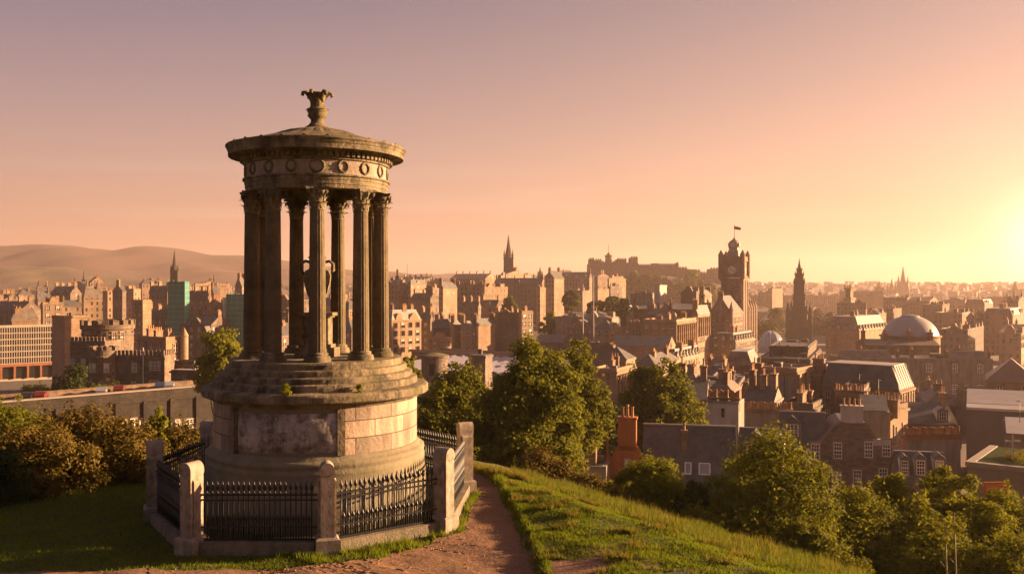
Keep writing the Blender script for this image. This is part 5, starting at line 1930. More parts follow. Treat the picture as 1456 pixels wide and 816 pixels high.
# ============ centre: old town behind the monument
H('twin gabled slab of flats with a tall stair roof, next to the last monument column', 540, 566, 582, 404, 600, 30, 'hip', 3, chim=2, **WT)
H('matching gabled slab crossed by a slanting shadow', 580, 584, 606, 404, 600, 36, 'hip', 3, chim=2, **WT)
H('shaded wide tenement in front of the matching gabled slab', 584, 612, 622, 424, 520, 24, 'gablex', 3, chim=3, **DT)
H('tall dark tenement with one bright edge before the gothic fronted block', 604, 618, 624, 411, 540, 25, 'flat', chim=2, **DT)
H('gothic fronted block with bright vertical bays', 622, 630, 650, 410, 560, 38, 'gabley', 4, chim=3, **WT)
H('long dark building with a row of tiny windows behind the gothic fronted block', 644, 688, 692, 406, 640, 14, 'flat', chim=4, **DT)
H('sunlit pinnacled hall front left of the dark old town mass'.replace('left of', 'before'), 684, 689, 722, 409, 620, 45, 'flat', chim=5, **WT)
H('wide dark tenement mass under the tall black spire', 702, 770, 776, 404, 720, 14, 'gablex', 5, chim=6, **DT)
H('row of sunlit chimneyed roofs just below the tall black spire', 706, 712, 770, 392, 820, 40, 'gablex', 5, chim=5, **WT)
H('tall sunlit tenement with gabled top at the end of the old town mass', 774, 788, 802, 396, 700, 38, 'gabley', 6, chim=2, **WT)
H('narrow ribbed tower face hard against the tall sunlit tenement', 762, 768, 776, 410, 690, 36, 'flat', chim=2, **WT)
H('long dark hall roof between the old town and the castle', 798, 838, 842, 395, 900, 14, 'gablex', 6, chim=2, **DT)
H('shaded terrace below the long dark hall roof', 800, 828, 838, 414, 820, 20, 'flat', chim=4, **DT)
H('sunlit orange block with a bright roof strip under the castle wall', 846, 850, 866, 393, 850, 46, 'gablex', 3, chim=2, rm='roof_pale', **WT)
H('long low terrace under the castle wall with small gables, beside the orange block', 862, 866, 890, 396, 860, 48, 'gablex', 2.5, chim=4, rm='roof_pale', **WT)
H('ribbed brick front below the long low terrace', 864, 868, 884, 408, 800, 44, 'flat', chim=3, wall='dark_tenement')
H('lower orange lit house with bay windows above the castle trees', 846, 850, 866, 412, 760, 44, 'flat', chim=2, **WT)
H('roofline house beneath the tall black spire with many stacks', 560, 600, 640, 400, 900, 22, 'gablex', 5, chim=6, **DT)
H('hazy upper houses along the ridge before the black spire', 640, 690, 706, 396, 900, 20, 'gablex', 5, chim=6, **WT)
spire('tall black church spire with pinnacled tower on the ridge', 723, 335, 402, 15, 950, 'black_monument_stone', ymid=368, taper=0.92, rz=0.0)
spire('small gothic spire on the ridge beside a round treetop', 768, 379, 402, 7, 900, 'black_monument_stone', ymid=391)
for px, yt, yb, Y, label in ((565, 383, 410, 640, 'stubby ventilator mast on the twin gabled slab'), (579, 375, 410, 640, 'thin radio mast behind the twin gabled slabs'), (829, 403, 450, 380, 'tall pale lighting mast with a short arm below the castle'), (844, 392, 436, 390, 'tall plain flagpole mast under the castle wall')):
    X = T(px, Y); gz = G(X, Y)
    o = empty('mast', (X, Y, gz)); tag(o, label, 'mast')
    b = MB(); b.tube([(0, 0, 0), (0, 0, ZP(yt, Y) - gz)], [0.55 if px == 565 else 0.28, 0.7 if px == 565 else 0.12], 8); b.build('pole', MT['pale_render' if px > 800 else 'black_monument_stone'], o)
    if px == 829:
        b = MB(); b.box(-0.1, 2.2, -0.1, 0.1, ZP(yt, Y) - gz - 0.2, ZP(yt, Y) - gz, bottom=True); b.build('arm', MT['pale_render'], o)
    if px == 565:
        b = MB(); b.box(-1.2, 1.2, -1.2, 1.2, ZP(398, Y) - gz, ZP(392, Y) - gz, bottom=True); b.build('base', MT['black_monument_stone'], o)
# lower rows
H('pale stone block with big square windows and a dormered roof beside the monument', 546, 557, 599, 455, 400, 46, 'mansard', 4.2, wall='warm_sandstone', chim=3, dorm=1, ww=2.4, wh=2.6, sp=3.6, sh=3.6, kind='mullion', rm='slate_pale')
H('dark recessed tenement beside the pale square windowed block', 598, 612, 616, 456, 420, 18, 'gablex', 4, chim=2, wall='dark_sandstone')
H('low sunlit arcade building at the bridge end', 612, 614, 642, 483, 400, 48, 'flat', chim=0, sp=2.2, ww=1.0)
H('brown roofed house with a dark mansard above the low arcade building', 612, 640, 648, 466, 440, 20, 'mansard', 4, chim=3, wall='dark_sandstone')
H('narrow sunlit tenement with tall chimney near the bridge', 640, 646, 658, 466, 430, 40, 'gabley', 4, chim=2)
H('row of cream tenements with crow stepped gables', 655, 659, 678, 470, 425, 45, 'gabley', 4.5, chim=3)
H('violet rendered tenement in shade behind the cream row', 656, 680, 684, 436, 520, 18, 'gablex', 3, chim=3, **DT)
H('broad orange lit gable wall with ragged shadow along its top', 673, 677, 704, 462, 430, 45, 'gabley', 3, win=False, chim=3)
H('dark tenement with ribbed front next to the orange lit gable', 700, 738, 744, 446, 440, 22, 'flat', chim=4, wall='dark_sandstone')
H('slim bright tenement with stacked bay windows at the end of the ribbed front', 737, 742, 758, 444, 430, 45, 'flat', chim=1, ww=2.0, sp=3.2)
H('dark roofed chapel between the violet tenement and the green tree', 682, 706, 714, 436, 540, 22, 'gablex', 4, chim=2, **DT)
tree('round tree on the old town slope above the ribbed front', 725, 425, 446, 30, 560, 'leaf_far', 1500, 1.5, 71, nclump=20, group='city trees')
tree('yellow green tree beside the slim bright tenement', 782, 446, 476, 30, 470, 'leaf_yellow', 1500, 1.3, 72, nclump=20, group='city trees')
tree('tree below the long dark hall roof near the lighting mast', 812, 414, 444, 26, 560, 'leaf_far', 1500, 1.5, 73, nclump=20, group='city trees')
tree('dark round tree at the foot of the lighting mast', 850, 428, 450, 32, 470, 'leaf_far', 1500, 1.4, 74, nclump=20, group='city trees')
tree('tree beside the plain flagpole mast under the orange block', 872, 422, 448, 36, 490, 'leaf_far', 1700, 1.4, 75, nclump=20, group='city trees')
tree('dark tree against the framed grey box', 889, 424, 450, 20, 470, 'leaf_dark', 1200, 1.3, 76, nclump=16, group='city trees')
# bridge, station roof and low roofs
o = empty('road_bridge', (T(585, 395), 395, G(T(585, 395), 395)), R(-38))
tag(o, 'long low bridge with stone parapet crossing in front of the old town', 'bridge')
gq = o.location.z
b = MB(); b.box(0, 62, 0, 14, ZP(508, 395) - gq, ZP(500, 395) - gq, bottom=True)
for k in range(6):
    b.box(2 + k * 11, 5 + k * 11, 0.5, 13.5, -2, ZP(508, 395) - gq)
b.build('deck', MT['chimney_stone'], o)
b = MB(); b.box(0, 62, -0.3, 0.2, ZP(500, 395) - gq, ZP(496.5, 395) - gq); b.box(0, 62, 13.8, 14.3, ZP(500, 395) - gq, ZP(496.5, 395) - gq); b.build('parapet', MT['margin_stone'], o)
so = empty('station_roof', (T(610, 300), 300, ZP(530, 300) - 6), R(-20))
tag(so, 'broad ridge and furrow glass station roof in violet shade below the bridge', 'station roof')
b = MB()
for k in range(16):
    x0 = -22 + k * 3.6
    b.add([(x0, 0, 6), (x0 + 1.8, 0, 7.3), (x0 + 3.6, 0, 6), (x0, 60, 6), (x0 + 1.8, 60, 7.3), (x0 + 3.6, 60, 6)], [(0, 1, 4, 3), (1, 2, 5, 4), (0, 2, 1)])
b.build('glass_roof', MT['glass_roof'], so)
b = MB(); b.box(-22, 35.6, 0, 60, -9, 5.98); b.build('wall', MT['dark_sandstone'], so)
b = MB()
for k in range(17):
    b.box(-22.1 + k * 3.6, -21.9 + k * 3.6, -0.05, 60, 6.02, 6.2)
b.build('gutter', MT['roof_pale'], so)
# drum tower in the trees
X = T(618, 210); gz = G(X, 210)
o = empty('drum_tower', (X, 210, gz)); tag(o, 'round stone drum tower with a low cone roof above the spreading tree', 'tower')
rq = 19.0 / F * 210
b = MB(); b.lathe([(rq, 0), (rq, ZP(508, 210) - gz), (rq + 0.25, ZP(507.6, 210) - gz), (rq + 0.25, ZP(505, 210) - gz)], 32, smooth=False); b.build('wall', MT['rubble_stone'], o)
b = MB(); b.lathe([(rq + 0.3, ZP(505, 210) - gz), (rq * 0.5, ZP(502, 210) - gz), (0, ZP(501, 210) - gz)], 32); b.build('roof', MT['roof_stone'], o)
b = MB(); b.box(-0.55, 0.55, -0.12, 0.1, 0, 2.2); b.lathe([(0, 0.0), (0.55, 0.0)], 16, M=TR(0, -0.12, 2.2) @ Matrix.Rotation(R(90), 4, 'X')); b.build('window', MT['window_glass'], o, loc=(-0.4, -rq + 0.02, ZP(532, 210) - gz))
H('square dark stone block beside the drum tower, half behind the big tree', 667, 690, 700, 506, 215, 15, 'flat', wall='rubble_stone', win=False, chim=0, para=0.1)
H('low slate roofed shed between the slim tenement and the lit flat roofs', 760, 800, 812, 487, 400, 20, 'gablex', 3, win=False, chim=0, wall='dark_sandstone', name='shed')
H('grey pitched roof with a bright end wall behind the upright tree', 808, 836, 850, 466, 420, 30, 'hip', 4, chim=1, rm='slate')
H('second grey pitched roof with bright end between the upright tree and the columned terrace', 846, 868, 884, 468, 400, 32, 'hip', 4, chim=1, rm='slate')
H('broad low roof with skylights below the lighting mast', 820, 866, 880, 452, 450, 22, 'hip', 3, chim=1, wall='grey_render', rm='slate_pale')
H('flat roofed store under the yellow green tree', 790, 812, 822, 452, 460, 22, 'flat', chim=0, wall='grey_render')
H('pale flat roof strip beside the upright tree', 838, 868, 876, 490, 330, 26, 'flat', chim=0, rm='roof_pale', wall='dark_sandstone', win=False)
H('dim hall with rounded stone end beside the framed grey box', 882, 892, 902, 446, 470, 30, 'mansard', 4, chim=1, wall='dark_sandstone')
# ---- columned terrace street running away to the clock tower
def pilasters(o, n, z0, z1, side='r', name='column', mat='warm_sandstone', r=0.4):
    w = o['w2'] if side == 'r' else o['w1']
    b = MB(); b.lathe([(r * 1.2, 0), (r * 1.2, 0.4), (r, 0.5), (r * 0.85, z1 - z0 - 0.6), (r * 1.25, z1 - z0 - 0.3), (r * 1.25, z1 - z0)], 10)
    me = b.mesh(name, MT[mat])
    for k in range(n):
        q = w * (k + 0.5) / n
        put(name, me, o, (0.45, q, z0) if side == 'r' else (-q, -0.45, z0))


o = H('columned stone terrace with a slate hipped attic, beside the upright tree', 842, 877, 904, 528, 230, 24, 'flat', chim=2, wall='warm_sandstone', name='terrace', ww=1.2, wh=2.4, sp=3.2, sh=4, top_off=3)
pilasters(o, 7, o['zt'] - 10, o['zt'] - 1.0)
H('slate hipped attic block set back on the columned terrace', 852, 890, 903, 511, 244, 24, 'hip', 3.0, chim=1, wall='warm_sandstone', name='terrace', sh=9)
o = H('end wall of the terrace with a balustrade glimpsed between the trees', 796, 808, 848, 588, 165, 30, 'flat', chim=0, wall='warm_sandstone', name='terrace', sp=2.6, ww=1.3, wh=3.0, sh=5, w2max=30)
pilasters(o, 6, o['zt'] - 6.5, o['zt'] - 0.7)
H('hipped corner house with arched lit front next to the broad green tree', 902, 932, 966, 520, 270, 26, 'hip', 3.0, chim=2, sp=2.8)
H('dark slate hall with a bright pale end wall above the corner house', 870, 950, 960, 493, 310, 18, 'gablex', 3.2, chim=0, rm='slate', wall='warm_sandstone', win=False)
H('mansarded corner block with a curved row of lit dormers', 948, 962, 996, 512, 310, 28, 'mansard', 3.5, chim=2, dorm=1)
o = H('big bank block with a blank shaded side and giant lit pilasters', 914, 962, 990, 458, 350, 27, 'flat', chim=3, sp=2.6, sh=4.4, wh=2.8, para=1.0)
pilasters(o, 10, o['zt'] - 9, o['zt'] - 1)
o = H('narrow pedimented front with lit pilasters joining the bank block to the clock tower hotel', 984, 992, 1009, 448, 380, 28, 'gabley', 4, chim=1, sp=2.4, sh=4.2)
pilasters(o, 6, o['zt'] - 9, o['zt'] - 1)
H('long violet slate roofed range behind the bank block', 892, 1004, 1012, 440, 470, 16, 'gablex', 2.5, chim=3, wall='dark_sandstone', rm='slate')
H('framed grey box of offices on the skyline under the castle', 896, 926, 930, 418, 500, 14, 'flat', chim=0, wall='grey_render', name='office_block', para=0.5)
H('pale lift tower with a dark louvred head below the castle crag', 930, 938, 948, 406, 500, 36, 'flat', chim=0, wall='pale_render', name='tower', win=False, para=0.3)
H('brown box and crane like frame on the roofs near the clock tower', 968, 990, 996, 416, 500, 20, 'flat', chim=1, wall='dark_sandstone', win=False)
H('chimneyed old house beside the brown rooftop box', 994, 1002, 1012, 420, 510, 34, 'gabley', 3, chim=3, **WT)
H('roof clutter house with small lit gables above the bank block', 920, 948, 962, 448, 420, 26, 'gablex', 3, chim=4)
H('low lit house between the pitched roofs and the bank block', 884, 900, 918, 466, 380, 32, 'flat', chim=3)

# ---- hotel clock tower
Y = 425
X0 = T(1056, Y); a = R(27)
gz = G(X0, Y) - 0.5
ct = empty('clock_tower', (X0, Y, gz), -a)
tag(ct, 'tall square stone clock tower with a crowned lantern and a flag, over the old hotel', 'clock tower')
zt_ = lambda py: ZP(py, Y) - gz
w = 10.2
b = MB()
b.box(-w, 0, 0, w, 0, zt_(398))
for dz, e in ((398, 0.5), (396, 0.9), (393.5, 0.5)):
    b.box(-w - e, e, -e, w + e, zt_(dz + 1), zt_(dz - 1), bottom=True)
b.box(-w + 0.1, -0.1, 0.1, w - 0.1, zt_(394), zt_(370))
b.box(-w - 0.5, 0.5, -0.5, w + 0.5, zt_(371), zt_(369), bottom=True)
b.box(-w - 0.3, 0.3, -0.3, w + 0.3, zt_(369), zt_(364.5))
for k in range(3):                      # recessed bays read as long raised strips
    for s in (0, 1):
        q = w * (0.08 + 0.42 * k)
        if s == 0:
            b.box(-q - 0.5, -q + 0.5, -0.35, 0, zt_(500), zt_(399))
        else:
            b.box(0, 0.35, q - 0.5, q + 0.5, zt_(500), zt_(399))
b.build('shaft', MT['hotel_stone'], ct)
for sx in (-w, 0):
    for sy in (0, w):
        b = MB()
        b.lathe([(1.25, zt_(396)), (1.25, zt_(363)), (1.45, zt_(362.5)), (1.1, zt_(360.5)), (0.0, zt_(354.5))], 10, smooth=False)
        b.build('corner_turret', MT['hotel_stone'], ct, loc=(sx, sy, 0))


def clock(parent, loc, rz, r, label=None):
    o = empty('clock', loc, rz)
    o.parent = parent
    o.rotation_euler = (0, 0, rz)
    b = MB()
    M = Matrix.Rotation(R(90), 4, 'X')
    b.lathe([(0, 0.1), (r * 0.86, 0.1)], 32, m=0, M=M)
    b.lathe([(r * 0.84, 0.0), (r * 0.84, 0.22), (r, 0.22), (r, 0.0)], 32, m=1, M=M)
    for k in range(12):
        Q = Matrix.Rotation(2 * math.pi * k / 12, 4, 'Y')
        b.box(-0.06, 0.06, -0.14, -0.1, r * 0.66, r * 0.8, 2, M=Q, bottom=True)
    f_ = b.mesh('dial', [MT['clock_white'], MT['margin_stone'], MT['black_paint']])
    put('dial', f_, o)
    for ang, L_, wd in ((-60, 0.5, 0.14), (110, 0.75, 0.09)):
        q = MB(); q.box(-wd, wd, -0.2, -0.15, -0.15 * r, L_ * r, bottom=True)
        q.build('hand', MT['black_paint'], o, rot=(0, R(ang), 0))
    return o


clock(ct, (-w / 2, -0.0 + 0.1, zt_(384)), 0, 2.3)
clock(ct, (0 - 0.1, w / 2, zt_(384)), math.pi / 2, 2.3)
b = MB()
Mc = TR(-w / 2, w / 2, 0)
b.lathe([(3.9, zt_(364.5)), (3.3, zt_(358)), (2.6, zt_(354)), (2.5, zt_(352)), (2.9, zt_(351.5)), (2.9, zt_(350.5)), (2.3, zt_(350))], 8, M=Mc, smooth=False)
b.lathe([(2.35, zt_(350)), (2.6, zt_(346.5)), (2.4, zt_(343.5)), (1.6, zt_(340.8)), (0.7, zt_(339.4)), (0.6, zt_(337.5)), (0.15, zt_(336.5))], 16, M=Mc)
b.build('cupola', MT['slate_pale'], ct)
for k in range(4):
    M = Mc @ RZ(k * math.pi / 2)
    b = MB(); b.lathe([(0.0, 0.0), (0.9, 0.0), (1.05, 0.15), (1.25, 0.0)], 18, M=M @ TR(0, -2.55, zt_(347)) @ Matrix.Rotation(R(90), 4, 'X'))
    b.build('round_window', MT['pale_render'], ct)
b = MB(); b.tube([(-w / 2, w / 2, zt_(337)), (-w / 2, w / 2, zt_(319))], 0.13, 6); b.build('flagpole', MT['black_paint'], ct)
b = MB()
fl = [(0.1 + 0.42 * k, 0.18 * math.sin(k * 1.1), -0.12 * k) for k in range(8)]
vs = [(p[0], p[1], p[2]) for p in fl] + [(p[0], p[1] + 0.05, p[2] - 1.6 + 0.06 * i) for i, p in enumerate(fl)]
b.add(vs, [(i, i + 1, 9 + i, 8 + i) for i in range(7)], smooth=True)
b.build('flag', MT['brick_red'], ct, loc=(-w / 2, w / 2, zt_(320)))
o = H('gabled wing of the hotel with paired windows below the clock tower', 1009, 1040, 1058, 446, 405, 27, 'gabley', 8, wall='hotel_stone', chim=2, name='hotel', sp=2.9, sh=4.0, wh=2.3, top_off=2)
o = H('sunlit turreted hotel flank beyond the clock tower', 1040, 1060, 1073, 444, 440, 30, 'mansard', 5, wall='warm_sandstone', chim=3, name='hotel', sp=2.8, sh=4.0, w2max=50)
hw1, hw2, hzt = o['w1'], o['w2'], o['zt']
for k in range(4):                      # bay turrets along the sunlit flank
    b = MB()
    b.lathe([(1.6, 0), (1.6, hzt + 1.5), (1.9, hzt + 1.7), (1.5, hzt + 2.2), (0.05, hzt + 6.5)], 10, smooth=False)
    b.build('bay_turret', MT['hotel_stone'], o, loc=(0.3, min(hw2, 40) * (k + 0.5) / 4, 0))
o2 = [x for x in bpy.data.objects if x.get('label', '').startswith('gabled wing of the hotel')][0]
gw1, gzt = o2['w1'], o2['zt']
for x in (-gw1, -gw1 * 0.5, 0):
    b = MB()
    b.lathe([(1.0, gzt - 9), (1.0, gzt + 1.5), (1.25, gzt + 1.7), (1.0, gzt + 2.1), (0.05, gzt + 5.5)], 8, smooth=False)
    b.build('corner_turret', MT['hotel_stone'], o2, loc=(x, -0.1, 0))
b = MB()
for z in (gzt - 4.6, gzt - 8.8, gzt - 13):
    b.box(-gw1 - 0.3, 0.3, -0.35, 0, z, z + 0.35, bottom=True)
b.build('string_course', MT['margin_stone'], o2)
H('ornate low block with small gables at the foot of the clock tower hotel', 1012, 1046, 1074, 486, 392, 30, 'mansard', 3.5, wall='hotel_stone', chim=3, name='hotel', dorm=3, sp=2.6, sh=3.8)

# ---- black gothic monument
Y = 655
X = T(1136.5, Y); gz = G(X, Y) - 0.5
sm = empty('gothic_monument', (X, Y, gz), R(-20))
tag(sm, 'soot black gothic monument tapering to a point, with four pinnacled corner towers', 'monument')
zq = lambda py: ZP(py, Y) - gz
b = MB()
for hw, hw2, p0_, p1_ in ((7.0, 6.6, 487, 455), (5.8, 5.4, 470, 436), (4.3, 3.9, 440, 424), (3.9, 3.5, 430, 401), (3.05, 2.75, 401, 390), (2.0, 1.7, 390, 383)):
    b.frustum((-hw, hw, -hw, hw), (-hw2, hw2, -hw2, hw2), zq(p0_), zq(p1_))
    b.box(-hw - 0.35, hw + 0.35, -hw - 0.35, hw + 0.35, zq(p1_) - 0.3, zq(p1_) + 0.4, bottom=True)
    for sx in (-1, 1):
        for sy in (-1, 1):
            b.lathe([(0.10 * hw, zq(p1_) - 1.5), (0.10 * hw, zq(p1_) + 0.25 * hw), (0.0, zq(p1_) + 0.85 * hw)], 5, c=(sx * hw2, sy * hw2), smooth=False)
b.lathe([(1.5, zq(383)), (0.95, zq(378)), (0.5, zq(373)), (0.06, zq(366.5))], 8, smooth=False)
b.build('spire', MT['black_monument_stone'], sm)
for sx in (-1, 1):
    for sy in (-1, 1):
        b = MB()
        b.box(-1.3, 1.3, -1.3, 1.3, 0, zq(447))
        b.frustum((-1.0, 1.0, -1.0, 1.0), (-0.8, 0.8, -0.8, 0.8), zq(447), zq(438))
        b.lathe([(1.0, zq(438)), (0.0, zq(429))], 6, smooth=False)
        for qx in (-1, 1):
            for qy in (-1, 1):
                b.lathe([(0.35, zq(450)), (0.3, zq(444)), (0.0, zq(439))], 5, c=(qx * 1.2, qy * 1.2), smooth=False)
        b.build('corner_tower', MT['black_monument_stone'], sm, loc=(sx * 7.6, sy * 7.6, 0))
        b = MB()                        # flying buttress up to the spire
        n = 8
        pts = [(sx * (7.0 - 3.2 * t), sy * (7.0 - 3.2 * t), zq(452) + (zq(436) - zq(452)) * (t ** 0.6)) for t in [i / n for i in range(n + 1)]]
        b.tube(pts, 0.7, 6)
        b.build('buttress', MT['black_monument_stone'], sm)
        b = MB(); b.box(-2.0, 2.0, -2.0, 2.0, 0, zq(458)); b.build('pier', MT['black_monument_stone'], sm, loc=(sx * 4.2, sy * 4.2, 0))
b = MB(); b.box(-4.3, 4.3, -4.3, 4.3, zq(462), zq(455), bottom=True); b.build('vault', MT['black_monument_stone'], sm)
b = MB(); b.frustum((-12, 12, -12, 12), (-10, 10, -10, 10), 0, 2.5); b.build('steps', MT['black_monument_stone'], sm)

# glazed dome
X = T(1096, 560); gz = ZP(499, 560)
o = empty('glass_dome', (X, 560, gz)); tag(o, 'small white and blue glazed dome between the clock tower and the gothic monument', 'dome')
flat('dome_glass', (0.30, 0.33, 0.42), 0.25, 0.0, 0.7, 0.35)
b = MB(); b.lathe([(7.6 * math.cos(R(t)), 3 + 9.2 * math.sin(R(t))) for t in (0, 15, 30, 45, 60, 75, 90)], 20, smooth=False); b.lathe([(7.6, -6), (7.6, 3)], 20); b.build('shell', MT['dome_glass'], o)
b = MB()
for k in range(10):
    M = RZ(k * math.pi / 5)
    b.tube([(7.7 * math.cos(R(t)), 0, 3 + 9.3 * math.sin(R(t))) for t in (0, 15, 30, 45, 60, 75, 90)], 0.12, 4, M=M)
b.build('rib', MT['white_paint'], o)
for i, (px, yt, yb, wp, Y, mt, label) in enumerate((
        (1080, 452, 486, 40, 700, 'leaf_far', 'bushy park tree between the clock tower and the glazed dome'),
        (1104, 440, 480, 34, 800, 'leaf_far', 'park tree behind the glazed dome'),
        (1092, 462, 486, 30, 640, 'leaf_yellow', 'bright park tree directly above the glazed dome'),
        (1128, 446, 486, 22, 760, 'leaf_far', 'park tree half behind the gothic monument'),
        (1162, 440, 476, 30, 820, 'leaf_far', 'hazy tree between the gothic monument and the flared tower'),
        (1182, 446, 478, 30, 760, 'leaf_far', 'hazy tree just before the flared tower'))):
    tree(label, px, yt, yb, wp, Y, mt, 1300, 1.9, 80 + i, nclump=22, group='city trees')

# ============ castle on its crag
cr_m, nt, bs = newmat('crag')
N = NT(nt)
ob = N.n('ShaderNodeTexCoord').outputs['Object']
N.set(bs.inputs['Base Color'], N.mix(N.ramp(N.noise(ob, 0.03, 6, 0.7), [(0.42, 0.0), (0.58, 1.0)]), (0.07, 0.05, 0.038), (0.035, 0.04, 0.016)))
bs.inputs['Roughness'].default_value = 1
ridge('crag', [(800, 440), (834, 408), (846, 393), (870, 391), (905, 391), (935, 391), (966, 396), (985, 400), (1012, 403), (1030, 408), (1048, 425), (1070, 440)], 1230, 130, -30, cr_m, 5.0, 21)
Y = 1225
ca = empty('castle', (T(900, Y), Y, ZP(400, Y)))
tag(ca, 'hilltop castle silhouette of long walls, battlements and a small turret with flagpole', 'castle')
cx = lambda px: T(px, Y) - ca.location.x
czz = lambda py: ZP(py, Y) - ca.location.z


def castle_block(name, x0, x1, yt, depth, y0=0.0, yb=414, n=0):
    b = MB()
    b.box(cx(x0), cx(x1), y0, y0 + depth, czz(yb), czz(yt))
    if n:
        crenel_line(b, cx(x0), cx(x1), y0, y0 + 2, czz(yt), n, 1.8)
    return b.build(name, MT['castle_stone'], ca)


castle_block('curtain_wall', 838, 908, 375, 40, 0, n=16)
castle_block('palace_block', 838.5, 846, 368, 20, 6, n=2)
castle_block('palace_block', 847, 856, 369.5, 18, 6, n=3)
castle_block('great_hall', 856, 880, 372.5, 24, 8, n=6)
castle_block('great_hall', 878, 892, 368.5, 22, 8, n=4)
castle_block('keep', 897, 907.5, 366, 22, 4, n=3)
castle_block('half_moon_wall', 907, 934, 377, 30, 2, n=8)
castle_block('barracks', 930, 938, 374, 20, 8)
castle_block('battery_wall', 934, 965, 376, 26, 4, n=9)
castle_block('gatehouse', 961, 965.5, 374.5, 12, 2, n=1)
castle_block('lower_wall', 966, 978, 381, 20, 4, n=3)
castle_block('lower_wall', 978, 997, 384.5, 20, 6, n=5)
castle_block('barracks', 981, 990, 383, 16, 10)
castle_block('lower_wall', 997, 1016, 388, 20, 6, n=5)
castle_block('barracks', 1012, 1032, 382, 22, 10, n=5)
b = MB(); b.lathe([(4.6, czz(376)), (4.6, czz(365)), (5.4, czz(364.5)), (5.4, czz(362.5)), (2.5, czz(362)), (2.2, czz(360)), (0.2, czz(358.5))], 12, c=(cx(866.5), 10), smooth=False); b.build('turret', MT['castle_stone'], ca)
b = MB(); b.tube([(cx(866.5), 10, czz(360)), (cx(866.5), 10, czz(347))], 0.35, 5); b.build('flagpole', MT['castle_stone'], ca)
for i, (px, yt, yb, wp, label) in enumerate(((905, 386, 412, 36, 'leafy tree clump on the crag under the castle keep'), (918, 398, 424, 36, 'lower green clump on the crag below the long castle wall'), (944, 396, 420, 30, 'tree clump on the crag under the battery wall'), (966, 404, 424, 30, 'dark clump at the foot of the crag near the lift tower'), (890, 400, 420, 26, 'tree clump between the orange block and the crag'), (926, 388, 412, 34, 'high tree clump on the crag right under the long battery wall'), (982, 389, 422, 50, 'tree clump on the crag where the castle walls step down'), (1004, 400, 426, 30, 'tree clump on the crag just before the clock tower'))):
    tree(label, px, yt, yb, wp, 1080, 'leaf_far', 1300, 3.2, 90 + i, nclump=24, group='trees on the castle crag')

# ============ right: new town
H('grand museum like mass with clumped top on the far ridge', 1078, 1096, 1114, 416, 1300, 30, 'flat', chim=0, **WT)
H('pale hazy palace block standing on the far ridge mass', 1092, 1098, 1113, 411, 1280, 40, 'flat', chim=2, **WT)
H('long hazy terrace running behind the gothic monument', 1056, 1200, 1212, 421, 1350, 10, 'flat', chim=8, **WT)
H('hazy terrace far behind the flared tower', 1196, 1256, 1262, 419, 1250, 12, 'gablex', 5, chim=6, **WT)
o = H('brown tower with a flared crown like top in the haze', 1199, 1210, 1217, 424, 780, 35, 'flat', chim=0, name='tower', para=0.5, **DT)
b = MB()
w1, w2, zt = o['w1'], o['w2'], o['zt']
b.box(-w1 * 0.8, -w1 * 0.2, w2 * 0.2, w2 * 0.8, zt, zt + 5.5)
b.frustum((-w1 * 0.8, -w1 * 0.2, w2 * 0.2, w2 * 0.8), (-w1 * 0.98, -w1 * 0.02, w2 * 0.02, w2 * 0.98), zt + 5.5, zt + 8.5)
for k in range(5):
    b.lathe([(0.5, zt + 8.5), (0.5, zt + 10.5), (0, zt + 12)], 6, c=(-w1 * (0.1 + 0.2 * k), w2 * 0.1), smooth=False)
b.build('crown', MT['dark_tenement'], o)
H('terrace shoulder below the flared tower', 1190, 1232, 1246, 432, 760, 22, 'flat', chim=4, **DT)
H('large mansarded store with dormers and twin roofs before the flared tower', 1174, 1222, 1262, 470, 470, 40, 'mansard', 7, wall='warm_sandstone', chim=3, dorm=4, name='store', rm='slate_brown')
H('second mansarded roof of the large store, beside the grey dome', 1222, 1258, 1266, 468, 500, 22, 'mansard', 6, wall='warm_sandstone', chim=2, dorm=2, name='store', rm='slate_brown')
spire('twin towered cathedral, its tallest spire in the bright haze', 1284, 379, 424, 12, 1900, 'black_monument_stone', ymid=402, taper=0.85)
spire('slimmer companion spire touching the tallest cathedral spire', 1278, 394, 424, 8, 1920, 'black_monument_stone', ymid=409, taper=0.85)
spire('lone pointed spire between the small domed tower and the cathedral', 1268, 396, 424, 10, 1850, 'black_monument_stone', ymid=412)
spire('small domed church tower in the bright haze', 1250, 399, 426, 10, 1700, 'black_monument_stone', ymid=409, pinn=False)
spire('hazy dome and lantern on the horizon near the sun', 1443.5, 400, 424, 15, 1600, 'black_monument_stone', ymid=413, pinn=False)
spire('faint far steeple on the ridge behind the gothic monument', 1166, 409, 424, 4, 1500, 'dark_tenement', ymid=416, pinn=False)
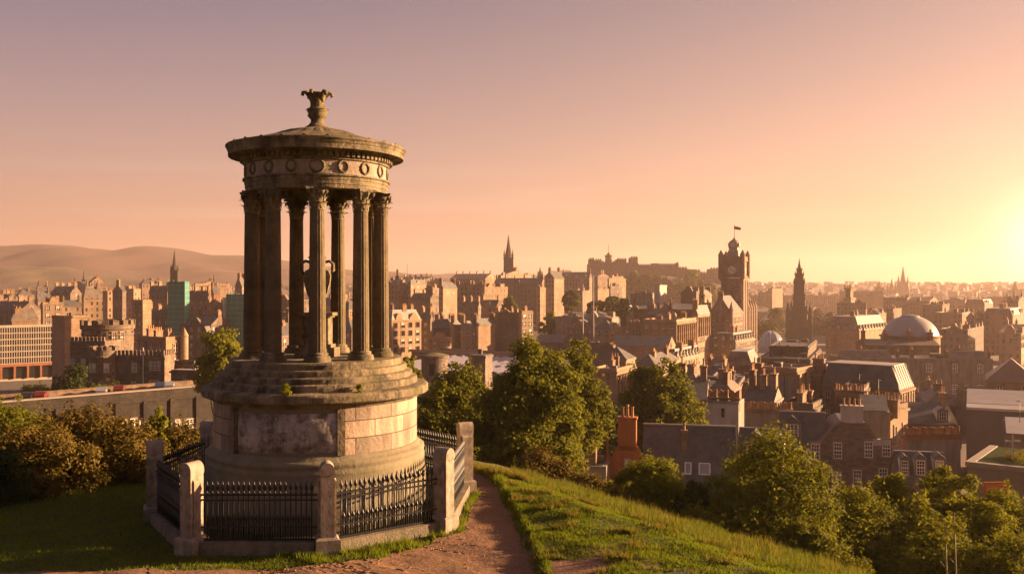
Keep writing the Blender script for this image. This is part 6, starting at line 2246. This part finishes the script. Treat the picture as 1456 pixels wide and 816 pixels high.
far = [(1256, 1290, 1300, 424, 900, 'hazy warm terrace below the cathedral spires'), (1290, 1322, 1334, 428, 820, 'hazy block with a pale roof behind the grey dome'),
       (1312, 1340, 1350, 434, 700, 'flat roofed office with a lit strip behind the grey dome'), (1340, 1372, 1384, 428, 900, 'dim terrace in the sun haze past the flat roofed office'),
       (1372, 1400, 1412, 432, 760, 'brown block with white flecked roof in the sun haze'), (1396, 1428, 1440, 424, 1000, 'pale ochre block close to the bright horizon'),
       (1424, 1448, 1462, 428, 640, 'tall hazy slab at the edge under the sun'), (1330, 1368, 1380, 446, 600, 'gabled roofs glowing at their edges in the haze'),
       (1374, 1386, 1398, 452, 520, 'dark rounded mansard tower house in the haze'), (1398, 1440, 1470, 448, 520, 'large dim block in front of the hazy slab'),
       (1246, 1270, 1282, 440, 720, 'tall brown terrace with lit chimneys before the cathedral'), (1420, 1452, 1480, 474, 420, 'shadowed corner building low under the sun'),
       (1336, 1376, 1400, 470, 440, 'cluttered roof with plant boxes beside the grey dome'), (1226, 1250, 1260, 446, 640, 'brown house with white flagged roof next to the large store')]
for i, (xl, xc, xr, yt, Y, label) in enumerate(far):
    H(label, xl, xc, xr, yt, Y, 36, ['flat', 'gablex', 'flat', 'hip', 'mansard'][i % 5], 3.5, chim=3, wall='warm_tenement' if i % 2 else 'dark_tenement', rm='slate_brown', vis=yt + 30)
# record house: long two storey front with dome
o = H('long classical front with two rows of windows below the grey dome', 1196, 1412, 1420, 512, 262, 6, 'flat', chim=3, wall='grey_render', name='record_house', sp=6.0, ww=1.6, wh=2.6, sh=6.0, kind='sash', near=False, para=0.4, rm='roof_felt', vis=575)
w1, zt = o['w1'], o['zt']
for f0, f1 in ((0.03, 0.28), (0.66, 0.98)):
    b = MB(); b.frustum((-w1 * f1, -w1 * f0, 0.3, 8), (-w1 * f1, -w1 * f0, 3.5, 4.5), zt + 0.3, zt + 2.4)
    b.build('pitched_roof', MT['slate_brown'], o)
b = MB(); b.box(-w1 - 0.2, 0.2, -0.25, 0.0, zt - 6.6, zt - 6.1, bottom=True); b.build('string_course', MT['margin_stone'], o)
for x in (0.30, 0.62, 0.02):
    chimney(o, -w1 * x, 1.0, zt, 0.8, 0.8, 2.0, 2)
H('low brown attic range with stacks just under the grey dome', 1232, 1336, 1346, 491, 284, 8, 'gablex', 1.5, chim=4, wall='dark_sandstone', win=False, rm='slate_brown', name='attic')
X, Y = T(1294, 300), 300
gz = G(X, Y)
o = empty('grey_dome', (X, Y, gz)); tag(o, 'wide shallow grey dome on a stone drum in the hazy middle distance', 'dome')
zq = lambda py: ZP(py, Y) - gz
rD = 38 / F * Y
b = MB(); b.lathe([(rD * 1.03, zq(520)), (rD * 1.03, zq(479)), (rD * 1.09, zq(478)), (rD * 1.09, zq(476.5)), (rD, zq(476))], 48, smooth=False); b.build('drum', MT['warm_sandstone'], o)
b = MB(); b.lathe([(rD, zq(476)), (rD * 0.97, zq(472)), (rD * 0.88, zq(465)), (rD * 0.72, zq(458)), (rD * 0.5, zq(452.5)), (rD * 0.33, zq(450.3)), (rD * 0.33, zq(448.8)), (rD * 0.24, zq(448.3)), (0, zq(446.8))], 48); b.build('shell', MT['lead'], o)
H('brown house with a lit hipped copper roof at the edge of the view', 1404, 1475, 1490, 543, 200, 27, 'hip', 4.5, wall='warm_sandstone', chim=0, rm='copper_roof', sp=3.4, ww=1.1, wh=1.5, sh=3.6, name='house')

# ---- middle ground roofs, right of the terrace
H('dark mansard block with one bright slanting end, between the clock tower and the penthouse box', 1030, 1070, 1082, 520, 235, 24, 'mansard', 3.4, wall='dark_sandstone', win=False, chim=0, rm='slate_brown')
H('low white plant room on the flat roofs under the clock tower', 1052, 1066, 1074, 503, 250, 25, 'flat', wall='pale_render', win=False, chim=0, name='plant_room', para=0.2)
H('broad flat roof with pale edges and roof clutter below the clock tower', 985, 1064, 1078, 546, 190, 16, 'flat', wall='dark_sandstone', win=False, chim=1, para=0.35)
H('dark low range with white edged flat roof behind the white gable', 985, 1040, 1066, 564, 165, 18, 'flat', wall='dark_sandstone', win=False, chim=0, para=0.4, rm='roof_felt')
H('pale roofed single storey hall beside the dark low range', 1000, 1028, 1046, 524, 240, 24, 'flat', wall='grey_render', win=False, chim=0, rm='roof_pale')
H('brown penthouse box with a bright end wall', 1094, 1149, 1161, 494, 250, 22, 'flat', wall='dark_sandstone', win=False, chim=0, name='penthouse', para=0.3)
H('wide flat block with small windows carrying the penthouse box', 1078, 1152, 1176, 512, 240, 22, 'flat', wall='dark_sandstone', chim=0, sp=2.6, ww=1.0, wh=1.2, para=0.3, vis=535)
o = H('stone pavilion with paired pilasters and a heavy cornice below the penthouse box', 1084, 1133, 1163, 528, 172, 38, 'flat', wall='warm_sandstone', win=False, chim=0, name='pavilion', para=0.6, w2max=9)
w1, w2, zt = o['w1'], o['w2'], o['zt']
for k in range(3):
    b = MB(); b.box(0, 0.45, -0.5, 0.5, zt - 8.5, zt - 0.6); b.build('pilaster', MT['warm_sandstone'], o, loc=(0, w2 * (0.1 + 0.4 * k), 0))
b = MB(); b.box(-w1 * 0.88, -w1 * 0.1, -0.05, 0, zt - 7, zt - 1.2); b.build('panel', MT['grey_render'], o)
H('plain wall annexe with a ragged stone top beside the pilastered pavilion', 1152, 1166, 1176, 532, 178, 38, 'flat', wall='warm_sandstone', win=False, chim=1)
o = H('tall slate roofed block with one long sunlit pilastered end', 1168, 1279, 1300, 556, 168, 38, 'flat', wall='warm_sandstone', chim=0, sp=2.2, ww=0.9, wh=2.0, sh=3.2, name='block', para=0.2, w2max=14, vis=640)
w1, w2, zt = o['w1'], o['w2'], o['zt']
b = MB(); b.frustum((-w1, 0, 0.0, w2), (-w1 + 0.6, -1.6, 2.0, w2 - 1.2), zt + 0.1, zt + 4.3); b.build('mansard', MT['slate'], o)
b = MB(); b.box(-w1 + 0.5, -1.5, 1.9, w2 - 1.1, zt + 4.3, zt + 4.5); b.build('lead_flat', MT['roof_pale'], o)
for k in range(6):
    b = MB(); b.box(0, 0.25, -0.22, 0.22, zt - 11, zt - 0.5); b.build('pilaster', MT['warm_sandstone'], o, loc=(0, w2 * (k + 0.5) / 6, 0))
b = MB()
for k in range(7):
    t = (k + 0.5) / 7
    b.box(-0.1, 0.06, -0.06, 0.06, 0, 4.4, M=TR(0, w2 * t, zt + 0.15) @ Matrix.Rotation(R(-20), 4, 'Y'))
b.build('roof_rib', MT['roof_pale'], o)
H('white walled plant box behind the slate roofed block', 1158, 1176, 1184, 520, 230, 25, 'flat', wall='pale_render', win=False, chim=0, name='plant_room', para=0.2)
# white gable with chimneys
o = H('tall white rendered gable with a row of clay pots along its top', 1001, 1050, 1058, 574, 122, 22, 'flat', wall='pale_render', win=False, chim=0, name='gable_house', para=0.1, near=True, cornice=False)
w1, w2, zt = o['w1'], o['w2'], o['zt']
b = MB(); b.box(-w1 - 0.1, 0.1, -0.1, 0.6, zt, zt + 0.25); b.box(-0.02, 0.012, -0.01, w2, 0, zt - 0.02); b.build('coping', MT['grey_render'], o)
for k in range(3):
    chimney(o, -w1 * (0.12 + 0.33 * k), 0.9, zt + 0.1, w1 * 0.26, 0.9, 0.35, 5, True)
b = MB(); b.box(-0.22, 0.22, -0.03, 0, 0, 1.2); b.build('window', MT['window_glass'], o, loc=(-w1 * 0.45, -0.005, zt - 1.9))
H('brown party wall topped with chimney pots beyond the white gable', 1052, 1128, 1134, 590, 132, 10, 'flat', wall='grey_render', win=False, chim=0, name='party_wall', para=0.1, dmin=1.2, w2max=1.2, cornice=False)
o = bpy.data.objects['party_wall']
for k in range(5):
    chimney(o, -o['w1'] * (0.1 + 0.19 * k), 0.5, o['zt'], 1.3, 0.8, 0.6, 4, True)
H('grey house wall half hidden behind the broad green tree', 960, 1004, 1010, 570, 128, 14, 'gablex', 2.5, wall='dark_sandstone', chim=2, name='house', sp=3.4, kind='sash', wh=1.7)
# orange gable house
Y = 95
o = H('orange rendered gable house with a big slate roof and rooflights', 862, 908, 1040, 668, Y, 74, 'gablex', 1.0, wall='orange_render', win=False, chim=0, name='gable_house', cornice=False, w2max=11)
for c in list(o.children):
    bpy.data.objects.remove(c)
# rebuilt in its own frame: gable faces the slope, slate roof pitch beside it
o.rotation_euler = (0, 0, R(-12))
gq = o.location.z
X0 = T(908, Y)
o.location.x = X0
hz = lambda py, yy=Y: ZP(py, yy) - gq
ze, zr_ = hz(700), hz(613)
Wd, Ln = 7.4, 9.6
b = MB()
b.box(-3.6, Ln, 0.02, Wd, 0, ze)
b.add([(-3.6, 0.0, 0), (-3.6, 0.0, ze), (-3.6, Wd / 2, zr_), (-3.6, Wd, ze), (-3.6, Wd, 0)], [(0, 1, 2, 3, 4)])
b.build('wall', MT['orange_render'], o)
rt = MB()
th = 0.22
for s in (0, 1):
    y0, y1 = (-0.35, Wd / 2) if s == 0 else (Wd + 0.35, Wd / 2)
    vs = [(0.25, y0, ze - 0.25), (Ln + 0.3, y0, ze - 0.25), (Ln + 0.3, y1, zr_), (0.25, y1, zr_)]
    vs += [(p[0], p[1], p[2] + th) for p in vs]
    rt.add(vs, [(0, 1, 5, 4), (1, 2, 6, 5), (2, 3, 7, 6), (3, 0, 4, 7), (4, 5, 6, 7)])
rt.box(0.25, Ln + 0.3, Wd / 2 - 0.16, Wd / 2 + 0.16, zr_ + th - 0.05, zr_ + th + 0.12, 1)
rf = rt.build('roof', [MT['slate'], MT['lead']], o)
# the orange gable wall, standing a little proud of the slates and rising to the stack
gb = MB()
gx0, gx1 = -3.3, 0.25
cxm = -1.15
for s in (-1, 1):
    pass
vs = [(gx0, -0.45, 0), (gx0, -0.45, hz(662)), (cxm - 1.0, -0.45, hz(634)), (cxm + 1.05, -0.45, hz(634)), (gx1 + 0.6, -0.45, hz(664)), (gx1 + 0.6, -0.45, 0)]
n = len(vs)
vs2 = vs + [(p[0], 0.4, p[2]) for p in vs]
gb.add(vs2, [tuple(range(n)), tuple(range(n, 2 * n))[::-1]] + [(i, i + n, (i + 1) % n + n, (i + 1) % n) for i in range(n)])
gb.build('gable', MT['orange_render'], o)
ck = MB()
ck.box(cxm - 0.92, cxm + 0.92, -0.45, 0.75, hz(640), hz(596)); ck.box(cxm - 1.02, cxm + 1.02, -0.55, 0.85, hz(596), hz(593), bottom=True)
ck = ck.build('chimney', MT['orange_render'], o)
for k in range(3):
    put('chimney_pot', pot_mesh(), ck, (cxm - 0.5 + 0.5 * k, 0.15, hz(593)), (0, 0, 0), (1, 1, 1.2 + 0.25 * (k % 2)))
window(o, 'sash', (cxm + 0.05, -0.46, hz(664)), 0, 0.55, 0.9, True)
for px, py, ww_ in ((943, 655, 0.9), (974, 653, 0.5), (996, 651, 1.0)):
    x = (px - 908) / F * 99
    t = 0.36 + 0.02
    y_ = -0.35 + (Wd / 2 + 0.35) * t
    z_ = ze - 0.25 + (zr_ - ze + 0.25) * t + th
    sl = math.atan2(zr_ - ze + 0.25, Wd / 2 + 0.35)
    b = MB(); b.box(-ww_ / 2 - 0.1, ww_ / 2 + 0.1, -0.65, 0.65, -0.05, 0.09, bottom=True)
    q = b.build('rooflight', MT['white_paint'], rf, loc=(x, y_, z_), rot=(sl, 0, 0))
    b = MB(); b.box(-ww_ / 2, ww_ / 2, -0.55, 0.55, 0.0, 0.10); b.build('pane', MT['lead'], q)
chimney(rf, 4.6, Wd * 0.34, zr_ - 1.0, 0.5, 0.5, 0.7, 1, True)

# small white chimney block and low walls among the bushes
o = H('small white chimney block above the straggly bush', 803, 818, 824, 676, 84, 20, 'flat', wall='pale_render', win=False, chim=0, name='outhouse', cornice=False, para=0.05, near=True, w2max=1.6)
put('chimney_pot', pot_mesh(), o, (-0.5, 0.4, o['zt'] + 0.1))
H('low grey yard wall between the white chimney block and the orange gable', 822, 862, 866, 664, 92, 12, 'flat', wall='grey_render', win=False, chim=1, name='outhouse', cornice=False, para=0.05, near=True, w2max=3)

# slate roofs with dormers beside the white gable
def slope_roof(label, xl, xr, ye, yr, Y, a, depth, wallm, mat='slate', name='house', dorms=(), chims=(), win=()):
    """House whose long slate slope faces the viewer: eaves row ye, ridge row yr."""
    a = R(a)
    X0 = T(xr, Y)
    tl = (xl - 728) / F
    w1 = (X0 - tl * Y) / (math.cos(a) + tl * math.sin(a))
    gz = min(G(X0, Y), G(T(xl, Y), Y)) - 0.3
    o = empty(name, (X0, Y, gz), -a)
    tag(o, label, 'building')
    z0, z1 = ZP(ye, Y) - gz, ZP(yr, Y + depth / 2) - gz
    b = MB(); b.box(-w1, 0, 0, depth, 0, z0 - 0.1); b.add([(0, 0, z0 - 0.1), (0, depth, z0 - 0.1), (0, depth / 2, z1 - 0.05), (-w1, 0, z0 - 0.1), (-w1, depth, z0 - 0.1), (-w1, depth / 2, z1 - 0.05)], [(0, 1, 2), (4, 3, 5)])
    b.build('wall', MT[wallm], o)
    b = MB()
    th = 0.15
    for y0, y1 in ((-0.3, depth / 2), (depth + 0.3, depth / 2)):
        vs = [(-w1 - 0.1, y0, z0 - 0.2), (0.1, y0, z0 - 0.2), (0.1, y1, z1), (-w1 - 0.1, y1, z1)]
        vs += [(p[0], p[1], p[2] + th) for p in vs]
        b.add(vs, [(0, 1, 5, 4), (1, 2, 6, 5), (2, 3, 7, 6), (3, 0, 4, 7), (4, 5, 6, 7)])
    b.box(-w1 - 0.1, 0.1, depth / 2 - 0.15, depth / 2 + 0.15, z1 + th - 0.04, z1 + th + 0.1, 1)
    rf = b.build('roof', [MT[mat], MT['lead']], o)
    for f, t, w_, h_ in dorms:
        y_ = depth / 2 * t
        z_ = z0 + (z1 - z0) * t
        dormer(rf, -w1 * f, y_, z_, w_, h_, depth * 0.35, 0, mat, True)
    for f, n, h_ in chims:
        chimney(rf, -w1 * f, depth / 2, z1, 2.0, 0.8, h_, n, True)
    for f, zz_, w_, h_ in win:
        window(o, 'sash', (-w1 * f, -0.004, z0 - zz_), 0, w_, h_, True)
    return o


slope_roof('slate roofed house with a broad bay dormer beside the white gable', 1048, 1112, 662, 612, 114, 20, 7, 'rubble_stone', dorms=((0.62, 0.25, 2.9, 1.9), (0.12, 0.30, 1.7, 2.0)))
slope_roof('slate roofed house with one lit dormer between the bay dormer and the stone gable', 1108, 1176, 668, 588, 124, 16, 9, 'rubble_stone', dorms=((0.72, 0.55, 2.4, 2.0), (0.12, 0.12, 1.5, 1.9)), win=((0.14, 4.2, 1.0, 1.9), (0.5, 4.2, 1.0, 1.9)))
# stone gable house
Y = 122
X0 = T(1246, Y)
gz = G(X0, Y) - 0.3
o = empty('stone_house', (X0, Y, gz), R(-14))
tag(o, 'old brown stone house with a broad gable, white sash windows and a white chimney', 'house')
hz = lambda py: ZP(py, Y) - gz
xg = lambda px: (px - 1246) / F * Y * 1.02
b = MB()
gv = [(xg(1150), 0, 0), (xg(1150), 0, hz(650)), (xg(1172), 0, hz(632)), (xg(1192), 0, hz(606)), (xg(1200), 0, hz(602)), (xg(1232), 0, hz(602)), (xg(1246), 0, hz(624)), (xg(1262), 0, hz(646)), (xg(1281), 0, hz(664)), (xg(1281), 0, 0)]
n = len(gv)
b.add(gv + [(p[0], 9, p[2]) for p in gv], [tuple(range(n)), tuple(range(n, 2 * n))[::-1]] + [(n - 1, n - 2, 2 * n - 2, 2 * n - 1), (0, n, n + 1, 1)])
b.build('wall', MT['rubble_stone'], o)
b = MB()
for i in range(1, n - 2):
    p, q = gv[i], gv[i + 1]
    b.add([(p[0], 0.3, p[2] + 0.06), (q[0], 0.3, q[2] + 0.06), (q[0], 9, q[2] + 0.06), (p[0], 9, p[2] + 0.06)], [(0, 1, 2, 3)])
rf = b.build('roof', MT['slate'], o)
for i in range(1, n - 2):
    p, q = Vector(gv[i]), Vector(gv[i + 1])
    d = q - p
    if abs(d.z) < 0.05:
        continue
    b = MB()
    b.add([(p.x, -0.06, p.z), (q.x, -0.06, q.z), (q.x, -0.06, q.z + 0.22), (p.x, -0.06, p.z + 0.22), (p.x, 0.4, p.z), (q.x, 0.4, q.z), (q.x, 0.4, q.z + 0.22), (p.x, 0.4, p.z + 0.22)], [(0, 1, 2, 3), (3, 2, 6, 7), (5, 4, 7, 6)])
    b.build('coping', MT['margin_stone'], o)
b = MB(); b.box(xg(1200), xg(1229), 0.02, 1.3, hz(603), hz(580)); b.box(xg(1199), xg(1230), -0.05, 1.4, hz(580), hz(578), bottom=True)
ck = b.build('chimney', [MT['pale_render']], o)
for k in range(4):
    put('chimney_pot', pot_mesh(), ck, (xg(1204 + 7 * k), 0.65, hz(578)), (0, 0, 0), (1, 1, 1.1))
for px, py in ((1195, 654), (1236, 651), (1259, 648), (1194, 696), (1221, 692), (1255, 688), (1166, 697), (1165, 657)):
    window(o, 'sash', (xg(px), -0.005, hz(py)), 0, 1.08, 2.2, True)
b = MB(); b.box(xg(1251) - 0.9, xg(1251) + 1.2, -0.12, 0.5, hz(633), hz(624)); b.build('dormer_head', MT['pale_render'], o)
H('brown gabled party wall rising behind the stone house', 1224, 1262, 1268, 584, 132, 20, 'gablex', 1.5, wall='grey_render', win=False, chim=0, name='party_wall')
o = H('sunlit end of a terrace with three tall windows beside the slate roofed block', 1232, 1266, 1291, 584, 140, 45, 'flat', wall='warm_sandstone', chim=0, sp=2.2, ww=0.9, wh=2.6, sh=3.4, top_off=2.6, name='terrace', w2max=8)
for k in range(3):
    chimney(o, -o['w1'] * (0.1 + 0.4 * k), 1.2, o['zt'], 2.4, 1.0, 1.4, 5, True)
H('roof top stack house crowded with clay pots above the stone house', 1190, 1224, 1238, 566, 150, 25, 'flat', wall='dark_sandstone', win=False, chim=0, near=True, name='house')
o = [x for x in bpy.data.objects if x.get('label', '').startswith('roof top stack')][0]
for k in range(3):
    chimney(o, -o['w1'] * (0.12 + 0.36 * k), 1.0, o['zt'], 2.0, 1.0, 0.9, 5, True)
slope_roof('low dark house with three white dormers next to the stone house', 1278, 1350, 690, 645, 112, 14, 7, 'rubble_stone', dorms=((0.86, 0.22, 1.1, 2.2), (0.54, 0.25, 1.4, 2.2), (0.16, 0.28, 1.4, 2.2)))
o = H('long brown party wall with chimney pots along its sloping top', 1290, 1366, 1374, 626, 126, -6, 'flat', wall='grey_render', win=False, chim=0, name='party_wall', para=0.1, dmin=1.4, w2max=1.4, cornice=False)
for k in range(6):
    chimney(o, -o['w1'] * (0.06 + 0.17 * k), 0.6, o['zt'], 1.4, 0.9, 0.7, 4, True, 'brick_red')
o = H('orange brick house with a dark gabled roof and a white dormer', 1296, 1362, 1372, 604, 158, 10, 'gablex', 3.0, wall='brick_red', win=False, chim=1, name='brick_house')
dormer(o, -2.2, 1.0, o['zt'] + 0.4, 1.8, 1.8, 2.5, 0, 'lead', True)
H('dark tree shaded roof behind the orange brick house', 1286, 1330, 1346, 586, 190, 15, 'hip', 3, wall='dark_sandstone', win=False, chim=1)
H('brown slate roofed hall between the orange brick house and the classical front', 1318, 1372, 1384, 575, 205, 15, 'hip', 3, wall='dark_sandstone', win=False, chim=1, rm='slate_brown')
# dark shed with white roof panels
o = H('big dark shed with pale folded roof panels', 1374, 1475, 1490, 586, 142, 27, 'flat', wall='roof_felt', win=False, chim=0, name='shed', para=0.2, rm='roof_felt', cornice=False)
w1, zt = o['w1'], o['zt']
b = MB()
for k, (y0, y1, z0, z1) in enumerate(((-0.3, 3.2, 0.1, 0.5), (4.0, 9.5, 0.5, 1.5), (9.8, 13.5, 1.2, 1.9))):
    b.add([(-w1, y0, zt + z0), (0.5, y0, zt + z0), (0.5, y1, zt + z1), (-w1, y1, zt + z1), (-w1, y0, zt + z0 - 0.2), (0.5, y0, zt + z0 - 0.2)], [(0, 1, 2, 3), (4, 5, 1, 0)])
b.build('roof_panel', MT['roof_pale'], o)
H('small gabled store with a pale roof against the dark shed', 1432, 1478, 1490, 618, 116, 27, 'gablex', 1.2, wall='dark_sandstone', win=False, chim=0, name='shed', rm='roof_pale')
# grass roofed building
Y = 92
X0 = T(1376, Y); gz = G(X0, Y) - 0.3
o = empty('grass_roof_building', (X0, Y, gz), R(-38))
tag(o, 'low stone building with a planted grass roof and a pale cross shaped post', 'building')
zt = ZP(662, Y) - gz
b = MB(); b.box(0, 14, 0, 12, 0, zt); b.build('wall', MT['margin_stone'], o)
b = MB()
for q in ((-0.2, 14, -0.2, 0.5), (-0.2, 0.6, 0.5, 12)):
    b.box(q[0], q[1], q[2], q[3], zt, zt + 0.45)
b.build('coping', MT['pavement_stone'], o)
b = MB(); b.box(0.6, 14, 0.5, 12, zt, zt + 0.35); rfq = b.build('roof', MT['hill_grass'] if 'hill_grass' in MT else MT['leaf_dark'], o)
me, _ = leaf_mesh('roof_grass', [(7.5, 5, zt + 0.55, 6.2, 4.6, 0.5)], 9000, 0.28, 0.07, MT['grass_dry'], 301, shell=0.0, nclump=120, cr=0.16)
put('roof_grass', me, o)
b = MB(); b.box(-0.07, 0.07, -0.07, 0.07, 0, 2.6); b.box(-0.75, 0.75, -0.06, 0.06, 1.7, 1.84, bottom=True)
tag(b.build('cross_post', MT['pale_render'], loc=(T(1440, 92), 92, ZP(652, 92))), 'pale cross shaped post standing on the grass roof', 'post')
b = MB()
for k in range(4):
    b.box(-1.1, 1.1, -0.06, 0.06, 0.26 * k, 0.26 * k + 0.23, bottom=True)
b.box(-1.0, -0.85, -0.1, 0.1, -1.5, 1.02); b.box(0.85, 1.0, -0.1, 0.1, -1.5, 1.02)
Xo = T(1416, 76)
tag(b.build('board_fence', MT['orange_boards'], loc=(Xo, 76, ZP(702, 76)), rot=(0, 0, R(6))), 'bright orange boards glimpsed over the bushes below the grass roof', 'fence')

# ---- more of the jumble of roofs below the clock tower
H('ragged slate roof with three stone stacks behind the bay dormer house', 1058, 1100, 1112, 572, 150, 25, 'gablex', 2.2, chim=3, wall='grey_render', win=False, name='house')
H('stone parapet block with four stacks under the plain wall annexe', 1112, 1156, 1170, 580, 143, 30, 'flat', chim=4, wall='dark_sandstone', win=False, name='house')
H('hipped brown roof between the broad flat roof and the white gable', 1006, 1040, 1052, 557, 158, 24, 'hip', 2.2, chim=2, wall='dark_sandstone', win=False, rm='slate_brown', name='house')
H('small lit gable squeezed before the stone pavilion', 1068, 1082, 1092, 548, 180, 40, 'gabley', 2.4, chim=1, wall='warm_sandstone', win=False, name='house')
H('narrow flat roofed stair block beside the stone pavilion', 1058, 1074, 1084, 536, 200, 32, 'flat', chim=1, wall='warm_sandstone', win=False, name='house')
H('red roofed workshop with one stack below the classical front', 1300, 1326, 1338, 568, 215, 22, 'gablex', 2.0, chim=1, wall='brick_red', win=False, name='workshop')
H('pale flat roofed store behind the big dark shed', 1386, 1440, 1456, 566, 190, 12, 'flat', chim=0, wall='dark_sandstone', win=False, rm='roof_pale', name='store')
H('little pitched roof with two stacks at the foot of the bank block', 1000, 1026, 1040, 536, 230, 30, 'gablex', 2.0, chim=2, wall='warm_sandstone', win=False, name='house')
H('chimneyed brown roof beside the mansarded corner block', 968, 990, 1002, 540, 225, 28, 'hip', 2.6, chim=2, wall='dark_sandstone', win=False, rm='slate_brown', name='house')

# ============ far city: more than anyone could count
rng = np.random.RandomState(77)
b = MB()
for k in range(1500):
    Y = 900 + 2300 * rng.uniform() ** 0.8
    px = rng.uniform(-60, 1520)
    X = T(px, Y)
    gz = G(X, Y)
    if (800 < px < 1060 and Y > 1050) or (px < 330 and Y > 2050) or (px < 760 and Y > 2450):
        continue
    w = rng.uniform(7, 22); d = rng.uniform(7, 12); h = rng.uniform(5, 11)
    M = TR(X, Y, gz) @ RZ(R(rng.uniform(-70, 10)))
    mi = int(rng.choice([0, 0, 1, 2]))
    b.box(-w / 2, w / 2, -d / 2, d / 2, -2, h, mi, M=M)
    z2 = h + rng.uniform(2, 4)
    vs = [(-w / 2, -d / 2, h), (w / 2, -d / 2, h), (w / 2, d / 2, h), (-w / 2, d / 2, h), (-w / 2, 0, z2), (w / 2, 0, z2)]
    b.add(vs, [(0, 1, 5, 4), (2, 3, 4, 5), (1, 2, 5), (3, 0, 4)], 3, M=M)
tag(b.build('distant_city', [MT['warm_sandstone'], MT['pale_render'], MT['dark_sandstone'], MT['slate_brown']]), kind='stuff')
# far trees between the houses
me, _ = leaf_mesh('distant_trees', [(T(px, Y), Y, G(T(px, Y), Y) + 3, 30, 25, 8) for px, Y in [(int(rng.uniform(-40, 1500)), float(rng.uniform(900, 2600))) for _ in range(90)]], 16000, 5.0, 3.5, MT['leaf_far'], 302, nclump=420, cr=0.2)
tag(put('distant_trees', me), kind='stuff')
